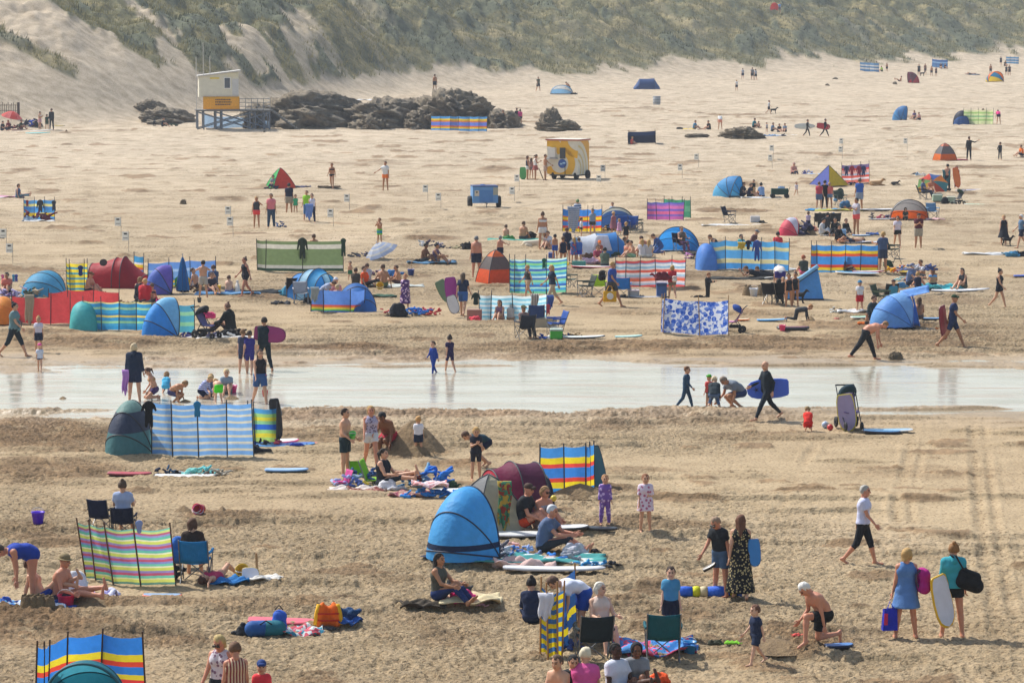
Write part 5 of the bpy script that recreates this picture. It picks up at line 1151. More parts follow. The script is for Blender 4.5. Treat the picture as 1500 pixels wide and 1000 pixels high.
# notices on thin stakes
for i, (x, yt, yb, l) in enumerate(((173, 317, 348, 'upper of the two notices near the dark boulder'), (184, 338, 369, 'lower of the two notices near the dark boulder'), (5, 334, 366, 'stake notice at the left edge beside a dark bag'), (14, 355, 385, 'stake notice just right of the left edge'),
    (334, 301, 322, 'notice left of the woman in coral shorts, upper one'), (337, 320, 350, 'notice left of the woman in coral shorts, lower one'), (484, 305, 332, 'notice right of the woman in the white vest'), (508, 284, 309, 'notice below the bikini woman'),
    (623, 270, 295, 'notice left of the blue trailer, farther one'), (642, 284, 308, 'notice left of the blue trailer, nearer one'), (757, 255, 280, 'notice just right above the blue trailer'), (750, 273, 297, 'notice right of the blue trailer by its wheel'),
    (883, 241, 263, 'notice right of the yellow food kiosk'), (996, 242, 264, 'notice on open sand above the pink windbreak'), (1020, 225, 247, 'notice on open sand below the navy windbreak, right'), (1130, 213, 235, 'upper notice below the low seated group'),
    (1128, 226, 247, 'lower notice below the low seated group'), (1231, 214, 233, 'notice right of the red board surfer'), (1232, 202, 218, 'notice just below the red board surfer'), (1326, 203, 222, 'notice left of the orange pyramid shelter'), (877, 256, 266, 'short notice by the kiosk wheel'))):
    s_ = scale_at(yb); sign(x, yb, (yb-yt)/s_, l, .30, .42)
# kiosk
kk = base(832, 262, 'food_kiosk', 'square white food kiosk trailer with big yellow swirls and a blue badge', 'kiosk', -24); s_ = 22.; kh = 2.65
kw, kd = 2.25, 1.9; cream = mat('ded9c8', .5, kind='paint'); yel = mat('e8b020', .5, kind='paint')
q = MB(); q.box(-kw/2, kw/2, -kd/2, kd/2, .32, kh-.06); o = q.build('body', cream, kk)
q = MB(); q.box(-kw/2-.06, kw/2+.06, -kd/2-.06, kd/2+.06, kh-.06, kh+.02); q.build('roof', cream, kk)
q = MB(); q.box(-kw/2-.07, kw/2+.07, -kd/2-.09, -kd/2-.062, kh-.08, kh+.0); q.box(kw/2+.062, kw/2+.09, -kd/2-.06, kd/2+.06, kh-.08, kh); q.build('red_trim', mat('a83a2a', .5, kind='paint'), kk)
def ring(cx, cz, r0, r1, a0, a1, y, n=26, side=0):
    m = MB()
    def fn(u, v):
        a = R(a0+(a1-a0)*u); r = r0+(r1-r0)*v; x = min(max(cx+math.cos(a)*r, -kw/2+.01), kw/2-.01) if not side else min(max(cx+math.cos(a)*r, -kd/2+.01), kd/2-.01); z = min(max(cz+math.sin(a)*r, .34), kh-.1)
        return Vector((x, y, z)) if not side else Vector((kw/2+.006, x, z))
    m.grid(fn, n, 4); return m
ring(-.2, 1.05, .62, 1.12, -165, 85, -kd/2-.006).build('yellow_swirl', yel, kk)
ring(-1.05, 1.45, .72, 1.35, 15, 110, -kd/2-.007).build('yellow_swirl', yel, kk)
ring(1.2, 2.75, .85, 1.35, 175, 265, -kd/2-.006).build('yellow_swirl', yel, kk)
for r0, r1, c in ((.55, .7, 'd2bc78'), (.95, 1.1, 'd2bc78'), (1.45, 1.6, 'd8c488'), (1.9, 2.6, 'e0a838')): ring(-1.1, .7, r0, r1, -60, 100, 0, side=1).build('side_swirl', mat(c, .5, kind='paint'), kk)
f = MB(); f.box(-.92, -.42, -kd/2-.30, -kd/2-.02, 1.45, 2.1); f.build('open_hatch', mat('e6e2d8', .5, kind='paint'), kk)
f = MB(); f.box(-.18, .22, -kd/2-.03, -kd/2-.004, 1.38, 2.1); f.build('window', mat('3a3e44', .3, kind='glass'), kk)
f = MB(); f.box(-1.0, -.3, -kd/2-.35, -kd/2-.02, 1.36, 1.41); f.build('counter_shelf', mat('lgrey', .5, kind='paint'), kk)
q = MB(); q.lathe([(.001, 0), (.30, 0), (.30, .02), (.001, .02)], 24, (.0, -kd/2-.008, 1.05), Matrix.Rotation(math.pi/2, 3, 'X')); bd = q.build('badge', mat('2f5aa8', .4, kind='paint'), kk)
for sx, wd in ((-.12, .16), (.06, .2)): q = MB(); q.box(sx-.04, sx-.04+wd, -kd/2-.034, -kd/2-.0285, .98+.06*(sx > 0), 1.08+.06*(sx > 0)); q.build('badge_mark', mat('a8d0e8', .5, kind='paint'), bd)
for x, y in ((-.7, -.7), (.9, -.7), (-.7, .7), (1.2, .55)): q = MB(); q.lathe([(.08, -.09), (.26, -.10), (.30, -.06), (.30, .06), (.26, .10), (.08, .09)], 18, (x, y, .29), Matrix.Rotation(math.pi/2, 3, 'Y')); q.build('wheel', mat('black', .8, kind='rubber'), kk, True)
q = MB(); q.box(-1.0, 1.0, -.8, .8, .22, .32); q.build('chassis', mat('dgrey', .6, kind='paint'), kk)
q = MB(); q.tube([(.25, -kd/2-.15, 0), (.25, -kd/2-.15, 1.0)], .025, 6); q.build('prop_post', mat('black', .5, kind='paint'), kk)
p(772, 263, 100, 'stand', 228.5, 'tank/navy', 'short/white', 'bob/brown', 'customer in navy vest and white shorts by the kiosk', skin='tan')
carried(766, 254, 263, 'green bodyboard standing behind the kiosk customer in navy', .85, .45, '4a9a50', 'green', (0, 80, 80))
p(783.5, 263.5, 95, 'phone', 226, 'tank/white', 'skirt/a8605a', 'pony/brown', 'customer in white top with ponytail second from the kiosk', skin='tan')
p(798, 264, 80, 'stand', 226, None, 'shorts/c0a898', 'short/brown', 'shirtless customer nearest the kiosk hatch', sex='m', skin='tan', sl=40)
p(778, 262.5, 150, 'stand', 233, 'tank/b88a80', 'short/grey', 'long/brown', 'half hidden customer between the two women at the kiosk')
carried(793, 256, 264, 'thin brown board leaning by the shirtless customer', .95, .2, 'brown', 'brown', (0, 68, 0))
# trailer
tr_ = base(709.5, 303.5, 'cargo_trailer', 'small blue box trailer with navy lid and black wheels', 'trailer', 8)
q = MB(); q.box(-.72, .72, -.5, .6, .26, 1.18); q.build('box', mat('6096cc', .5, kind='paint'), tr_)
q = MB(); q.box(-.36, .42, -.53, -.503, .32, 1.0); q.build('front_panel', mat('4a84c4', .5, kind='paint'), tr_)
q = MB(); q.box(.44, .715, -.525, -.503, .72, 1.14); q.build('grey_panel', mat('a8a898', .5, kind='paint'), tr_)
q = MB(); q.box(-.62, -.36, -.525, -.503, .66, .98); pp_ = q.build('poster', mat('cfc4b0', .6, kind='paint'), tr_); q = MB(); q.box(-.54, -.45, -.530, -.526, .84, .92); q.build('printed_mark', mat('dgrey', .6, kind='paint'), pp_)
q = MB(); q.box(-.73, .73, -.52, .62, 1.185, 1.25); o = q.build('lid', mat('2a4478', .6, kind='paint'), tr_); b = o.modifiers.new('b', 'BEVEL'); b.width = .02
q = MB(); q.lathe([(.16, 0), (.14, .05), (.001, .07)], 14, (-.1, 0, 1.25)); q.build('vent_cap', mat('3f6cb4', .5, kind='paint'), tr_)
for x in (-.82, .82): q = MB(); q.lathe([(.1, -.1), (.3, -.12), (.33, -.08), (.33, .08), (.3, .12), (.1, .1)], 20, (x, .05, .32), Matrix.Rotation(math.pi/2, 3, 'Y')); q.build('wheel', mat('black', .8, kind='rubber'), tr_, True)
q = MB(); q.tube([(0, -.5, .28), (0, -1.2, .26)], .035, 6); q.tube([(0, -.95, .3), (0, -.95, 0)], .022, 6); q.build('drawbar', mat('dgrey', .5, kind='paint'), tr_)
# ---------------------------------------------------------------- middle of the beach
p(26, 290, 75, 'long', 1.65, 'tank/denim', 'jeans/5a7a8c', 'bob/brown', 'person seated alone on a pink and white towel at far left', rp=-8)
towel(10, 289.5, 2., .8, 'hs:d8a0b8:white:3', 'pink and white towel of the lone seated person at left')
windbreak([(35, 323), (50, 323.5), (66, 323), (80, 323)], 1.1, 'sky|yellow|sky*.8|4a90d8|f0e898*.7|sky', 'small yellow and blue windbreak hung with wetsuits, upper left', group='windbreaks')
W_ = lambda x, y, yb: up_at(x, y, yb)
drape(W_(59, 294, 323.6), 0, 'dgrey', 'dark grey wetsuit hung at the middle of the small upper left windbreak', sc_=.9, legs=.5)
drape(W_(79, 295, 323.6), 0, 'dgrey', 'dark grey wetsuit hung at the right post of the upper left windbreak', sc_=.8, arms=0, legs=.4)
drape(W_(40, 293.5, 323.6), 0, '8a2838', 'dark red garment hung near the left post of the upper left windbreak', sc_=.5, arms=0, legs=.5)
lump(57, 324, 1.2, .4, .8, 'maroon', 'maroon bags piled against the small upper left windbreak', 3, cols=['maroon', '6a3a58', 'maroon'])
lump(43, 324.5, .55, .3, .35, '8aa0b8', 'grey blue bundle left of the maroon bags', 4)
towel(58, 325, 1.6, .4, 'white', 'white strip of towel below the maroon bags')
lump(1, 351, .3, .3, .35, 'black', 'black bag at the left edge below the notices', 2)
dome_tent(411, 275.5, 1.5, 1.25, 'small coral red and green shelter behind the man in navy', 25, cols=('f0503c', '3ac060', 'e84838', '44c468'), pw=1.2, n=4)
p(401, 276, -20, 'sit', 1.5, 'tee/8a90a0', 'jeans/navy', 'short/black', 'dark person sitting in the mouth of the red and green shelter', sex='m')
lump(396, 277, .9, .4, .3, 'navy', 'navy bag in front of the red and green shelter', 6)
towel(444, 275, 1.0, .4, '5a5878', 'dark blue cloth on sand right of the red and green shelter'); towel(482, 277, 1.4, .4, '5a4a3a', 'dark mat at the feet of the bikini woman')
p(487, 277, -10, 'walk', 240, 'band/wet', 'brief/wet', 'pony/brown', 'woman in black bikini walking alone on pale sand', skin='tan')
p(565, 279, -20, 'stand', 236, 'tee/white', 'short/orange', 'short/brown', 'man in white tee and orange shorts with an arm held out', sex='m', skin='tan', sr=45, br=35, er=5)
p(376, 334, 0, 'shade', 288, 'tank/dgrey', 'short/f04848', 'short/gold', 'woman in dark top and coral shorts shading her eyes', skin='tan')
p(397.5, 334, 0, 'stand', 283, 'tee/e08088', 'jeans/2c4a66', 'short/black', 'man in pink shirt and blue jeans facing the sea', sex='m', skin='tan', fat=1.15)
p(423.5, 313.5, 180, 'stand', 268, 'tee/navy', 'shorts/9a9284', 'short/black', 'big man in navy tee and beige shorts walking away', sex='m', skin='tan', fat=1.2)
p(433, 313.5, 0, 'stand', 286, 'tdress/3aa878', None, 'short/brown', 'small child in green beside the big man in navy', hem=.2)
p(449.5, 324, -10, 'stand', 280, 'tee/lime', 'crop/4a78b0', 'short/brown', 'child in lime top half behind the woman in white vest', sex='m')
p(457, 326, 10, 'walk', 283, 'tank/e0e0f0', 'jeans/navy', 'bun/brown', 'woman in white vest carrying a blue towel')
cloth_hang(W_(453, 299, 327), 0, .42, .75, '7a9cdc', 'pale blue towel carried by the woman in the white vest')
lump(411, 333, .55, .4, .42, '3a5890', 'blue and white bag on sand right of the man in jeans', 8, cols=['6a88b8', '2c4878'])
p(556.5, 356, -30, 'stand', 320, None, 'shorts/hs:2a9ab8:7ac83a:4', 'short/brown', 'boy in blue and lime shorts with arms folded high', sex='m', skin='tan', sl=60, sr=60, el=110, er=110, tl=40, tr=40)
umbrella(562, 380, .82, .46, None, 'blue and white striped parasol lying tilted on its side', (12, -24), .72, bands='c8d4ec|white*.6|b4c4e4|white*.6|c8d4ec|white*.6|b4c4e4', z0=.1)
lump(530, 376, 1.6, .7, .25, 'dgrey', 'dark clothes spread beside the striped parasol', 2, cols=['dgrey', '4a4a68'])
windbreak([(377, 398), (389, 398.5), (443, 398.5), (503, 398)], 1.36, 'dgreen*.5|c8c8c0*.6|7f9468*3|e0ddd0*.8|7f9468*.6', 'long sage green windbreak with two cream bands', tr=.4, over=.05, wave=.03, group='windbreaks', poles='black')
drape(W_(443, 350.5, 399), 0, '2a3a2c', 'dark garment hung in the middle of the sage green windbreak', sc_=1.05, legs=.75)
drape(W_(503, 350.5, 399), 0, 'dgreen', 'dark green garment hung on the right post of the sage green windbreak', sc_=.8, arms=0)
p(460, 393, 180, 'stand', 1.52, None, 'shorts/navy', 'short/brown', 'head and bare shoulders showing above the sage green windbreak', sex='m', skin='tan')
lump(391, 394, .3, .2, .35, 'orange', 'orange bag hung behind the sage green windbreak', 1, z=.85)
# seated people and things between the trailer and the striped windbreaks
p(621, 386, 60, 'sit', 1.7, None, 'shorts/dgrey', 'short/black', 'bare chested seated man, left of the pair by the brown sand heap', sex='m', skin='bronze' if False else 'brown')
p(637, 386, 65, 'sit', 1.68, 'tank/6a5878', 'short/5a7898', 'bun/black', 'seated woman, right of the pair by the brown sand heap', skin='tan', sl=55, sr=55)
towel(632, 386.5, 2.2, .7, '5f88a8', 'blue towel under the seated pair by the brown sand heap')
lump(613, 386, .6, .4, .25, 'black', 'black bag left of the seated pair by the brown sand heap', 2); lump(658, 384.5, .35, .3, .15, 'black', 'left of two small black shoes bags by the seated pair', 1); lump(664, 385, .3, .3, .17, 'black', 'right of two small black shoes bags by the seated pair', 2)
lump(630, 362, 1.2, .5, .5, 'lilac', 'white and purple bags heaped behind the seated pair', 5, cols=['silver', '4a4058', '8a8aa8']); lump(658, 364, 1.1, .4, .22, '3c4258', 'flat dark clothes heap right of the white and purple bags', 3, cols=['navy', 'khaki']); lump(684, 365, .5, .4, .4, 'black', 'black rucksack behind the big shirtless man', 4)
p(698, 406, 185, 'stand', 345, None, 'shorts/navy', 'short/grey', 'big shirtless man in navy shorts seen from behind', sex='m', skin='red', fat=1.25)
p(733, 384, 190, 'stand', 346, None, 'shorts/navy', 'short/grey', 'shirtless man behind the orange and grey tent reaching out', sex='m', skin='red', fat=1.15, sr=40, br=50)
dome_tent(726, 413.5, 1.28, 1.36, 'orange and grey pyramid tent beside the big shirtless man', 28, bands='f0622a*1.1|76706e*1|f0824a*.5', d=1.2)
p(741, 351, 175, 'sit', 1.35, None, 'shorts/mint', 'short/brown', 'boy seated with bare back left of the shirtless seated man', sex='m', skin='fair')
p(766, 352, 160, 'sit', 1.75, None, 'shorts/dgrey', 'short/brown', 'shirtless man seated among bags right of the boy', sex='m', skin='tan')
towel(762, 353, 3.2, .8, '5fa898', 'green towel under the boy and the seated shirtless man')
lump(775, 350, .7, .5, .42, 'black', 'black bags right of the seated shirtless man', 4); lump(747, 352, .5, .3, .3, '4a8848', 'green bag beside the boy with bare back', 5)
p(795, 364, 190, 'stand', 310, 'band/white', 'short/e0e0e0', 'bun/brown', 'woman in bikini top and white shorts above the white dog', skin='tan')
p(793, 352, 170, 'stand', 322, 'tank/6a6a68', 'short/grey', 'short/brown', 'person half hidden behind the woman in white shorts')
dog(779, 362, 100, 'd8cbb4', 'cream dog lying at the feet of the woman in white shorts', 'lie', 1.25)
p(804, 364, -30, 'sit', 1.55, 'tee/d0d4e0', 'short/c08a88', 'short/brown', 'person in white seated right of the cream dog'); p(799, 364, 30, 'sit', 1.2, 'tee/c8a898', 'short/grey', 'short/brown', 'small child seated right of the cream dog')
p(813, 379, 185, 'stand', 344, None, 'shorts/2450a8', 'short/black', 'boy with bare back in blue shorts', sex='m', skin='tan')
cube_thing(808, 378, .3, .2, .25, '2450a8', 'cool_box', 'blue box left of the boy in blue shorts')
p(825, 395, 190, 'stand', 347, 'suit/navy', None, 'short/brown', 'woman in navy swimsuit with back turned, left of the shelter', skin='tan')
p(830, 384, 150, 'stand', 333, 'hoodie/navy', 'shorts/navy', 'short/brown', 'tall person in navy top left of the blue and white shelter', sex='m')
p(841, 388, 200, 'stand', 352, 'robe/flor:b84858:4a6aa8:7', None, 'long/gold', 'child in red flowery towel beside the navy bag', hem=.8)
p(848, 388, 170, 'stand', 352, 'vest/3a6ab8', 'shorts/royal', 'short/brown', 'child in blue and yellow life jacket by the shelter', sex='m')
umbrella(842, 384, .35, .25, ['7ab0d8', 'white'], 'small blue and white hat like parasol above the children', (0, 0), 1.15)
lump(838, 391, .5, .35, .35, 'yellow', 'yellow and black bag at the children\'s feet', 3, cols=['yellow', 'black']); cube_thing(848, 392, .6, .35, .28, '2a7a70', 'cool_box', 'green cool box below the children')
p(868, 347, -10, 'stand', 307, 'tee/8a9ab0', 'short/dgrey', 'short/black', 'boy in grey standing in front of the tall bright windbreak', sex='m')
p(851, 348, 90, 'stand', 320, 'tee/e8e8ec', 'short/dgrey', 'short/black', 'child in white with lime float by the tall bright windbreak', sex='m')
windbreak([(824, 339), (838, 339.5), (849, 340), (860, 340), (870, 339.5), (881, 339)], 1.15, 'yellow*.7|e04a30*.6|4a8ad8|e04a30*.4|yellow*.6|f0842a*.3|3f88dc*1.6', 'blue windbreak with red and yellow bands under the towelling robe', group='windbreaks', over=.2)
p(846, 333, 185, 'stand', 292, 'robe/hs:3f5f90:e0e4ec:9', None, 'short/6a8a58', 'person wrapped in a blue and white striped robe', hem=.9)
cloth_hang(W_(840, 303, 340.5), 0, .62, 1.2, 'hs:3a5a88:dce2ec:10', 'blue and white striped towel hanging over the bright windbreak')
arc_tent(903, 336, 2.0, 1.15, 1.3, 0, ['3a5f9a', 'c0c4bc'], 'blue topped pale dome shelter behind the blue chairs', floor='grey')
p(897, 331, 0, 'stand', 297, 'tee/a8b8d0', 'short/navy', 'short/brown', 'standing man in pale blue beside the blue topped shelter', sex='m')
p(899, 345, 200, 'stand', 311, 'dress/9a6070', None, 'hat/c8a878', 'woman in dusty red dress and straw hat by the blue chairs', skin='tan', hem=.9)
p(907, 344, 170, 'stand', 322, 'dress/d8a8cc', None, 'short/gold', 'child in pale pink dress beside the woman in the straw hat', hem=1)
chair(914, 341, 10, '2a5ca8', 'blue folding chair, left one by the blue topped shelter'); chair(925, 341, -15, '2a5ca8', 'blue folding chair, right one by the blue topped shelter'); chair(934, 339, 80, '3a4a40', 'dark folding chair seen from the side by the blue chairs')
lump(889, 338, .6, .4, .5, 'gold', 'yellow and black bag by the blue topped shelter', 3, cols=['gold', 'black'])
windbreak([(948, 322), (962, 322.5), (981, 322.5), (1001, 322.5)], .96, 'c868b0|8a6ac0*.7|e070a0|7a68c8*.7|d878b8|a070c8*.6|6a70c8*.5', 'pink and purple striped windbreak on the middle sand', group='windbreaks')
windbreak([(972, 318), (985, 318.5), (998, 319), (1012, 319.5)], .98, '5ab890|7ac8a0|5ab890', 'green windbreak behind the pink and purple one', group='windbreaks')
chair(1068, 329.5, 60, 'navy', 'empty navy folding chair alone on a white towel'); towel(1076, 331.5, 3.4, .6, 'white', 'long white towel under the empty navy chair'); cube_thing(1106, 329, .5, .3, .32, 'c8c8cc', 'cool_box', 'grey cool bag on sand right of the empty navy chair'); lump(1116, 330, .4, .3, .18, 'black', 'black shoes heap right of the grey cool bag', 2)
arc_tent(1078, 289.5, 1.6, 1.25, 1.5, 60, ['5fb8e4', '3f9cd8', '3690d0'], 'sky blue pop up shelter opening right, beside the green wagon', p=.9)
p(1087, 289, 60, 'sit', 1.7, 'tee/dgrey', 'shorts/navy', 'short/brown', 'person in grey seated inside the sky blue shelter', sex='m'); p(1097, 290, 80, 'sit', 1.6, 'tee/navy', 'shorts/black', 'short/brown', 'person in navy sitting at the sky blue shelter door')
p(1104, 288, -30, 'stand', 264, 'wet/black', None, 'short/black', 'person in black wetsuit leaning at the sky blue shelter', sex='m'); p(1103, 290, 60, 'sit', 1.1, 'tee/gold', 'short/gold', 'short/gold', 'child in yellow seated by the sky blue shelter')
p(1116, 290, -150, 'sit', 1.65, 'tee/8aaad8', 'jeans/navy', 'bun/black', 'person in pale blue seated beside the green wagon')
towel(1115, 291, 2.4, .5, 'white', 'white towel in front of the pale blue sitter')
wg = base(1142, 291, 'beach_wagon', 'dark green fabric wagon with black wheels', 'wagon', 0)
q = MB(); q.box(-.5, .5, -.25, .25, .22, .58); o = q.build('basket', mat('24443c', .85), wg)
for x in (-.42, .42):
    for y in (-.25, .25): q = MB(); q.lathe([(.03, -.04), (.12, -.05), (.14, -.02), (.14, .02), (.12, .05), (.03, .04)], 14, (x, y, .14), Matrix.Rotation(math.pi/2, 3, 'X')); q.build('wheel', mat('black', .8, kind='rubber'), wg, True)
q = MB(); q.tube([(.5, 0, .3), (.62, 0, .7)], .015, 5); q.build('pull_handle', mat('dgrey', .5, kind='paint'), wg)
lump(1145, 289, .35, .3, .2, '8aa8c8', 'pale blue cloth on top of the green wagon', 2, z=.5)
p(1166, 286.5, 20, 'walk', 267, 'tee/d8d4e0', 'brief/d8d4e0', 'short/brown', 'toddler in white toddling right of the green wagon')
p(1162, 256.5, 20, 'sit', 1.55, 'hoodie/c08a80', 'jeans/navy', 'hat/b08a80', 'person in dusty pink seated alone above the wagon', fat=1.2); lump(1182, 256.5, .7, .4, .5, '34489a', 'blue bag right of the dusty pink sitter', 2, cols=['34489a', 'a8a8c0']); towel(1196, 257, 1.3, .5, 'lblue', 'pale blue towel right of the blue bag')
# right cluster, upper
dome_tent(1214, 273, 1.8, 1.25, 'yellow and blue pointed shelter left of the red striped windbreak', 40, cols=('f0d030', '3a50b8', 'f0d030', '3a50b8'), pw=1.0)
windbreak([(1233, 269.5), (1248, 269.5), (1260, 269.5), (1273.5, 269.5)], 1.22, 'd87868|e8e4ec*.6|d86050*.7|a8b8cc*.6|e8b0a8|c84c48*.6|7a6a98', 'red and white striped windbreak hung with four wetsuits', group='windbreaks')
for i, (x, c, l) in enumerate(((1240, '3c4a70', 'leftmost'), (1248, 'a83040', 'second, red'), (1258, '9a2c48', 'third, dark red'), (1265, '2c3c68', 'rightmost'))): drape(W_(x, 244, 270.5), 0, c, l+' wetsuit hanging on the red and white striped windbreak', sc_=.8, legs=.6)
p(1225, 272, -30, 'sit', 1.6, 'tee/dgrey', 'shorts/navy', 'bob/brown', 'person in dark top seated between the yellow shelter and red windbreak')
lump(1240, 272.5, 1.3, .4, .3, 'd8a8b0', 'pink and blue towels below the hanging wetsuits', 3, cols=['d8a8b0', '6a7ab8', 'navy'])
p(1259, 309, 190, 'stand', 261, 'tee/2f62b8', 'shorts/8a98b0', 'short/brown', 'man in bright blue shirt and grey shorts seen from behind', sex='m', skin='tan')
dog(1283, 272, 90, 'b08a60', 'tan dog lying right of the man in the blue shirt', 'lie', 1.2); dog(1311, 272, 90, '2a2a2a', 'black dog lying right of the tan dog', 'lie', .7)
p(1215, 306, 170, 'stand', 267, 'tee/d87068', 'short/6a86a8', 'short/gold', 'woman in coral top and blue shorts with back turned', skin='tan')
p(1208, 306, 185, 'stand', 264, 'wet/black', None, 'short/black', 'person in black wetsuit left of the woman in coral', sex='m'); p(1199.5, 307, 160, 'stand', 266, 'tee/b84050', 'shorts/5a6a88', 'short/brown', 'person in red top left of the black wetsuit', sex='m')
p(1224, 298, 30, 'sit', 1.2, 'tee/a8c8dc', 'shorts/sky', 'short/brown', 'child in pale blue seated behind the woman in coral')
drape(W_(1231, 277, 303), 0, '3a5044', 'dark green coat hanging on a chair right of the woman in coral', sc_=.95, legs=.4, name='hanging_coat', cat='coat'); chair(1231, 304, 20, '46584c', 'green folding chair under the dark green coat')
lump(1238, 305, .6, .4, .5, '3f6f98', 'blue bundle right of the green folding chair', 2); towel(1233, 309, 3, .5, 'c8c060', 'yellow green towel in front of the green chair'); towel(1206, 308.5, 2., .6, '3f96d0', 'blue mat under the people left of the green chair')
p(1255, 344, -60, 'stand', 289, 'tee/b8b4c0', 'short/f05a58', 'short/black', 'man in pale grey tee and coral shorts looking at his hands', sex='m', skin='tan', sl=40, sr=40, el=70, er=70)
board(1262, 346, .9, .45, 'white bodyboard at the feet of the man in coral shorts', 'white', 'sky', rz=5); board(1290, 309.5, 2.4, .6, 'long white board lying right of the man in the blue shirt', 'white', 'lgrey', rz=3, name='surfboard', prof=SURF)
towel(1278, 344, .6, .4, '3f62a8', 'small blue cloth right of the coral shorts man')
# rainbow parasol group
umbrella(1366, 281, 1.0, .45, ['e08838', '4a6ab0', 'd84838', '6a9a58', 'e0b040', '46589a', 'd85a40', '58a0a8'], 'low multicoloured parasol tilted towards the sea', (48, -10), .95, z0=.05)
p(1388, 280, 200, 'stand', 240, None, 'jeans/wet', 'short/black', 'man with towel round his shoulders right of the multicoloured parasol', sex='m', skin='fair')
cloth_hang(W_(1386, 249, 280), 0, .5, .85, '4f8a90', 'teal towel round the shoulders of the man by the parasol')
p(1401, 276, 20, 'stand', 243, 'wet/wet', None, 'short/brown', 'person in wetsuit behind the rainbow striped board', sex='m')
carried(1401, 260, 281, 'rainbow striped board held upright by the multicoloured parasol', 1.25, .42, 'bands:x' if False else 'e0783a', 'c83a38', (90, 80, 0), stripe='58a858')
p(1353, 291, 70, 'chair', 1.7, 'tee/5a6a90', 'jeans/3c4454', 'short/brown', 'person in chair left below the multicoloured parasol', sex='m', z=.0); chair(1351, 292, 90, 'wet', 'dark folding chair left below the multicoloured parasol')
p(1363, 285, 10, 'sit', 1.6, 'tee/c07858', 'short/brown', 'bun/brown', 'woman in orange brown top seated under the multicoloured parasol'); p(1374, 281, -30, 'sit', 1.6, 'tee/4a5a90', 'jeans/navy', 'short/black', 'person in blue seated right under the multicoloured parasol')
lump(1380, 281, .9, .4, .35, 'black', 'black bags under the multicoloured parasol', 5)
cube_thing(1373, 297, .55, .35, .38, '9fb8a0', 'cool_box', 'pale green cool bag, left of two', lid='b8c8b0'); cube_thing(1393, 298, .5, .35, .38, 'a8b8a0', 'cool_box', 'pale green cool bag, right of two', lid='c0c8b0'); lump(1384, 299, .3, .3, .5, 'black', 'black rucksack between two pale green cool bags', 2)
stroller(1404, 300, -60, 'dgrey', 'dark pushchair right of the pale green cool bags', 'dgreen', .85); board(1418, 280, 1.6, .5, 'violet and white board flat on sand right of the pushchair', '6a62a8', 'white', rz=-3); board(1428, 301, 1.2, .5, 'thin mint board lying right of the pushchair', 'mint', 'white'); lump(1414, 297, .4, .3, .12, 'cream', 'cream cloth right of the dark pushchair', 2)
lump(1341, 257, .5, .4, .25, 'dgrey', 'dark bundle left of the pale blue shelter heap', 1); lump(1348, 259, .6, .4, .3, 'a0c0e0', 'pale blue and white bundle behind the multicoloured parasol', 2, cols=['a0c0e0', 'white'])
arc_tent(1332, 325, 2.05, 1.1, 1.2, 5, ['grey', 'grey', 'grey'], 'grey dome tent with bright orange lower edge', bands='f5702a*1|a8a8a8*1.4', ribs=(.2, .5, .8), door=None)
q = GAL.get('x')
p(1326, 325, 0, 'sit', 1.2, 'tee/3a4640', 'jeans/3a4640', 'hood/3a4640', 'figure wrapped in dark green in the doorway of the orange edged tent')
lump(1295, 323, 1.5, .7, .5, '6a5a78', 'heap of purple, pink and dark towels left of the orange edged tent', 3, cols=['6a6a70', 'b85a70', '4a4a70', 'a8a8a8']); board(1293, 325.5, 1.5, .5, 'pale grey board under the purple towel heap', 'lgrey', 'dgrey')
chair(1366, 321, 10, 'hs:2f6fa8:9ac0d8:14', 'blue striped folding chair right of the orange edged tent'); towel(1370, 325, 1, .5, 'd8b0b0', 'pale pink towel below the blue striped chair')
p(1314, 363.5, 0, 'walk', 317, 'tee/dcd4e4', 'short/black', 'bob/black', 'woman in white tee and black shorts walking towards the sea', shades=1)
p(1345, 364, 0, 'phone', 312, 'tee/5a2434', 'shorts/a8a090', 'short/black', 'man in maroon tee and beige shorts eating', sex='m', skin='tan', fat=1.15)
# pink shelter cluster
arc_tent(1160, 345, 1.0, .9, .7, 120, ['e84a68', 'f06878', 'dce0f0'], 'pink round pop up shelter overflowing with bags', floor='3ab868', p=.6, ribc='b83a50')
lump(1172, 344, 1.3, .6, .95, 'navy', 'big heap of dark clothes beside the pink shelter', 5, cols=['khaki', 'navy', '4a4a6a', 'navy'])
p(1184, 337, 185, 'stand', 311, 'tee/c8b8d8', 'shorts/navy', 'short/brown', 'child in white tee standing by the pink shelter', sex='m')
rock(1188, 344, 20, 10, .7, 'damp sand heap below the child in white by the pink shelter', 41, name='sand_mound', m=DSAND)
lump(1190, 340, .4, .3, .3, 'salmon', 'salmon coloured bag right of the child in white', 1)
for i, (x, w_, c, l) in enumerate(((1201, .5, '2c4640', 'dark green coat hung left above the black wetsuit group'), (1212, .5, '4a5058', 'grey coat hung in the middle above the black wetsuit group'), (1221, .4, '2a78b8', 'blue towel hung right above the black wetsuit group'))): drape(W_(x, 313, 338), 0, c, l, sc_=.9, legs=.7, name='hanging_coat', cat='coat'); chair(x, 339, 175+9*i, 'dgrey', ('left', 'middle', 'right')[i]+' dark folding chair under the hanging coats')
p(1212, 345, 170, 'stand', 312, 'wet/dgrey', None, 'short/black', 'figure in dark grey wetsuit standing among the hanging coats', sex='m')
p(1203, 345, 60, 'sit', 1.6, 'wet/silver', None, 'short/black', 'person in pale wetsuit seated left among the hanging coats', sex='m')
p(1224, 345, -20, 'sit', 1.7, 'wet/black', None, 'short/black', 'person in black wetsuit seated, left of two, above the bright windbreak', sex='m'); p(1238, 343, 20, 'sit', 1.45, 'wet/black', None, 'short/brown', 'child in black wetsuit seated, right of two, above the bright windbreak', sex='m')
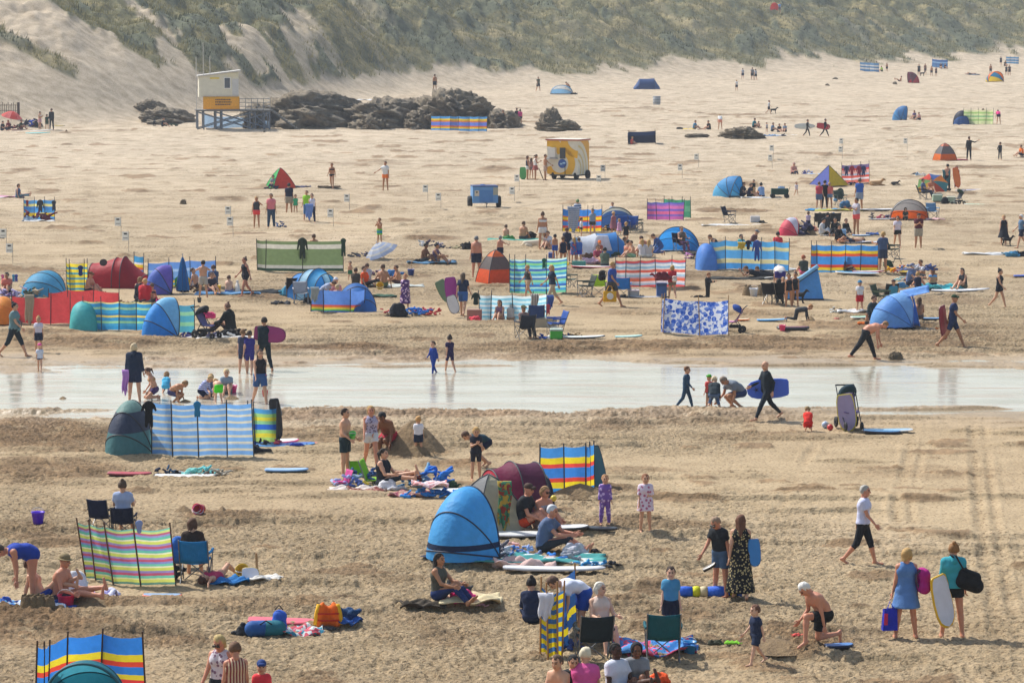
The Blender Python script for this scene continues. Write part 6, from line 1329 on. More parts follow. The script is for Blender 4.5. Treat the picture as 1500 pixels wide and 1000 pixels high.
cube_thing(1234, 345, .35, .25, .3, 'lblue', 'cool_box', 'small pale blue box between two black wetsuits'); lump(1210, 345.5, 1., .4, .2, 'white', 'white towels below the hanging coats', 3)
lump(1212, 345, .3, .3, .35, 'black', 'black bag at the centre of the coat group', 9)
p(1227, 354, 40, 'sit', 1.6, 'wet/black', None, 'short/black', 'person in black seated just behind the bright striped windbreak', sex='m'); p(1248, 356, -60, 'lieb', 1.7, 'tee/c8a088', 'shorts/navy', 'short/black', 'person lying behind the bright striped windbreak', sex='m', skin='tan'); towel(1262, 356, 2.4, .8, 'dots:d8d8e0:5a5a78:9', 'spotted white towel behind the bright striped windbreak'); lump(1233, 355, .5, .3, .2, 'orange', 'orange bag behind the bright striped windbreak', 3)
BR = '4aa0d8*.7|yellow*.7|e05038*.7|4a9ae4*2|e05a38*.7|yellow*.7|4a9ae4*1.3'
windbreak([(1187.5, 400.5), (1197, 401), (1217, 401), (1237, 401), (1260, 401), (1286, 401.5)], 1.26, BR, 'bright blue windbreak with yellow and red bands on the right', group='windbreaks', tr=.55)
p(1236, 400.5, 70, 'sit', 1.6, 'tank/wet', 'crop/wet', 'short/gold', 'woman in black seated with fair hair before the bright windbreak', sl=-10, sr=-10); dog(1256, 400, 100, 'a8845a', 'tan dog sitting before the bright windbreak', 'sit', .95); p(1271, 400, 10, 'cross', 1.5, 'wet/wet', None, 'short/brown', 'child in black seated right of the tan dog', sex='m')
board(1256, 404.5, 1.9, .6, 'pale blue board with white edge before the bright windbreak', '6aa8c8', 'white', rz=4); board(1272, 402.5, 1.4, .5, 'white and red board behind the pale blue board', 'white', 'red', rz=2); lump(1204, 399, .9, .5, .45, 'royal', 'blue and red bundle at the left end of the bright windbreak', 6, cols=['royal', 'royal', '8a2838'])
p(1293.5, 402.5, 200, 'stand', 341, 'tee/44587c', 'shorts/34405c', 'short/gold', 'man in grey blue tee and navy shorts right of the bright windbreak', sex='m', skin='tan', sl=40, el=60)
chair(1307, 382, 60, '2c3c34', 'toppled dark green chair right of the man in grey blue'); lump(1301, 391, .4, .3, .35, 'dgreen', 'dark green bag right of the man in grey blue', 2); lump(1314, 402, .8, .5, .55, 'yellow', 'yellow bag with orange front and black top', 3, cols=['f0b828', 'e8682a', 'f0b828'], strap='black'); board(1329, 403, .7, .35, 'small yellow board beside the yellow bag', 'yellow', 'gold')
# right group with pale blue draped shelter
p(1333, 420, 50, 'sit', 1.85, 'tee/6a7ea8', 'shorts/navy', 'short/brown', 'man in blue grey shirt seated leaning forward', sex='m', sl=60, sr=60); p(1345, 425, 200, 'sit', 1.2, 'tee/navy', 'shorts/navy', 'short/gold', 'child in navy beside the leaning man', sex='m'); p(1366, 424, 170, 'sit', 1.5, 'band/sky', 'short/navy', 'long/7a4a30', 'girl with long auburn hair seated with back turned', skin='tan')
p(1351, 408, -60, 'sit', 1.5, None, 'shorts/grey', 'short/brown', 'shirtless person seated behind the child in navy', sex='m', skin='tan')
towel(1379, 425, 1.8, .6, '5ac0c8', 'turquoise towel right of the auburn haired girl', crumple=.09); lump(1322, 411, .6, .4, .25, 'a8d8dc', 'pale mint and red towels left of the leaning man', 2, cols=['a8d8dc', 'd8a0a0'])
p(1411, 425, -40, 'sit', 1.65, 'tank/dgrey', 'short/6a6a58', 'long/black', 'woman with dark hair seated on a white board'); board(1407, 426.5, 2.4, .6, 'long white board under the dark haired seated woman', 'white', 'lgrey', name='surfboard', prof=SURF)
p(1460, 450, 60, 'walk', 392, 'tank/wet', 'short/wet', 'bun/black', 'woman in black walking left of the right edge', skin='fair')
p(1470, 359, -10, 'walk', 314, 'dress/wet', None, 'short/gold', 'woman in black dress walking a black dog', hem=1.1); dog(1475, 360, 90, 'black', 'black dog beside the woman in the black dress', s=.75)
p(1499, 363, -80, 'walk', 313, 'tee/5a7898', 'shorts/navy', 'short/silver', 'man in blue tee cut off by the right edge', sex='m'); lump(1484, 376, .6, .4, .35, '4a90b8', 'blue bag on sand below the right edge man', 2); lump(1495, 375.5, .7, .4, .3, 'wet', 'dark bag at the right edge beside the blue bag', 3); board(1497, 407, .7, .4, 'blue board cut off at the right edge', 'blue', 'blue'); towel(1458, 373, 3, .4, 'white', 'thin white towel left of the blue bag')
# big blue windbreak with round shelter
arc_tent(1034, 397, .95, 1.2, .9, 185, ['5c96e6', '548ee0'], 'royal blue rounded end shelter left of the long pale windbreak', p=.5, ribs=(), floor='5a98ea', tr=.25)
WB = '4a98dc*1.4|d8d0a0*.8|e0d8a8*.3|5aa8e4*2|c8d0a8*.4|e4d8a0*.5|5aace4*1.3'
windbreak([(1040, 397), (1063, 398), (1086, 398), (1114, 398), (1135, 398), (1155, 398)], 1.28, WB, 'long sky blue windbreak with soft cream bands', group='windbreaks', tr=.55)
p(1052, 376, -80, 'kneels', 1.6, 'tank/dgrey', 'short/navy', 'short/brown', 'person leaning forward behind the long pale windbreak', sex='m'); towel(1030, 362, 1, .5, 'd8a890', 'peach towel behind the long pale windbreak'); rock(1073, 356, 8, 3, .6, 'small sand bump behind the long pale windbreak', 45, name='sand_mound', m=DSAND)
p(1085, 388, 30, 'stand', 1.35, 'hoodie/2f9a98', 'jeans/dgrey', 'short/black', 'person in teal leaning on the long pale windbreak', sex='m', fat=1.2)
p(1139, 372, 170, 'sit', 1.7, 'tee/d03040', 'shorts/navy', 'short/black', 'child in red seated behind the long pale windbreak', sex='m', z=.1)
p(1100, 385, 60, 'stand', 1.5, 'long/6a4a4c', 'shorts/navy', 'cap/grey', 'person in grey cap bent behind the draped wetsuits', lean=30)
cloth_hang(W_(1086, 355, 399), 0, .35, .28, 'e0c048', 'yellow cloth over the top of the long pale windbreak'); drape(W_(1109, 354, 399), 0, '3a58a8', 'blue and red wetsuit draped over the long pale windbreak', sc_=.95, legs=.9); drape(W_(1096, 353, 399), 0, 'navy', 'navy top draped beside the blue wetsuit', sc_=.7, arms=.5, legs=0); towel(1126, 358, .8, .4, 'gold', 'mustard towel behind the long pale windbreak')
p(1112, 408, -75, 'lief', 1.7, 'wet/wet', None, 'short/brown', 'left of two people in black wetsuits lying on their fronts', sex='m') ; p(1124, 407, -60, 'lief', 1.5, 'wet/wet', None, 'short/brown', 'right of two people in black wetsuits lying on their fronts', sex='m')
towel(1095, 409, 3.2, .5, '4a4a48', 'dark mat under the lying wetsuit pair'); towel(1142, 409, 1.6, .4, 'white', 'thin white towel right of the lying wetsuit pair')
arc_tent(993, 370, 2.15, 1.18, 1.3, 12, ['2f86d0', '3a94dc', '2f86d0'], 'bright blue open shelter with a person sitting in it', ribs=(.33, .66), front=80, tr=.5)
p(999, 370, 20, 'chair', 1.7, 'tank/6a6058', 'jeans/dots:6a4a70:c87890:9', 'short/brown', 'person in patterned trousers sitting in the bright blue shelter'); chair(996, 371, 20, 'navy', 'navy chair inside the bright blue shelter')
lump(1015, 382, .6, .45, .42, 'c888c8', 'pink and black bag below the bright blue shelter', 4, cols=['c888c8', 'black'])
p(917, 358, 185, 'stand', 1.05, 'tee/wet', 'short/wet', 'short/gold', 'blonde child in black with back turned', group='people on the beach')
for a in (('912', 374, 60, 'sit', 1.6, None, 'shorts/grey', 'short/brown', 'shirtless person seated left behind the red striped windbreak', 'tan'), ('920', 379, 180, 'sit', 1.6, 'band/salmon', 'short/grey', 'short/black', 'woman in salmon top seated behind the red striped windbreak', 'fair'), ('927', 380, -60, 'sit', 1.5, None, 'shorts/mint', 'short/brown', 'boy seated sideways behind the red striped windbreak', 'fair'),
          ('941', 381, 190, 'sit', 1.55, 'tee/d8d4d8', 'short/white', 'long/gold', 'left of two blonde girls seated behind the red striped windbreak', 'fair'), ('950', 381, 170, 'sit', 1.5, 'tee/c8c0bc', 'short/white', 'long/gold', 'right of two blonde girls seated behind the red striped windbreak', 'fair')):
    p(float(a[0]), a[1], a[2], a[3], a[4], a[5], a[6], a[7], a[8], a[9])
p(946, 372, -40, 'sit', 1.75, None, 'shorts/4a3a48', 'short/brown', 'broad bare backed person bowing forward behind the two blonde girls', sex='m', skin='red', lean=50, fat=1.2); p(968, 374, -70, 'kneels', 1.6, 'wet/3a5a9a', None, 'short/brown', 'person in blue wetsuit kneeling left of the bright blue shelter', sex='m')
RW = 'e05a58*.8|a8c4dc*.6|e8dce4*.7|e87858|d8a8b0*.5|a8c8e0*.8|e8e8ec*.7|e06858*.9|e8dcd8*.4|98c0dc*.8|e4e8ec*.8|8fa8d0*.4|e0585c*.8'
windbreak([(900, 422), (916, 422.5), (937, 423.5), (961, 424), (984, 424), (1003, 423)], 1.15, RW, 'red, white and pale blue striped windbreak in the middle', group='windbreaks', tr=.55)
tunnel_tent(878, 375, 8, [(-1.0, .5, .9), (-.2, .9, 1.05), (.75, .8, 1.1), (1.1, .75, .7)], ['e0e6f0', '3f8ed8', '3a8ad4'], 'blue and white rounded tent with a big white end panel', inner=None)
q = MB(); q.grid(lambda u, v: Vector(((u-.5)*.95*(1-.45*v), 0, .32+.72*v)), 8, 6); _x, _y = gxy(881, 375.5); o = q.build('tent_flap', mat('e6e8f0', .6, .4), None, True, .02); o.location = (_x, _y-.75, gz(_x, _y)); o.rotation_euler = (R(-12), 0, R(-6)); tag(o, 'white front flap pegged before the blue and white tent', 'tent flap')
p(874, 388, 30, 'sit', 1.6, 'tee/b04a60', 'shorts/navy', 'short/brown', 'person in dark pink seated with an orange hat before the blue and white tent'); p(886, 392, 180, 'sit', 1.65, 'tee/5a6858', 'shorts/dgrey', 'short/black', 'person in grey green seated with back turned before the blue and white tent', sex='m'); p(878, 378, 0, 'sit', 1.3, 'tee/a85a4a', 'shorts/black', 'cap/f0782a', 'child in orange cap seated against the blue and white tent', z=.1)
lump(864, 389, .7, .5, .35, 'd8b8cc', 'pink and white spotted cushion left of the seated pair', 2); board(868, 393, 1.9, .5, 'red and white board behind the lime chair', 'white', 'red', rz=3); lump(863, 379, .6, .4, .3, 'brown', 'brown bag at the left foot of the blue and white tent', 2); lump(902, 377, .6, .4, .3, 'dgreen', 'dark green bag at the right foot of the blue and white tent', 3)
# windbreak with two walkers
GB = '7ad0a8*.6|4aa4d8*.7|b8ecd8*.5|3f74c8*.7|6ac8e0*.6|9ae0a8*.7|4a80c8*.6|c8f0f0*.5|4aa4d4*.7|8fdcb0*.6|4a70c4*.7|a8e8e0*.5|5ac0d8*.5|8fdc98*.6|4a88d0*.5|d0f4f0*.5'
windbreak([(747, 430), (753, 431), (770, 431), (800, 431), (829, 430)], 1.43, GB, 'blue, mint and white striped windbreak behind two walking women', group='windbreaks', tr=.6)
drape(W_(797, 379, 432), 0, '2a6a58', 'dark green garment hung on the mint striped windbreak', sc_=.6, arms=0, legs=.5)
p(776, 437, -60, 'walk', 387, 'tank/dgrey', 'short/c8a888', 'short/gold', 'left walking woman in open denim jacket', skin='fair'); p(812, 447, -70, 'stride', 387, 'tee/24344c', 'crop/b8a890', 'long/gold', 'right walking woman in dark blue tee and beige trousers')
chair(858, 436, -70, '4a5248', 'grey green folding chair left of the lime chair'); chair(877, 434, 0, 'c4dc28', 'lime folding chair behind the man with the yellow bag'); chair(913, 437, 175, '2f88d8', 'bright blue folding chair right of the man with the yellow bag'); chair(833, 424, 60, '5a6a60', 'dark chair at the right end of the mint striped windbreak')
p(893, 449, 60, 'stride', 382, 'tee/2c4ea0', 'shorts/4a4a48', 'short/gold', 'man in royal blue tee carrying a yellow bag and black rucksack', sex='m', skin='tan')
backpack(W_(882, 411, 449)+Vector((0, .1, 0)), 240, 'black', 'dgrey', 'black rucksack on the back of the man in royal blue', .9)
bg_ = empty('shoulder_bag', W_(893, 441, 449)+Vector((0, -.28, 0)), 5, 'bright yellow bag with white round badge carried low', 'bag')
v, q_ = nets([cap((-.2, 0, .05), (.2, 0, .05), .06, .06, .03), cap((-.2, 0, .36), (.2, 0, .36), .05, .05, .03), cap((-.2, 0, .05), (-.2, 0, .36), .06, .05, .03), cap((.2, 0, .05), (.2, 0, .36), .06, .05, .03), cap((-.1, 0, .2), (.1, 0, .2), .12, .12, .06)], .025); v[:, 1] *= .6
obj('bag_body', np_mesh('bag_body', v, q_), mat('e8b020', .7), bg_); q = MB(); q.lathe([(.001, 0), (.13, 0), (.12, .012), (.001, .012)], 20, (0, -.085, .22), Matrix.Rotation(math.pi/2, 3, 'X')); q.build('badge', mat('e8e4dc', .6), bg_); q = MB(); q.tube([(-.15, 0, .38), (-.05, 0, .6), (.05, 0, .6), (.15, 0, .38)], .02, 5); q.build('handle', mat('c89018', .7), bg_)
towel(900, 438, .6, .3, 'dgrey', 'dark cloth between the yellow bag and blue chair'); cube_thing(928, 437, .45, .3, .35, 'a8a8a8', 'cool_box', 'grey cool box right of the bright blue chair', lid='d8c8c8'); lump(910, 437, .6, .3, .2, '3a3e44', 'dark shoes under the bright blue chair', 4); board(950, 437.5, 1.6, .4, 'thin grey board left of the navy cool box', 'lgrey', 'dgrey'); lump(940, 436.5, .3, .2, .15, 'dgrey', 'small dark shoes right of the grey cool box', 5)
cube_thing(969, 437, .4, .3, .62, '2f5a98', 'cool_box', 'tall navy blue cool box left of the woman in red', lid='24447a')
p(985, 438, 185, 'walk', 388, 'hoodie/c02c38', 'short/8a7a6a', 'bob/gold', 'woman in red hooded top carrying a maroon bag', hd=0); lump(966, 404, .6, .25, .4, 'maroon', 'maroon bag carried by the woman in red', 3, z=.0); GAL_ = bpy.context.scene.collection.objects
for o_ in [o for o in col.objects if o.get('label') == 'maroon bag carried by the woman in red']: o_.location = W_(969, 410, 438)
backpack(W_(988, 408, 438)+Vector((0, -.12, -.12)), 0, 'e0c8c0', 'white', 'flowery white pack on the back of the woman in red', .55)
# left cluster
p(130, 431, 60, 'sit', 1.7, None, 'shorts/wet', 'cap/6a4a30', 'shirtless person seated right of the yellow striped windbreak', sex='m', skin='red')
tunnel_tent(172, 420, -10, [(-1.25, .45, .35), (-1.05, .75, .95), (.0, .85, 1.2), (.35, .85, 1.25), (1.2, .75, .5)], ['b82838', 'c02c3c', 'b42636', 'a82434'], 'red tunnel tent with a dark vent behind the windbreaks')
q = MB(); q.lathe([(.001, 0), (.16, .0), (.15, .02), (.001, .02)], 16, (0, 0, 0), Matrix.Rotation(math.pi/2-.5, 3, 'X')); o = q.build('tent_vent', mat('4a3a3a', .8)); o.location = W_(154, 383, 421)+Vector((0, -.55, 0)); tag(o, 'round dark vent patch on the red tunnel tent', 'vent')
YB = 'f2dc40|4aa8c8*.6|f2dc40*.9|58a8c0*.6|f2dc40*.9|58a8c0*.6|f2dc40*.9|58b0c0*.6|f2dc40*.9|4a9cc0*.6|f2dc40'
windbreak([(98, 430), (103, 431), (124, 431), (128, 430)], 1.25, YB, 'yellow windbreak with thin blue stripes left of the red tent', group='windbreaks')
drape(W_(118, 390, 432), 0, '26407a', 'navy garment hung on the yellow striped windbreak', sc_=.72, arms=0, legs=.1)
windbreak([(196, 402), (210, 402)], .75, '4a8ad0*.7|e8703a*.5|f0d040*.6|e8e8f0*.4|4aa0d8*1.3', 'scrap of blue, yellow and orange windbreak behind the red tent', group='windbreaks')
windbreak([(216, 423), (247, 423), (279, 423), (317, 423)], 1.05, 'd0c048*.3|58a8d8*.4|f0c838*.5|4a86c8*.4|7aa8e0*1.2|a8c8f0*.5|6a98e0*1.3', 'sky blue windbreak printed with coloured beach huts', group='windbreaks')
for i, (x, c) in enumerate(((222, '4a7ab0'), (232, '5a9a58'), (261, '4a9a50'), (275, 'e8d030'), (283, '4a78c0'), (290, '4a9a68'), (313, 'e8d030'))):
    h_ = empty('printed_hut', W_(x, 421, 423.5), 0, None); tag(h_, ('blue', 'green', 'mid green', 'yellow', 'deep blue', 'sea green', 'bright yellow')[i]+' beach hut print on the sky blue windbreak, number '+('one', 'two', 'three', 'four', 'five', 'six', 'seven')[i]+' from left', 'beach hut print', 'hut prints on the sky blue windbreak')
    q = MB(); q.add([(-.13, -.13, 0), (.13, -.13, 0), (.13, -.13, .36), (0, -.13, .47), (-.13, -.13, .36)], [(0, 1, 2, 3, 4)]); q.build('hut_front', mat(c, .8), h_, False, .01); q = MB(); q.box(-.05, .05, -.143, -.137, .02, .24); q.build('hut_door', mat('e8e8e8', .8), h_)
arc_tent(68, 433, 1.75, 1.0, 1.2, 160, ['5ab4e0', '6ac0ec', '5ab0dc'], 'light blue pop up shelter with dark ribs, upper left', tr=.5)
arc_tent(243, 430, 1.15, 1.15, .9, 120, ['6a68c0', '5a78d0', '7a6ac8'], 'purple and blue pop up shelter by the beach hut windbreak', p=.9)
umbrella(268, 430, .28, 1.35, ['2a78b8', '3088c8'], 'closed blue parasol standing like a cone', (0, 0), 1.5)
lump(24, 437, 1.6, .6, .62, '8a7ab0', 'purple and white striped towels thrown over bags at left', 4, cols=['b8b0d8', '6a5888', 'c8c0e0', '4a5a48']); lump(48, 437, .9, .4, .6, 'dgreen', 'dark green and tan clothes above the red brick windbreak', 6, cols=['4a5a48', 'b8a890'])
for i, (x, c) in enumerate(((4, 'd86a98'), (10, '3a5a98'), (20, '4a9ac0'), (24, '3a4aa0'))): drape(W_(x, 402, 431), 0, c, ('pink', 'navy', 'turquoise', 'violet')[i]+' garment on a line at the upper left edge', sc_=.42, arms=0, legs=.6)
p(11, 433, 0, 'sit', 1.7, 'tee/d87868', 'shorts/navy', 'short/black', 'dark haired person seated at the left edge by the hanging garments', sex='m', skin='tan')
windbreak([(70, 462), (100, 462.5), (136, 462.5), (174, 462)], .84, 'brick:c83038:b82830:e07070', 'red brick patterned windbreak, rear one', group='windbreaks')
windbreak([(17.5, 475), (45, 475.5), (74, 476), (103, 476)], .98, 'brick:c83038:b82830:e07070', 'red brick patterned windbreak, front one with beige towel', group='windbreaks')
cloth_hang(W_(43, 432, 476.5), 0, .35, 1.0, 'b8a890', 'long beige towel hung on the front red brick windbreak'); lump(60, 466, 1.2, .4, .25, 'purple', 'purple tent edge above the red brick windbreak', 3, cols=['4a3a6a', 'b03048'])
arc_tent(5, 474, 1.0, .95, .8, 180, ['f0903a', 'f5a04a'], 'orange shelter cut off by the left edge', ribs=(), p=.6)
p(212, 446, 175, 'sit', 1.9, 'tee/c82834', 'jeans/grey', 'short/c8a070', 'broad man in red shirt seated with back turned', sex='m', fat=1.25, skin='red'); p(203, 441, 150, 'sit', 1.75, 'tank/wet', 'short/wet', 'bob/8a6a48', 'person in black seated left behind the man in red')
p(222, 444, 170, 'sit', 1.4, 'band/navy', 'short/wet', 'short/brown', 'person half hidden right behind the man in red', skin='red'); towel(232, 443, 1.2, .6, 'c8287a', 'magenta towel between the man in red and the purple shelter'); lump(190, 447, 2., .5, .3, 'khaki', 'picnic things in a row behind the teal windbreak', 5, cols=['khaki', '8a6a48', 'a8a898', 'dgrey', 'b89868'])
arc_tent(123, 482.5, 1.0, 1.0, .8, 185, ['58c4c4', '4fbcbe'], 'aqua rounded end of the teal striped windbreak', ribs=(), p=.45, floor='teal', tr=.3)
TB = '3a9ad0*.9|4aa8d8*.7|9ad8a8*.6|3f9ed4*.9|f0d868*.5|3a8ac4*.5|40a8dc*.9|a8dcb0*.6|44a4dc*.9|f0e8a0*.4'
windbreak([(122, 483), (149, 484), (174, 484), (200, 485), (222, 485)], 1.02, TB, 'teal and yellow striped windbreak with a dark figure shadow', group='windbreaks', tr=.6)
p(141, 476, 180, 'sit', 1.5, 'tee/navy', 'shorts/navy', 'short/black', 'person sitting hidden close behind the teal striped windbreak', sex='m')
arc_tent(247, 493, 1.15, 1.36, 1.05, 132, ['3a9af0', '46a6f8', '8cd0f8'], 'bright blue teardrop shelter at left by the pushchair', tr=.3, p=.85)
windbreak([(260, 488), (285, 488)], 1.0, '58b0c8|8fd0a8*.6|58b0c8|9ad8b0*.6|58a8c8', 'aqua striped windbreak end behind the blue teardrop shelter', group='windbreaks')
p(298, 436, 190, 'hips', 381, None, 'shorts/b8b4ac', 'short/black', 'shirtless boy in beige shorts with hands at his head', sex='m', skin='fair', sl=60, sr=60, el=120, er=120); spade(292, 443, 'dgrey', 'long handled spade stuck in sand by the boy in beige shorts', .75)
p(335, 430, 175, 'sit', 1.35, None, 'shorts/4a5a98', 'short/brown', 'bare backed child seated left of the white dog', sex='m', skin='pale'); dog(348, 430, 190, 'd8d0c4', 'fluffy white dog sitting beside the bare backed child', 'sit', .8); towel(334, 431, 2.6, .6, '6a98c0', 'blue and white towel under the child and white dog')
p(309, 430, 30, 'sit', 1.6, 'tee/3a3a48', 'shorts/6a3a48', 'short/brown', 'person in dark top seated left of the bare backed child'); p(290, 425, 70, 'lean', 1.6, None, 'shorts/navy', 'short/brown', 'shirtless person leaning back before the beach hut windbreak', sex='m', skin='fair'); lump(278, 428, .8, .4, .5, 'black', 'black bags at the foot of the closed blue parasol', 4, cols=['black', 'brown']); bucket(319, 427, 'yellow', 'yellow bucket beside the seated people', 1.2); p(313, 424, 190, 'sit', 1.65, 'tee/3f5478', 'shorts/navy', 'short/brown', 'person in slate blue seated at the beach hut windbreak', sex='m')
p(363, 434, -60, 'walk', 376, 'suit/wet', 'short/wet', 'bun/brown', 'woman in black swimsuit and shorts walking left', fat=1.12, skin='red'); towel(385, 429, 2.4, .6, '34383c', 'dark mats on sand right of the walking swimsuit woman', crumple=.05); towel(411, 445, .7, .4, 'dgrey', 'dark scrap below the dark mats')
tunnel_tent(453, 437, -40, [(-.9, .3, .3), (-.5, .75, .95), (.1, .85, 1.15), (.5, .8, 1.2), (.9, .7, 1.0)], ['2f86d0', '3a90dc', 'a8d8f0', '4ab0e8'], 'bright blue tunnel tent with a pale stripe below the green windbreak'); lump(438, 398, .3, .2, .3, 'lime', 'lime bag on the bright blue tunnel tent', 2, z=.9)
chair(430, 437, 185, 'wet', 'black folding chair before the bright blue tunnel tent'); p(423, 436, 60, 'sit', .6, 'tee/sky', 'shorts/sky', 'short/sky', 'small bundled figure in pale blue left of the black chair') if False else lump(421, 434, .3, .3, .5, '4aa0c0', 'pale blue bag left of the black folding chair', 1)
chair(441, 445, 10, 'lgrey', 'pale metal folding chair with no cover before the blue tent'); lump(450, 444, .3, .3, .3, 'black', 'black bag right of the pale metal chair', 2)
arc_tent(522, 457, 1.5, 1.08, 1., 190, ['3f80d0', '4a8cdc', '3a7ac8'], 'mid blue shelter beside the rainbow edged windbreak', tr=.5, p=.8)
windbreak([(455, 459), (474, 460), (513, 460.5), (533, 460)], .86, '3a60a8*.4|6ab858*.4|e8d848*.4|e8804a*.4|d85048*.3|6a98e4*3.6', 'pale blue windbreak with a rainbow edge at the bottom', group='windbreaks', over=.05, poles='black'); cloth_hang(W_(461, 421, 460), 0, .32, .5, 'a8b0b0', 'grey towel hung on the rainbow edged windbreak')
p(472, 447, 70, 'kneels', 1.5, 'tee/a8b4d0', 'short/grey', 'short/brown', 'person stooping behind the rainbow edged windbreak', z=.15, lean=50); p(491, 446, 170, 'sit', 1.75, 'tee/d89098', 'short/salmon', 'hat/d8d8e0', 'person in pink with a white sun hat left of the blue shelter', z=.1); p(494, 450, 180, 'sit', 1.4, 'tee/c8a8a8', 'short/grey', 'short/c8b088', 'fair haired child behind the rainbow edged windbreak', z=.1)
p(513, 410, 0, 'stand', 384, None, 'shorts/3a7a5a', 'short/black', 'boy in green shorts standing behind the blue shelter', sex='m', skin='fair'); p(521, 421, 180, 'sit', 1.5, 'tee/4a4038', 'shorts/grey', 'short/brown', 'dark haired child left of the orange top', sex='m', skin='tan')
p(535, 420, 60, 'long', 1.7, 'tee/f05a1a', 'jeans/wet', 'short/brown', 'woman in bright orange top and black leggings seated'); p(538, 416, 190, 'sit', 1.6, 'tee/b8b8c0', 'shorts/grey', 'short/brown', 'person seated just behind the bright orange top', sex='m')
p(561, 421, 180, 'sit', 1.8, None, 'shorts/6a7a58', 'short/brown', 'man with bare muscular back seated in the middle left group', sex='m', skin='tan', bl=28, br=28, sl=-10, sr=-10); p(584, 418, -70, 'sit', 1.6, None, 'shorts/5a3a3a', 'short/brown', 'shirtless man seated right, facing the bare back', sex='m', skin='tan', fat=1.05)
lump(549, 403, .9, .5, .4, 'c8b8cc', 'white and purple towels behind the seated group', 6, cols=['silver', '5a3a58', 'd8d8e0']); lump(575, 405, .7, .4, .38, '3f7ab8', 'blue bag behind the two shirtless men', 2); bucket(602, 405, '2a50a8', 'navy bucket right of the seated group', 1.3); bucket(557, 424, 'f0cc20', 'yellow bucket on its side before the bare back', 1.3, 80); spade(603, 404, 'navy', 'spade standing in the navy bucket', .6); towel(575, 419.5, 2.6, .6, 'd8dcd4', 'pale towel under the two shirtless men'); towel(551, 435, 1.6, .4, '4a6a58', 'dark green mat below the yellow bucket')
p(594, 453, -15, 'stand', 402, 'robe/dots:5a3a78:e8c8dc:11', None, 'short/a8683a', 'child wrapped in purple and pink patterned robe', hem=1.5, bl=3, br=3)
lump(583, 464, .55, .4, .62, 'wet', 'black rucksack at the left of the towel heap', 2); lump(604, 463, 1.1, .6, .42, '2f78c8', 'blue bags in the middle of the towel heap', 4, cols=['6a98c8', '2a78d0', '3080d8']); lump(627, 462, .9, .5, .42, 'c83050', 'red and pink inflatable at the right of the heap', 5, cols=['d03850', 'c84848'], name='inflatable'); lump(571, 463, .5, .4, .25, 'e0e0e8', 'white and red towel left of the black rucksack', 2, cols=['c84048', 'white'])
p(677, 463, 165, 'walk', 398, 'tee/24304c', 'shorts/3a64a0', 'long/5a4a3a', 'woman in navy tee with long hair carrying boards')
carried(661, 424, 461, 'bright pink bodyboard carried by the long haired woman', .95, .48, 'a83098', '8a2880', (84, 84, 0)); carried(651, 426, 456, 'green bodyboard leaning behind the pink one', .9, .45, '6a8a68', '5a7a58', (84, 62, 0)); carried(664, 445, 464, 'white bodyboard held low by the long haired woman', .7, .42, 'd8d8dc', '5a5a60', (84, 72, 0), dy=-.3); carried(683, 428, 461, 'dark blue board on the far side of the long haired woman', .6, .2, '5a6a9a', 'dgrey', (84, 84, 60))
cube_thing(695, 471, .55, .35, .45, 'a07868', 'crate', 'brown crate with bottles beside the cyan striped windbreak'); drape(W_(697, 430, 472), 0, '2a3a34', 'dark wetsuit top hung above the brown crate', sc_=.75, arms=.6, legs=.2); lump(697, 473, .4, .3, .3, 'e04858', 'red and pink bag in front of the brown crate', 2)
CB = 'c8ecf4|88d0ec*.8|e8f8fc*.8|90d4f0*.8|d8f4fa|8ccfee*.8|ecf8fc*.8|92d6f0*.8|d8f4fa|88d0ec*.8|e8f8fc'
windbreak([(703, 470), (718, 471), (752, 471), (781, 471), (800, 469)], .95, CB, 'white windbreak with thin cyan stripes and hung towels', group='windbreaks', tr=.62)
cloth_hang(W_(783, 431, 472), 0, .3, .55, 'vs:8a8078:d8d0c8:12', 'brown and white striped towel on the cyan striped windbreak'); p(733, 471, -20, 'sit', 1.45, 'tank/8a6a80', 'short/c8a090', 'long/brown', 'girl seated before the cyan striped windbreak'); p(748, 471, 170, 'sit', 1.35, 'tank/c8c0b8', 'short/b89880', 'bob/brown', 'second child seated before the cyan striped windbreak'); cloth_hang(W_(806, 433, 472), 0, .25, .45, '4a6ab0', 'blue towel hung at the right end of the cyan striped windbreak'); drape(W_(803, 446, 473), 0, 'a83a4a', 'dark red leggings hung at the right end of the cyan striped windbreak', sc_=.5, arms=0, legs=.6)
chair(769, 496, 20+180, '3c4454', 'dark grey folding chair with a man in it'); p(768, 494, 35, 'chair', 1.55, 'tee/8a7068', 'jeans/3a3f48', 'cap/5a6048', 'man in cap sitting in the dark grey folding chair', sex='m', skin='tan')
chair(786, 480, 180, '34508a', 'small navy chair left of the blue camp chair'); chair(815, 491, -70, '2c5cb0', 'blue camp chair seen from the side'); cube_thing(797, 480, .9, .4, .35, 'b0a088', 'camp_table', 'low beige camp table between the chairs', cat='table')
cube_thing(815, 496, .42, .32, .36, '4ab83a', 'cool_box', 'lime green cool box before the blue camp chair', lid='c8d8c8'); lump(800, 496, .5, .35, .22, '2f58b0', 'blue bag left of the lime green cool box', 2, cols=['2f58b0', 'white']); lump(837, 492, .7, .4, .16, '34488a', 'navy and yellow shoes right of the lime green cool box', 3, cols=['34488a', 'gold'])
board(855, 496, 1.5, .5, 'long white board right of the lime green cool box', 'e0e4dc', 'dgrey', rz=6); board(921, 495, .95, .45, 'thin green white board lying on open sand', 'b8d8c8', '6a9aa0', rz=2)
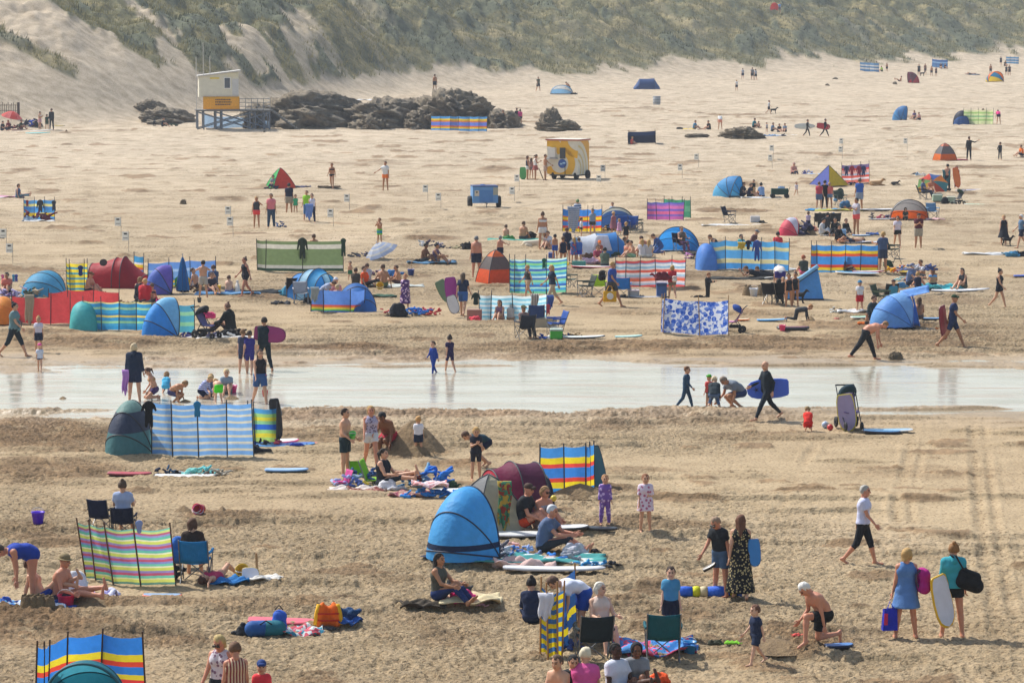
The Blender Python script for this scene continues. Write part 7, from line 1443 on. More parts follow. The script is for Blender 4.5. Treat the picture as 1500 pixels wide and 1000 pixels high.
windbreak([(968, 490), (971, 491), (1025, 492), (1067, 491)], 1.2, 'flor:dcE4f4:2f5cc0:5:6a8ad8'.replace('dcE4f4', 'dce4f4'), 'white windbreak with blue flower print', group='windbreaks', poles='tan', tr=.5); stroller(1076, 488, -100, 'c888b0', 'pushchair with pink seat right of the blue flower windbreak', '2c55a8', .95); lump(1023, 438, .5, .3, .2, 'black', 'black bag behind the blue flower windbreak', 2)
p(1036, 439, 60, 'stand', 400, 'hoodie/22262c', 'jeans/22262c', 'short/8a5a3a', 'man in black robe with dark red sleeves behind the blue flower windbreak', sex='m', sl=40, sr=40, el=60, er=60, hd=20)
castle(1095, 432.5, 'left of two tall sandcastles by the white bucket', 1.45); castle(1115, 432.5, 'right of two tall sandcastles by the white bucket', 1.45); bucket(1104, 434, 'd8dce4', 'white bucket between two tall sandcastles', 1.5)
p(1143, 434, 180, 'bend', 1.75, 'tee/e8dcd4', 'short/3a2c70', 'short/e8dcd4', 'person bending double in white top and purple shorts', fat=1.2); wc = chair(1130, 447, 150, 'wet', 'black folding chair left of the woman in black'); p(1141, 447, 170, 'chair', 1.5, 'hoodie/1c2228', 'jeans/1c2228', 'bob/black', 'woman wrapped in black seated in a low chair', z=-.1); chair(1141, 447, 170, '1c2228', 'low black chair under the woman wrapped in black')
p(1155, 449, 10, 'stand', 401, 'suit/wet', None, 'bun/black', 'left of two girls in black swimsuits', skin='tan'); p(1165, 448, -20, 'stand', 399, 'suit/wet', None, 'bun/black', 'right of two girls in black swimsuits', skin='tan'); p(1147, 440, 10, 'stand', 407, 'tank/8a7a68', 'short/grey', 'short/a88a60', 'fair haired child half hidden left of the swimsuit girls')
dog(1170, 444, 70, 'black', 'black dog behind the two girls in black swimsuits', s=.8); p(1178, 410, 200, 'sit', 1.6, 'tee/3a4440', 'shorts/c85a78', 'short/a05a3a', 'red haired person in dark top behind the pointed blue shelter', sex='m', z=.2); towel(1172, 396, 3, .4, 'white', 'long white towel behind the pointed blue shelter')
sh = base(1188, 438, 'beach_tent', 'blue lean to shelter with a pale rolled front edge', 'beach tent', 0)
q = MB(); q.add([(-1.05, -.3, 0), (.45, -.5, 0), (.42, .5, 0), (-.75, .6, 0), (.22, -.1, 1.32), (-.95, -.2, .5)], [(0, 1, 4, 5), (1, 2, 4), (2, 3, 5, 4), (3, 0, 5)]); q.build('canopy', mat('62aef2', .6, .2), sh, False, .015)
q = MB(); q.tube([(-1.02, -.36, .50), (-.38, -.32, .90), (.24, -.24, 1.32)], .085, 8); q.build('rolled_edge', mat('98d0f0', .7, .2), sh, True); q = MB(); q.tube([(-1.02, -.42, .36), (.2, -.32, 1.2)], .02, 5); q.build('pole', mat('navy', .5, kind='paint'), sh)
q = MB(); q.box(-1.0, .46, -.54, -.5, .0, .06); q.build('groundsheet', mat('navy', .8), sh)
p(1168, 471, 80, 'crawl', 1.25, 'wet/3a3e44', None, 'short/a8784a', 'child in dark wetsuit crawling in the sand', sex='m'); rock(1188, 470, 14, 6, .5, 'small heap of dug sand before the crawling child', 51, name='sand_mound', m=DSAND)
board(1131, 470.5, 1.1, .5, 'pale blue board left of the crawling child', '8fb8cc', 'sky', rz=2); board(1088, 470, .5, .3, 'cream board right of the pushchair', 'cream', 'orange', rz=2); board(1162, 484, 1.15, .5, 'dark maroon board with pale trim on the sand', '6a2438', 'wet', rz=4, thick=.1, stripe='8a4858'); bucket(1146, 486, 'f04890', 'bright pink bucket leaning on the maroon board', 1.0)
lump(1222, 462, .4, .3, .33, 'd8dcd8', 'white and black bag on sand left of the blue hat child', 3, cols=['e0e4e0', '3a3e40']); lump(1226, 468, .25, .2, .1, 'd89080', 'small pink toys below the white and black bag', 2)
p(1259, 463, 0, 'stand', 417, 'tee/e0e0e4', 'shorts/c82838', 'hat/3a80a8', 'child in blue hat, white tee and red shorts'); towel(1253, 463, 1.4, .4, 'white', 'white towel left of the blue hat child'); board(1262, 468, .8, .4, 'pale green board below the blue hat child', 'mint', 'white', rz=8)
p(1276, 471, 50, 'sit', 1.8, 'long/2a3c44', 'jeans/wet', 'short/brown', 'man in dark top seated with knees up by the draped shelter', sex='m'); chair(1291, 450, 60, '4a5a40', 'olive folding chair tipped back behind the draped shelter'); chair(1301, 446, 200, '30383c', 'dark chair right of the olive folding chair'); p(1308, 447, 190, 'chair', 1.4, 'tee/4a98b0', 'shorts/navy', 'cap/4a3438', 'child in teal top and dark cap seated behind the draped shelter', sex='m'); lump(1320, 436, .4, .3, .3, '4a88b8', 'small blue bag on the draped shelter top', 1, z=.4)
drape(W_(1298, 440, 473), 0, '24448a', 'navy and blue wetsuit hung at the left of the draped shelter', sc_=.85, arms=.4)
ds = arc_tent(1318, 480, 1.55, 1.15, 1.15, 118, ['78b2f2', '6aa6ee', '8cc0f6'], 'pale blue tent hung with towels and open on the right', tr=.3, ribc='4a78b8', floor='5a98ea'); ds.rotation_euler = (0, 0, 0)
for o_ in list(ds.children):
    for v_ in o_.data.vertices: v_.co = Matrix.Rotation(R(118), 3, 'Z') @ v_.co
q = MB(); q.grid(lambda u, v: Vector((.02+1.0*u, -.3+.5*v*(1-u*.2), 1.0+.22*u+.22*v-.1*math.sin(math.pi*v))), 10, 6); q.build('awning', mat('84bcfa', .6, .4), ds, True, .012)
for a, b in (((.0, -.35, 0), (.0, -.1, 1.1)), ((.66, -.4, 0), (.4, -.15, 1.1)), ((-.92, -.2, 0), (-.1, .0, 1.15)), ((.05, .3, 1.2), (1.05, .1, 1.35))): q = MB(); q.tube([a, b], .022, 6); q.build('pole', mat('3a6ab0', .5, kind='paint'), ds)
q = MB(); q.grid(lambda u, v: Vector((.42+.26*v*(1-u)+.04*u, -.36+.1*u, 1.1*(1-v)+.02)), 6, 8); q.build('side_panel', mat('7ab0f0', .6, .55), ds, True, .012)
for x in (-.2, -.45): q = MB(); q.lathe([(.04, -.03), (.14, -.04), (.17, 0), (.14, .04), (.04, .03)], 14, (x-.05, -.45, .17), Matrix.Rotation(math.pi/2, 3, 'X')); q.build('ground_anchor', mat('dgrey', .7), ds, True)
lump(1321, 482, .9, .4, .45, 'wet', 'dark bags spilling out of the draped pale blue tent', 5); p(1346, 478, 170, 'sit', 1.45, None, 'shorts/6a5a58', 'long/brown', 'long haired child seated in the mouth of the draped pale blue tent', skin='tan', z=.12); lump(1345, 432, 1.4, .4, .3, '7a88b0', 'blue and white towels spread over the draped tent roof', 7, cols=['7a88b0', 'd8d8e0', '4a5a90'], z=1.0-.5+.5)
board(1365, 468, .9, .4, 'blue board right of the draped pale blue tent', '5a8ab8', 'wet', rz=8); lump(1368, 483, .9, .4, .12, 'd8d0c8', 'white towel with an orange corner behind the man with the red board', 3, cols=['e0d8d0', 'orange'])
p(1391, 511, 75, 'stride', 431, 'shorty/24345c', None, 'cap/24442c', 'man in navy shorty wetsuit and dark green cap', sex='m', skin='tan'); carried(1381, 472, 510, 'dark red bodyboard carried upright under the arm', 1.15, .52, 'b03044', '7a2030', (75, 80, 40))
p(1262, 526, 85, 'bend', 1.78, None, 'jeans/20242c', 'short/8a6a48', 'shirtless man in black leggings bending over the stream edge', sex='m', skin='red', fat=1.2, lean=70, hl=30, hr=-22); p(1270, 483, -20, 'stand', 463, None, 'shorts/dgrey', 'short/brown', 'small shirtless boy behind the bending man', sex='m', skin='tan'); lump(1262, 478, .4, .3, .12, 'orange', 'orange toy behind the bending man', 1)
# ---------------------------------------------------------------- stream and foreground
p(17, 522, 80, 'stride', 441, 'tee/6a8a90', 'crop/22303a', 'bun/black', 'woman in grey teal top and rolled dark jeans striding right', fat=1.1); backpack(W_(24, 486, 522)+Vector((0, .05, 0)), 250, '6a9098', '4a6a70', 'grey teal bag slung behind the striding woman', .9)
p(57, 516, 5, 'stand', 464, 'tee/dcd8e8', 'shorts/24304c', 'bun/a88850', 'woman in white tee and navy shorts watching the toddler'); p(58, 543.5, 180, 'walk', 503, 'tee/c8ccd8', 'brief/3a4a68', 'cap/e05a98', 'toddler in bright pink cap walking in the stream')
p(197, 586, 180, 'stand', 496, 'hoodie/1c2c44', 'shorts/1f2c48', 'bob/c8b490', 'woman in navy top and shorts at the stream edge seen from behind', fat=1.1); cloth_hang(W_(184, 542, 586)+Vector((0, -.05, 0)), 0, .2, .65, 'c088d0', 'pink and blue towel dangling from the navy woman\'s hand')
p(227, 583, -70, 'kneels', 1.4, 'band/tan', 'short/4a3a68', 'pony/brown', 'girl kneeling upright with ponytail at the stream edge', skin='fair', lean=8, sl=20, sr=20); p(243, 574, 180, 'squat', 1.1, 'suit/4ab0d8', None, 'bob/8a6a48', 'little girl in pink and turquoise swimsuit crouching away'); p(254, 586, 60, 'squat', 1.35, None, 'shorts/4a4a70', 'short/8a6a48', 'child leaning on both hands left of the striped shirt', sex='m', skin='tan', lean=48)
p(295, 582, 70, 'kneels', 1.15, 'long/hs:2c4ab0:dce0f0:18', 'shorts/navy', 'short/c0a070', 'child in blue and white striped top digging', sex='m'); p(309, 578, 10, 'sit', 1.3, 'tee/5a6a80', 'shorts/grey', 'short/a88858', 'two tone grey child between the striped top and lime shorts', sex='m'); p(321, 588, 200, 'bend', 1.0, None, 'shorts/4ad82a', 'short/c0a070', 'toddler in lime green shorts bending forward', sex='m', skin='pale', hl=30, hr=30, kl=40, kr=40)
p(332, 574, 5, 'sit', 1.45, 'tee/8a9aa8', 'short/grey', 'short/d8c090', 'fair toddler in grey blue seated by the pink bucket'); bucket(340, 573, 'e04890', 'hot pink bucket beside the fair toddler', 1.3); rock(270, 588, 30, 7, .8, 'low dug sand bank between the kneeling girls and striped top', 61, name='sand_mound', m=DSAND); rock(338, 584, 34, 9, .8, 'wet dug sand bank beside the lime green shorts', 62, name='sand_mound', m=DSAND)
p(356, 545, 170, 'stand', 478, 'shorty/3c4058', None, 'short/7a5a3c', 'boy in grey wetsuit left of the purple shouldered one', sex='m'); p(365, 546, 175, 'walk', 478, 'shorty/34307a', None, 'short/3a2c24', 'boy in navy and purple shorty wetsuit', sex='m'); p(389, 541, 200, 'walk', 457, 'wet/1c2c34', None, 'short/2c2018', 'man in dark wetsuit carrying a magenta board', sex='m', skin='tan')
carried(396, 489, 540, 'magenta bodyboard carried under the arm of the wetsuit man', 1.0, .52, '9a2868', '7a1c50', (84, 6, 0)); p(380, 588, 20, 'walk', 503, 'tank/2a2428', 'shorts/3a5a8a', 'long/4a3428', 'woman in black vest and denim shorts carrying a red spade'); spade(0, 0, 'e03038', 'red spade hanging from the hand of the woman in denim shorts', .62, up_at(389, 580, 588)+Vector((0, -.15, 0)), (0, 0, 0), 'c83038')
p(338, 489, -120, 'sit', 2.05, 'hoodie/1c2424', 'jeans/2a2024', 'bun/7a5a48', 'woman in black seated right of the pushchair', sl=50); stroller(302, 499, 60, '6a6a98', 'pushchair with a pink cushion loaded with bags', 'wet', 1.05); lump(318, 458, .35, .3, .28, 'f04a88', 'hot pink cushion on top of the loaded pushchair', 1, z=.0)
for o_ in [o for o in col.objects if o.get('label', '').startswith('hot pink cushion')]: o_.location = W_(308, 466, 498)
lump(300, 497, 1.6, .6, .4, 'navy', 'blue and white bags under the loaded pushchair', 4, cols=['3a3a78', 'wet', '6a6a90', 'white']); lump(334, 495, .75, .4, .4, 'black', 'black bag right of the loaded pushchair', 2); towel(322, 498, 3.4, .6, 'e0dcd8', 'white towel under the loaded pushchair'); lump(348, 492, .4, .3, .3, '8a7a68', 'brown bag left of the boys in wetsuits', 1)
p(637, 544, -40, 'walk', 495, 'wet/1f3f90', None, 'short/3a2a20', 'boy in blue wetsuit walking through the stream', sex='m', hl=18, hr=-14); p(660, 542, 200, 'walk', 486, 'shorty/2a1f48', None, 'bun/2c2018', 'girl in dark purple shorty wetsuit in the stream')
p(1001, 598, 75, 'walk', 534, 'wet/2f4c68', None, 'short/7a5438', 'boy in slate blue wetsuit with a red chest panel', sex='m'); p(1039, 598, 200, 'stand', 549, 'tee/e05858', 'brief/3a3a40', 'cap/46a02a', 'toddler in coral top and bright green hat'); p(1046, 602, 175, 'squat', 1.35, 'long/2c3840', 'jeans/5a7090', 'short/c8b490', 'fair child in dark top crouching beside the green hat')
p(1082, 596, -60, 'squat', 1.8, 'tee/7a8490', 'shorts/2f4068', 'short/8a7a6a', 'man in grey tee squatting and reaching to the water', sex='m', skin='tan', sr=75, lean=45); p(1127, 616, -65, 'stride', 527, 'wet/1f2a34', None, 'bald', 'bald man in black wetsuit striding with a blue board', sex='m', hl=30, hr=-28, el=40, er=40)
carried(1124, 568, 614, 'big royal blue bodyboard carried by the bald man', 1.14, .56, '4482ff', '3466e0', (80, 4, 182), dy=-.2, emblem='0c1438')
p(1184, 632, 180, 'kneels', .95, 'tee/e83a30', 'shorts/d82c28', 'short/8a7048', 'toddler in bright red sitting with back turned'); ball(1209, 627, .10, 'white', 'white and blue ball left of the small red ball', ['b8c8dc', 'e8e8e8', '9ab0cc', 'e0e0e0']); ball(1216, 630, .085, 'red', 'small red ball beside the white ball')
stroller(1244, 630, 10, '7a6a9a', 'tall pushchair with yellow trim at the stream edge', '1c3c4c', 1.1); carried(1238, 602, 629, 'lilac panel board strapped on the front of the pushchair', 1.0, .5, '9a90b8', 'c8b84a', (96, 82, 0), dy=-.35); board(1300, 633, 1.35, .5, 'pale blue white board right of the tall pushchair', '8fb4cc', 'white', rz=3); board(1292, 635, 1.0, .4, 'blue board half under the pale one by the tall pushchair', '3f7aa8', 'navy', rz=-2)
rock(130, 581, 2, 2, .1, 'tiny wet stone in the stream', 63) if False else rock(91, 583, 18, 6, .5, 'lone lump of wet sand in the stream', 64, name='sand_mound', m=DSAND)
# left tent + pale blue windbreak
arc_tent(191, 664, 1.15, 1.32, 1.1, 170, ['grey', 'grey', 'grey'], 'patterned aqua and grey egg shaped shelter', bands='dots:x' if False else '578a90*1.25|465068*1|86aaa4*.5', ribs=(.3, .6), p=1.05, tr=.4)
LB = 'dce0d0*.2|7cb0ec*.9|e0dcc8*.55|86b8ee|c8d0d8*.2|e4e0cc*.35|86b8ee|e0dcc8*.55|84b6ee|e4e0cc*.35|c8d4e0*.3|86b8ee|e0dcc8*.5|88baf0|e4e0cc*.5|86b8ee*.9|dce0d8*.4|78b0ee'
windbreak([(222, 667), (253, 668), (291, 669), (333, 669), (372, 668.5)], 1.33, LB, 'large pale blue windbreak with fine cream stripes', group='windbreaks', tr=.6, over=.1)
drape(W_(218, 590, 668), 0, '14181c', 'black wetsuit hanging between the egg shelter and pale windbreak', sc_=.85, arms=.5, legs=.55); drape(W_(289, 589, 670), 0, '2a80b0', 'blue towel with a dark tail over the pale blue windbreak', sc_=.62, arms=0, legs=.3)
windbreak([(366, 655), (374, 655.5), (405, 656), (410, 655)], 1.0, '4a8ae4*.7|b8dc78*.8|e8dc48*.7|a8dc88*.6|3a74dc*.9|98d8a0*.6|e8e04a*.6|a8dc88*.6|58a8e0*.8', 'small blue, green and yellow windbreak right of the large pale one', group='windbreaks')
carried(404, 614, 656, 'black board leaning at the right of the small green windbreak', 1.05, .3, '20242c', 'black', (90, 84, 0), dy=.1); carried(403, 600, 656, 'grey top of a board behind the small green windbreak', .5, .26, '7a80a0', 'grey', (90, 70, 0), dy=.2)
board(418, 657, 1.5, .5, 'blue board lying right of the small green windbreak', '3a66b0', 'sky', rz=2); board(412, 653.5, .9, .5, 'white and pink bodyboard on the blue board', 'white', 'e05a88', rz=2, z=.1); board(438, 655, 1.1, .4, 'red and pale board behind the blue board', 'd86060', 'white', rz=-2); lump(388, 657, .9, .5, .3, '3a5080', 'red and navy bags below the small green windbreak', 3, cols=['24407a', 'wet', 'd85a68']); lump(435, 659, .5, .3, .1, '3050c0', 'blue cloth in front of the blue board', 2)
board(420, 690.5, 1.05, .45, 'pale blue board alone on the sand', '9cbcdc', '6a94c0', rz=2); board(190, 697, 1.05, .42, 'dark red board alone on the sand at left', 'b84450', '8a2c38', rz=1)
lump(246, 696, .55, .4, .32, '2a3448', 'navy and black bag on the mat at left', 3, cols=['navy', '3a5a78']); lump(268, 697, .5, .35, .2, 'black', 'black shoes and bags left of the turquoise towel', 4, cols=['black', 'silver']); lump(297, 698, .75, .5, .36, '78d0cc', 'turquoise towel bundle on the mat', 5, cols=['8ad8d0', '6ac4c8']); lump(314, 699, .6, .4, .3, '9a8a78', 'grey brown cloth right of the turquoise towel', 6, cols=['6a5a50', 'b0a898']); board(272, 701, 1.5, .5, 'white and black board under the bags at left', 'white', 'black', rz=2)
# centre family
p(504, 698, 70, 'stand', 598, None, 'shorts/22343a', 'short/3a2a20', 'shirtless young man in dark shorts with an orange waistband', sex='m', skin='fair', el=50, er=50); bucket(0, 0, '5ae05a', 'green and pink spade heads in the young man\'s hands', .7, 40, at=W_(517, 640, 698)+Vector((0, -.1, 0)))
p(543, 684, 10, 'walk', 590, 'tank/dots:b8b0c8:6a5a70:16', 'short/d0d4dc', 'bob/b8935a', 'woman in grey patterned vest and white shorts', skin='red', el=80, tl=30, er=20); p(569, 664, -20, 'squat', 1.85, None, 'shorts/b01838', 'short/black', 'shirtless brown skinned man crouching in red shorts', sex='m', skin='brown', lean=30)
rock(604, 667, 98, 46, 2.0, 'tall heap of dug brown sand by the boy in white', 71, name='sand_mound', m=DSAND, sharp=.15); p(613, 668, 180, 'stand', 613, 'tee/e8e8f0', 'shorts/1f2c44', 'short/c89a60', 'small boy in white tee and navy shorts at the sand heap', sex='m'); carried(571, 655, 664, 'white handled spade beside the crouching man in red shorts', .45, .08, 'd8d0c8', 'lgrey', (90, 65, 0))
p(697, 702, 10, 'phone', 624, 'shorty/2a2c38', None, 'bob/c09a60', 'girl in black and pink shorty wetsuit holding a net'); p(716, 684, -70, 'bend', 1.5, 'tee/24404c', 'short/navy', 'short/brown', 'person crouching over the sand behind the wetsuit girl', skin='fair', rp=20, lean=60, hl=70, hr=70, kl=100, kr=100)
p(562, 714, 65, 'long', 1.72, 'suit/wet', 'crop/24303a', 'pony/2a2018', 'woman in black seated on a green chair with legs out', fat=1.25, skin='fair', rp=-14, sl=35, sr=35, el=60, er=60); chair(552, 712, 80, '9ad83a', 'low lime chair under the seated woman in black', low=True); chair(524, 700, 10, '8ad020', 'empty lime green low chair left of the seated woman', low=True).scale = (.62,)*3; chair(500, 712, -60, 'e058a0', 'low pink chair at the left of the family heap', low=True).scale = (.62,)*3
lump(515, 712, .8, .5, .42, '6a80c8', 'pale blue towels heaped by the low pink chair', 4, cols=['a8b8e8', '5a70c0']); lump(538, 706, .75, .4, .32, '2a4878', 'navy bag below the empty lime chair', 3, cols=['2a4878', '34588a']); lump(548, 716, .6, .4, .25, 'khaki', 'yellow and dark toys beside the navy bag', 6, cols=['c8b848', '3a3a30']); lump(568, 717, .5, .4, .28, 'd8d8dc', 'white bag at the seated woman\'s side', 2); towel(520, 719, 1.2, .5, 'd8ccc4', 'pale towel below the pale blue heap'); towel(537, 723, .9, .4, 'flor:b89a88:8a5048:9', 'small reddish patterned cloth on the sand')
lump(612, 712, .8, .5, .5, '7a3a30', 'dark red and blue bag at the feet of the seated woman', 5, cols=['5a98c8', '7a3228', '4a6a98']); lump(633, 712, .75, .6, .62, '2f7ad0', 'bright blue bag behind the patterned towel', 6, cols=['8ab8d8', '2470d0', '2a78d8']); lump(637, 727, 1.1, .7, .3, '2f86d8', 'bright blue bag lying open on its side', 7, cols=['3a8ad8', '2f80d0', '2a78c8']); towel(630, 727.5, .8, .5, 'flor:e0a0a0:f0d8d8:9', 'pink and white towel on the open blue bag', z=.3); board(668, 722, 1.0, .5, 'white board left of the grey and cream tent', 'white', 'cream', rz=2); lump(662, 714, .3, .3, .2, 'dgreen', 'small dark bag right of the bright blue bag', 2); towel(602, 726, 1, .4, 'flor:a05868:c8a090:9', 'faded pink cloth left of the open blue bag')
# three centre tents
tunnel_tent(749, 748, 25, [(-.75, .35, .3), (-.5, .65, .95), (.0, .72, 1.1), (.6, .66, 1.05), (.75, .6, .8)], ['e0485c', '8a3458', '6a3858', '4a4a58'], 'maroon and coral tunnel tent behind the cream one', tr=.5)
dome_tent(716, 776, 1.3, 1.17, 'cream and grey tent with a round white badge', 30, cols=('cfc6a8', 'c4bc9c', '6a6c70', '85878a'), pw=1.35, n=4, d=1.4, tr=.35)
q = MB(); q.lathe([(.001, 0), (.10, 0), (.10, .01), (.001, .01)], 20, (0, 0, 0), Matrix.Rotation(math.pi/2-.4, 3, 'X')); o = q.build('round_badge', mat('dcdcdc', .6)); o.location = W_(699, 721, 776)+Vector((0, -.45, 0)); tag(o, 'round white badge on the grey side of the cream tent', 'badge')
cloth_hang(W_(739, 700, 776)+Vector((0, -.55, 0)), 0, .3, .95, 'flor:c8a848:a04038:5:4a8a68', 'yellow, red and green patterned towel hung on the cream tent')
arc_tent(684, 821, 1.48, 1.36, 1.0, 152, ['2f84c4', '3a94d8', '2f84c4'], 'large blue egg shaped pop up shelter with a navy band', p=.98, ribs=(.12, .55), ribc='navy', tr=.3, bands='48a4e4*.5|1c3050*.26|50aef0*2.4', front=96)
BB = '3f98dc*.9|f2dc30*.9|e05040*.6|3f88dc*1.5|e85048*.6|f2dc30*.9|4a98e4*1.5'
windbreak([(790, 727), (827, 726), (858, 724), (865, 723), (871, 721)], 1.12, BB, 'bright blue, yellow and red windbreak behind the centre tents', group='windbreaks', tr=.55, over=.08); carried(876, 690, 716, 'dark teal board leaning behind the bright centre windbreak', 1.15, .35, '2a6a80', '24384a', (80, 78, 0), dy=.2); rock(850, 731, 90, 16, 1.0, 'bank of damp sand heaped along the bright centre windbreak', 72, name='sand_mound', m=DSAND); lump(810, 728, .3, .2, .15, '2050b0', 'small blue bag at the foot of the bright centre windbreak', 1)
p(766, 778, 65, 'sit', 1.85, 'tee/24282e', 'short/d84a28', 'cap/4a3830', 'man in black tee and brown cap seated with orange shorts', sex='m', skin='red', fat=1.15); p(793, 776, 40, 'sit', 1.8, 'band/a8a8b0', 'short/c8a898', 'bob/9a7850', 'woman in sunglasses and bikini top with knees up', skin='red', shades=1, hl=118, kl=90); ball(811, 756, .07, 'd8c040', 'small yellow fruit held by the woman in sunglasses', z=.32); p(806, 778, 60, 'sit', .9, 'tee/d8c0a8', 'brief/grey', 'short/d8c090', 'baby seated before the woman in sunglasses')
p(797, 817, 70, 'sit', 1.9, 'tee/5a6c8c', 'crop/34383e', 'short/silver', 'grey haired man in grey blue tee reaching for his feet', sex='m', skin='red', sl=65, sr=65, lean=30, fat=1.1, hl=100, hr=100, kl=50, kr=50)
board(755, 785, 1.75, .55, 'long white board in front of the cream tent', 'e0e0dc', 'lgrey', rz=0, name='surfboard', prof=SURF); board(825, 783, 1.1, .5, 'white board with black trim before the woman in sunglasses', 'e0e0e0', 'black', rz=2); board(882, 782, .65, .3, 'small black board behind the purple clad girl', '24282c', 'black', rz=3)
p(886, 775, 5, 'stand', 704, 'long/dots:7a5aa8:c8b0e0:12', 'jeans/dots:7a5aa8:c8b0e0:12', 'pony/a87a50', 'girl in purple patterned sun suit'); p(945, 783, 8, 'stand', 699, 'robe/dots:e0d0e0:b86a88:13', None, 'short/8a5a3c', 'child in white spotted towelling robe', el=100, tl=30, hem=.6)
lump(719, 824, .6, .4, .42, '5a5a60', 'grey rucksack beside the large blue shelter', 4, cols=['5a5a60', '6a6670']); lump(752, 822, 1.1, .5, .32, '6a9ad0', 'blue and white towels heaped right of the grey rucksack', 5, cols=['98c0d8', 'e0e0e4', '5a88d0', '98b0e0']); lump(744, 806, .5, .4, .35, 'd8d4d8', 'white and pink bags behind the towel heap', 3, cols=['d8d4d8', 'e8b8b0']); towel(790, 827, 2.6, .9, 'hs:4a9a98:e0e4e0:7', 'teal and white striped mat under the grey haired man'); towel(768, 832, 1.2, .5, 'd8b8b0', 'dusty pink towel in front of the striped mat', crumple=.06); lump(826, 828, .6, .35, .32, '3f90e0', 'bright blue cool bag on the striped mat', 2, cols=['3a8ae0', 'b0b0b8']); lump(841, 822, .5, .35, .35, 'c8c8d0', 'white and grey bag right of the blue cool bag', 3); lump(876, 833, .75, .3, .22, '3f98d0', 'blue tent bag lying at the right of the mat', 2, cols=['3f98d0', '3a90c8', 'wet']); board(812, 838, 2.0, .35, 'thin white board along the front of the striped mat', 'white', 'lgrey', rz=1); lump(869, 816, .3, .2, .1, 'wet', 'black shoes beside the grey haired man', 2)
# front left
windbreak([(127, 848), (141, 852), (167, 856), (207, 858), (258, 856)], 1.10, '6a9a88*.4|e0e878*.6|f0f0b0*.3|7ad0b8*.5|c8607c*.5|a090c8*.5|d8e06a*.6|f4f4c8*.3|78ccb0*.5|8a98d0*.4|c8607c*.5|b098cc*.4|dce870*.6|f4f4c8*.3|70c8b0*.5|8a98d0*.4|c8607c*.5|a898cc*.4|dce870*.6|f4f4c8*.3|70c8b0*.5|9aa0d4*.4|c86a84*.4|d4e890*.4|80d0c0*.3', 'pink, lime and lilac striped windbreak at lower left', tr=.62, poles='5a3a28', over=.10, lean=-.12, group='windbreaks')
drape(W_(204, 762, 858), 0, '8a9cc8', 'pale blue bag hung over the top of the pink striped windbreak', sc_=.45, arms=0, legs=.0)
chair(150, 780, 165, '1f2c50', 'navy folding chair behind the pink striped windbreak').scale = (.8, .8, .9); chair(181, 784, 180, '1f2c4c', 'navy folding chair with a woman in it behind the pink striped windbreak').scale = (.85, .85, .78); p(181, 782, 180, 'chair', 1.6, 'tee/a8b8d8', 'shorts/navy', 'bun/5a4a3c', 'woman in pale blue top seated with back turned', z=.02)
chair(287, 851, 178, '1f86c0', 'turquoise blue folding chair right of the pink striped windbreak', z=0); p(283, 846, 182, 'chair', 1.65, 'tee/3a2a24', 'shorts/2a4c78', 'bob/5a3c28', 'dark haired person sitting in the turquoise chair'); lump(266, 832, .5, .3, .62, '2a66b8', 'blue towel hanging beside the turquoise chair', 3, z=.1)
p(316, 850, 160, 'lieb', 1.45, 'suit/c83a60', None, 'short/4a2c1c', 'girl in pink swimsuit lying on her back, knees up', skin='fair'); towel(338, 852, .8, .6, '2f78b8', 'blue towel under the lying girl in pink'); bucket(356, 847, 'e8c030', 'yellow bucket with white net right of the lying girl', 1.1, 60); carried(368, 839, 850, 'white round racket beside the yellow bucket', .34, .28, 'e0e0e8', 'b8a060', (70, 0, 0), name='beach_racket'); carried(377, 826, 849, 'thin wooden stick standing by the white racket', .5, .05, 'b08a60', 'b08a60', (90, 88, 0), name='stick'); towel(390, 852, .6, .4, 'e0dcd4', 'white paper on the sand right of the racket', crumple=.02); lump(313, 829, .3, .2, .3, 'dgrey', 'grey bag behind the girl in pink', 1) if False else None
bucket(287, 761, 'f070a8', 'pink bucket left of the red one on the sand', 1.0, 90, rz=20); bucket(297, 761, 'e02c38', 'red bucket right of the pink one on the sand', 1.0, 85, rz=-30); rock(268, 757, 24, 8, .5, 'small dark sand heap left of the pink and red buckets', 73, name='sand_mound', m=DSAND); rock(325, 757, 14, 7, .4, 'small sand heap right of the pink and red buckets', 74, name='sand_mound', m=DSAND); bucket(56, 775, '6a38e0', 'violet bucket alone on the sand at left', 1.2, 0)
p(55, 889, -66, 'bend', 1.68, 'suit/2040a0', None, 'bun/4a3c34+cap/b8b090', 'woman in royal blue swimsuit bending right down', skin='red', fat=1.2, lean=82, hl=12, hr=2); p(88, 888, 70, 'long', 1.8, None, 'shorts/3a3a48', 'hat/8a7a58', 'shirtless man in brown sun hat seated with legs out', sex='m', skin='red', fat=1.15, rp=-10, lean=22, sl=30, sr=30, el=60, er=60); p(60, 888, 80, 'lean', 1.6, None, 'shorts/24449a', 'short/brown', 'person lying behind the bending woman with one knee up', skin='fair')
towel(30, 892, 1.8, 1.0, 'flor:e0e4ec:3058b0:6:6ab0d8', 'blue and white patterned towel under the bending woman', crumple=.05); towel(78, 893, .9, .8, '2850a0', 'dark blue towel under the man in the brown hat'); towel(135, 876, .9, .8, 'flor:a8a0d8:e0e0f0:6', 'lilac and white towel at the man\'s feet', crumple=.05); bucket(97, 893, 'f03868', 'hot pink bucket beside the sandcastles', 1.35, 0); lump(112, 868, .3, .3, .5, 'c8ccd4', 'white and black bottle bag behind the man in the hat', 2)
for i, x in enumerate((39, 50, 59, 72)): castle(x, 900, ('leftmost', 'second', 'third', 'rightmost')[i]+' of four small sandcastles below the patterned towel', .8)
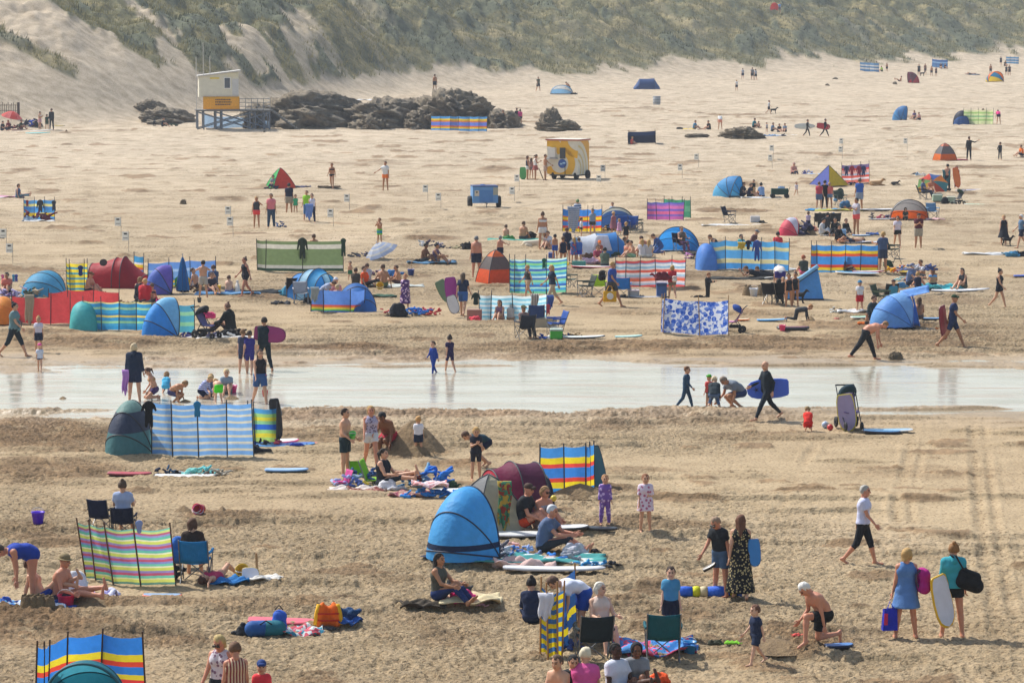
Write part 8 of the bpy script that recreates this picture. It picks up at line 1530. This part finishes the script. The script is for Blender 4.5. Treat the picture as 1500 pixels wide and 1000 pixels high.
rock(128, 893, 70, 16, 1.2, 'dug sand bank right of the four small sandcastles', 75, name='sand_mound', m=DSAND); board(238, 880, .72, .35, 'orange and blue bodyboard lying alone on the sand', '8aa8c8', 'e8683a', rz=3, stripe='4a78c0')
windbreak([(52, 1030), (64, 1022), (70, 1014), (97, 1004), (147, 1000), (213, 1003)], .80, 'f04848*.4|f2dc40*.5|3a88e0*.8|e8503c*.5|f2dc38*.7|3a8ae4*1.7', 'bright blue, yellow and red windbreak at the bottom left', tr=.5, poles='4a2c1c', over=.10, group='windbreaks')
arc_tent(124, 1036, 1.30, .72, .8, 0, ['24788c', '4aa4b8', '1f8094'], 'teal pop up shelter cut off by the bottom edge', p=.8, tr=.4, ribs=(.33, .66), ribc='1a5a68'); lump(170, 985, .2, .15, .12, 'black', 'black shoe behind the teal shelter', 1)
lump(362, 929, .42, .32, .26, '2a2e34', 'black bag at the left of the rolled towels', 3); roll(389, 931, .52, .15, ['24589a', '1f7080'], 'teal blue rolled towel bag', 8); roll(409, 929, .46, .14, ['2a5cc0'], 'blue upright bag right of the rolled towel', 0, 1); board(413, 915, 1.2, .5, 'red and pink board behind the upright blue bag', 'd85a6a', 'b84050', rz=2); towel(438, 926, .85, .7, 'flor:d8e0dc:3a90a8:6:c85a68', 'white, blue and red patterned towel on the sand', crumple=.05); lump(504, 915, .5, .3, .36, '1c4470', 'dark blue bag right of the orange life vest', 3); towel(512, 917, .4, .4, '2a58a0', 'blue towel corner right of the orange life vest')
lv = base(481, 919, 'life_vest', 'orange and yellow life vest standing upright on the towel', 'life vest', 5)
v, q_ = nets([cap((-.11, 0, .04), (-.09, 0, .28), .055, .05, .02), cap((.11, 0, .04), (.09, 0, .28), .055, .05, .02), cap((-.05, .05, .05), (-.05, .05, .26), .06, .05, .04), cap((.05, .05, .05), (.05, .05, .26), .06, .05, .04), cap((-.09, .02, .28), (-.07, .02, .33), .04, .03, .02), cap((.09, .02, .28), (.07, .02, .33), .04, .03, .02)], .02); obj('foam_panel', np_mesh('foam_panel', v, q_), mat('f0701a', .7), lv)
for s_ in (1, -1): q = MB(); q.tube([(s_*.17, -.02, .03), (s_*.15, -.02, .2), (s_*.12, -.01, .33)], .03, 6); q.build('side_trim', mat('f0b820', .7), lv, True)
for z in (.1, .2): q = MB(); q.tube([(-.14, -.062, z), (0, -.075, z), (.14, -.062, z)], .012, 5); q.build('buckle_strap', mat('c83018', .6), lv)
lv.scale = (1.35, 1.2, 1.2)
lump(482, 922, .3, .2, .09, 'dgrey', 'pair of grey shoes before the orange life vest', 2)
p(326, 1080, -20, 'stand', 921, 'tank/dots:d8d0d8:8a6a80:15', 'jeans/24282e', 'bob/b8a068', 'woman in sunglasses and flowery white vest at the bottom edge', shades=1, skin='red', hd=25, sl=20, sr=20); p(347, 1090, 200, 'stand', 938, 'dress/vs:8a3c38:d8b898:22', None, 'short/6a4a34', 'woman in red and cream striped dress seen from behind', skin='red', hd=20, hem=.8); p(384, 1078, 5, 'stand', 969, 'tee/e84048', 'shorts/navy', 'cap/24407c', 'small child in navy cap and red top at the bottom edge', sex='m')
# front centre
p(643, 890, 60, 'sit', 1.62, 'tank/5a5a50', 'jeans/24386a', 'long/1f1814', 'woman with long black hair seated in jeans', skin='tan', lean=14); p(652, 886, 100, 'sit', 1.0, 'jeans/black' if False else 'tee/3a3c40', 'shorts/3a3c40', 'short/brown', 'person hidden behind') if False else lump(668, 876, .5, .3, .4, '3a3c40', 'dark grey bag behind the woman in jeans', 2)
lump(679, 891, .42, .3, .3, 'f0408c', 'hot pink bag beside the woman in jeans', 3); lump(697, 892, .35, .25, .14, 'b04a8a', 'purple and pink clothes right of the hot pink bag', 4, cols=['b04a8a', 'd8a8b8']); towel(690, 889, 1.1, .8, 'd8c8a0', 'cream mat under the hot pink bag'); towel(620, 892, .8, .4, '4a4238', 'dark cloth left of the woman in jeans')
p(779, 911, 185, 'sit', 1.5, 'long/24304e', 'skirt/24304e', 'bun/1f1814', 'person in navy dress with a bare back cutout and dark bun'); YW = 'f0d820*.8|4a80c0|f0d820|4a80c0|f0d820|4a80c0|f0d820|4a80c0|f0d820|4a80c0|f0d820|4a80c0*.8|f0d820|4a80c0*.6'
windbreak([(791, 960), (803, 963), (817, 964), (823, 960)], 1.15, YW, 'folded yellow and blue striped windbreak standing upright', tr=.45, poles='a87a48', over=.16, wave=.09, group='windbreaks'); windbreak([(824, 952), (830, 940), (845, 915)], 1.0, '24508a|f0d820*.6|24508a|3a6ab0*2', 'blue side of the windbreak turned away to the right', tr=.4, poles='a87a48', over=.12, group='windbreaks')
cloth_hang(W_(799, 868, 962)+Vector((0, -.1, 0)), 0, .26, .40, 'e4e4ec', 'white towel hung on the yellow and blue windbreak'); p(853, 943, -70, 'bend', 1.62, 'tee/e0e4f4', 'shorts/1f4aa8', 'short/brown', 'person in white tee and bright blue shorts bending double', lean=72, hl=20, hr=10); lump(833, 950, .45, .35, .35, '3a4c80', 'blue bag at the foot of the yellow and blue windbreak', 4, cols=['3a4c80', '4a5c98']); chair(870, 968, 188, '24343c', 'dark blue green folding chair before the white haired woman'); p(880, 948, 20, 'chair', 1.62, 'tank/e0c8b8', 'short/8a8a88', 'bob/e0d8c8', 'white haired woman seated side on behind the dark chair', skin='pale', ht=40)
p(982, 941, 0, 'stand', 833, 'tee/4a90b8', 'shorts/1c2438', 'short/3a2a20', 'boy in light blue tee standing behind the teal chair', sex='m', skin='pale'); chair(971, 967, 180, '1a6470', 'teal folding chair with pale arms seen from behind'); towel(960, 955, 1.4, 1.1, 'flor:5a9ad8:d85a78:4:3a80c8', 'blue and pink towel before the teal folding chair', crumple=.05); towel(940, 958, .5, .6, 'd84a78', 'pink towel under the edge of the blue towel'); bucket(1010, 961, '3a98d8', 'blue bucket right of the teal folding chair', 1.0); lump(1048, 954, .35, .25, .12, '4a4c3c', 'dark green shoes right of the blue bucket', 2)
q = base(1038, 872, 'rolled_windbreak', 'rolled up blue windbreak with yellow and cream bands lying flat', 'windbreak', 0)
for i, (c, a, b) in enumerate((('2f68d8', -.58, -.30), ('d8d828', -.30, -.16), ('d8c8a0', -.16, -.02), ('2f68d8', -.02, .40), ('d8d828', .40, .52), ('2f68d8', .52, .62))): m_ = MB(); m_.lathe([(.02, a), (.095, a+.004), (.105+.006*(i % 2), (a+b)/2), (.095, b-.004), (.02, b)], 16, (0, 0, .1), Matrix.Rotation(math.pi/2, 3, 'Y')); m_.build('rolled_cloth', mat(c, .7), q, True)
p(1057, 872, -40, 'stand', 748, 'tee/22282e', 'shorts/4a6484', 'short/9a8068', 'man in black tee and sunglasses leaning to point at the sand', sex='m', skin='red', lean=14, sr=35, shades=1, hd=26); p(1084, 878, 175, 'walk', 751, 'dress/dots:1a1a1e:b8a878:22', None, 'long/6a4430', 'woman in long black spotted dress with brown hair', hem=1.85, hl=16, hr=-6)
carried(1105, 809, 878, 'blue bodyboard under the arm of the woman in the long dress', .52, .24, '2f86d0', '2468a8', (90, 86, 0), dy=.0); carried(1038, 826, 872, 'flat dark sandals in the pointing man\'s hand', .28, .1, '3a2c24', 'black', (20, -30, 0), name='sandal', dy=-.3)
p(1256, 824, 75, 'walk', 703, 'tee/ccd0ec', 'crop/1c2028', 'short/a8a49c', 'grey haired woman in white tee and black cropped trousers', fat=1.08, skin='red')
p(1327, 933, 185, 'stand', 798, 'dress/5c84bc', None, 'bob/b8945c', 'blonde woman in blue summer dress walking away', skin='red', hem=.75, al=7, ar=7); backpack(W_(1352, 868, 933)+Vector((0, .0, 0)), 100, 'a81878', '4a4250', 'magenta and grey rucksack on the blonde woman\'s shoulder', 1.0)
sb = empty('shopping_bag', W_(1302, 921, 933)+Vector((0, -.05, 0)), 10, 'bright blue shopping bag carried by the blonde woman', 'bag'); q = MB(); q.add([(-.13, -.07, 0), (.13, -.07, 0), (.14, .07, 0), (-.12, .07, 0), (-.10, -.05, .36), (.12, -.05, .38), (.12, .05, .38), (-.10, .05, .36)], [(0, 1, 5, 4), (1, 2, 6, 5), (2, 3, 7, 6), (3, 0, 4, 7), (0, 3, 2, 1)]); q.build('bag_body', mat('2034c8', .45, .25), sb, False, .008); q = MB(); q.tube([(-.06, -.05, .36), (.0, -.02, .5), (.07, -.05, .37)], .01, 5); q.build('handle', mat('2034c8', .5), sb); q = MB(); q.box(-.115, -.05, -.08, -.074, .1, .3); q.build('red_print', mat('c82858', .5), sb)
p(1395, 932, 182, 'stand', 790, 'hoodie/3aa0b0', 'short/15181c', 'bun/8a6238', 'woman in turquoise hooded top and black shorts walking away', skin='red', al=7, ar=6)
hb = empty('holdall', W_(1419, 862, 932)+Vector((0, -.05, 0)), 20, 'big black holdall hanging from the turquoise woman\'s shoulder', 'bag'); v, q_ = nets([cap((-.12, 0, .15), (.14, 0, .05), .13, .13, .05), cap((-.1, 0, .28), (.12, 0, .2), .10, .10, .05)], .02); obj('bag_body', np_mesh('bag_body', v, q_), mat('14161a', .8), hb); q = MB(); q.tube([(-.12, -.05, .33), (-.3, -.05, .62), (-.34, .08, .62), (.1, .06, .25)], .016, 5); q.build('strap', mat('black', .7), hb)
carried(1379, 878, 932, 'white bodyboard with yellow rail held under the arm', .95, .42, 'd0d4e4', 'e8b820', (82, 75, 25), dy=-.15)
p(1112, 974, -65, 'walk', 887, 'tee/24304e', 'shorts/24304a', 'short/6a4430', 'small boy in navy top and shorts walking left', sex='m', skin='pale'); p(1206, 957, -62, 'kneel', 1.62, None, 'shorts/15181c', 'short/e0dcd4', 'white haired shirtless old man kneeling on one knee', sex='m', skin='red', lean=44, fat=1.12, sl=28, el=6, sr=35, er=50)
lump(1072, 955, .38, .2, .08, '8ad83a', 'flat lime green net on the dug sand', 2); lump(1167, 950, .18, .12, .08, 'coral', 'small coral toy in the dug sand', 1); board(1229, 957, .5, .25, 'small blue board beneath the old man\'s hand', '4a7ab8', 'navy', rz=8); rock(1140, 962, 90, 12, 1.2, 'dug sand bank between the small boy and the old man', 76, name='sand_mound', m=DSAND)
p(821, 1037, -30, 'sit', 1.6, None, 'shorts/navy', 'short/5a4434', 'shirtless boy at the bottom edge left of the pink top', sex='m', skin='fair'); p(838, 1032, 10, 'sit', 1.55, 'tee/24282c', 'shorts/navy', 'short/black', 'black haired head between the boy and the pink top'); p(856, 1036, 170, 'sit', 1.7, 'tee/d85a98', 'shorts/navy', 'short/d8ccb0', 'white haired person in bright pink top at the bottom edge', fat=1.2)
p(905, 1024, 40, 'long', 1.75, 'tee/d8dce8', 'shorts/4a6aa8', 'short/14100e', 'dark skinned person in white tee seated at the bottom edge', sex='m', skin='dark'); p(931, 1018, 5, 'sit', 1.6, 'tee/8a8c90', 'shorts/dgrey', 'hood/24242a', 'person in grey tee and black knitted hat seated at the bottom edge', skin='brown'); lump(966, 1000, .35, .25, .25, 'f05a28', 'orange bag at the bottom edge right of the knitted hat', 2)
lump(9, 0+886, .2, .2, .2, '3058b0', 'blue cloth at the left edge beside the towel', 1); rock(583, 889, 9, 4, .12, 'small pale stone left of the woman in jeans', 77)
for x, y, w_, l in ((214, 851, .5, 'dark bag close behind the pink striped windbreak, left one'), (240, 849, .45, 'dark bag close behind the pink striped windbreak, right one'), (262, 663, .7, 'bag close behind the large pale blue windbreak, left one'), (345, 664, 1.0, 'bags close behind the large pale blue windbreak, right one'), (1100, 394, .7, 'dark bag close behind the long sky blue windbreak')): lump(x, y, w_, .4, .5, 'wet', l, 7)
# ---------------------------------------------------------------- haze
m = bpy.data.materials.new('haze'); m.use_nodes = True; n = m.node_tree; n.nodes.remove(n.nodes['Principled BSDF'])
v = N(n, 'ShaderNodeVolumePrincipled'); v.inputs['Color'].default_value = (.86, .92, 1, 1); v.inputs['Density'].default_value = .0003; v.inputs['Anisotropy'].default_value = .2
n.links.new(v.outputs[0], n.nodes['Material Output'].inputs['Volume'])
q = MB(); q.box(-900, 900, -70, 1500, -1.3, 62); tag(q.build('haze', m), 'thin pale sea haze over the whole beach', None, None, 'stuff')
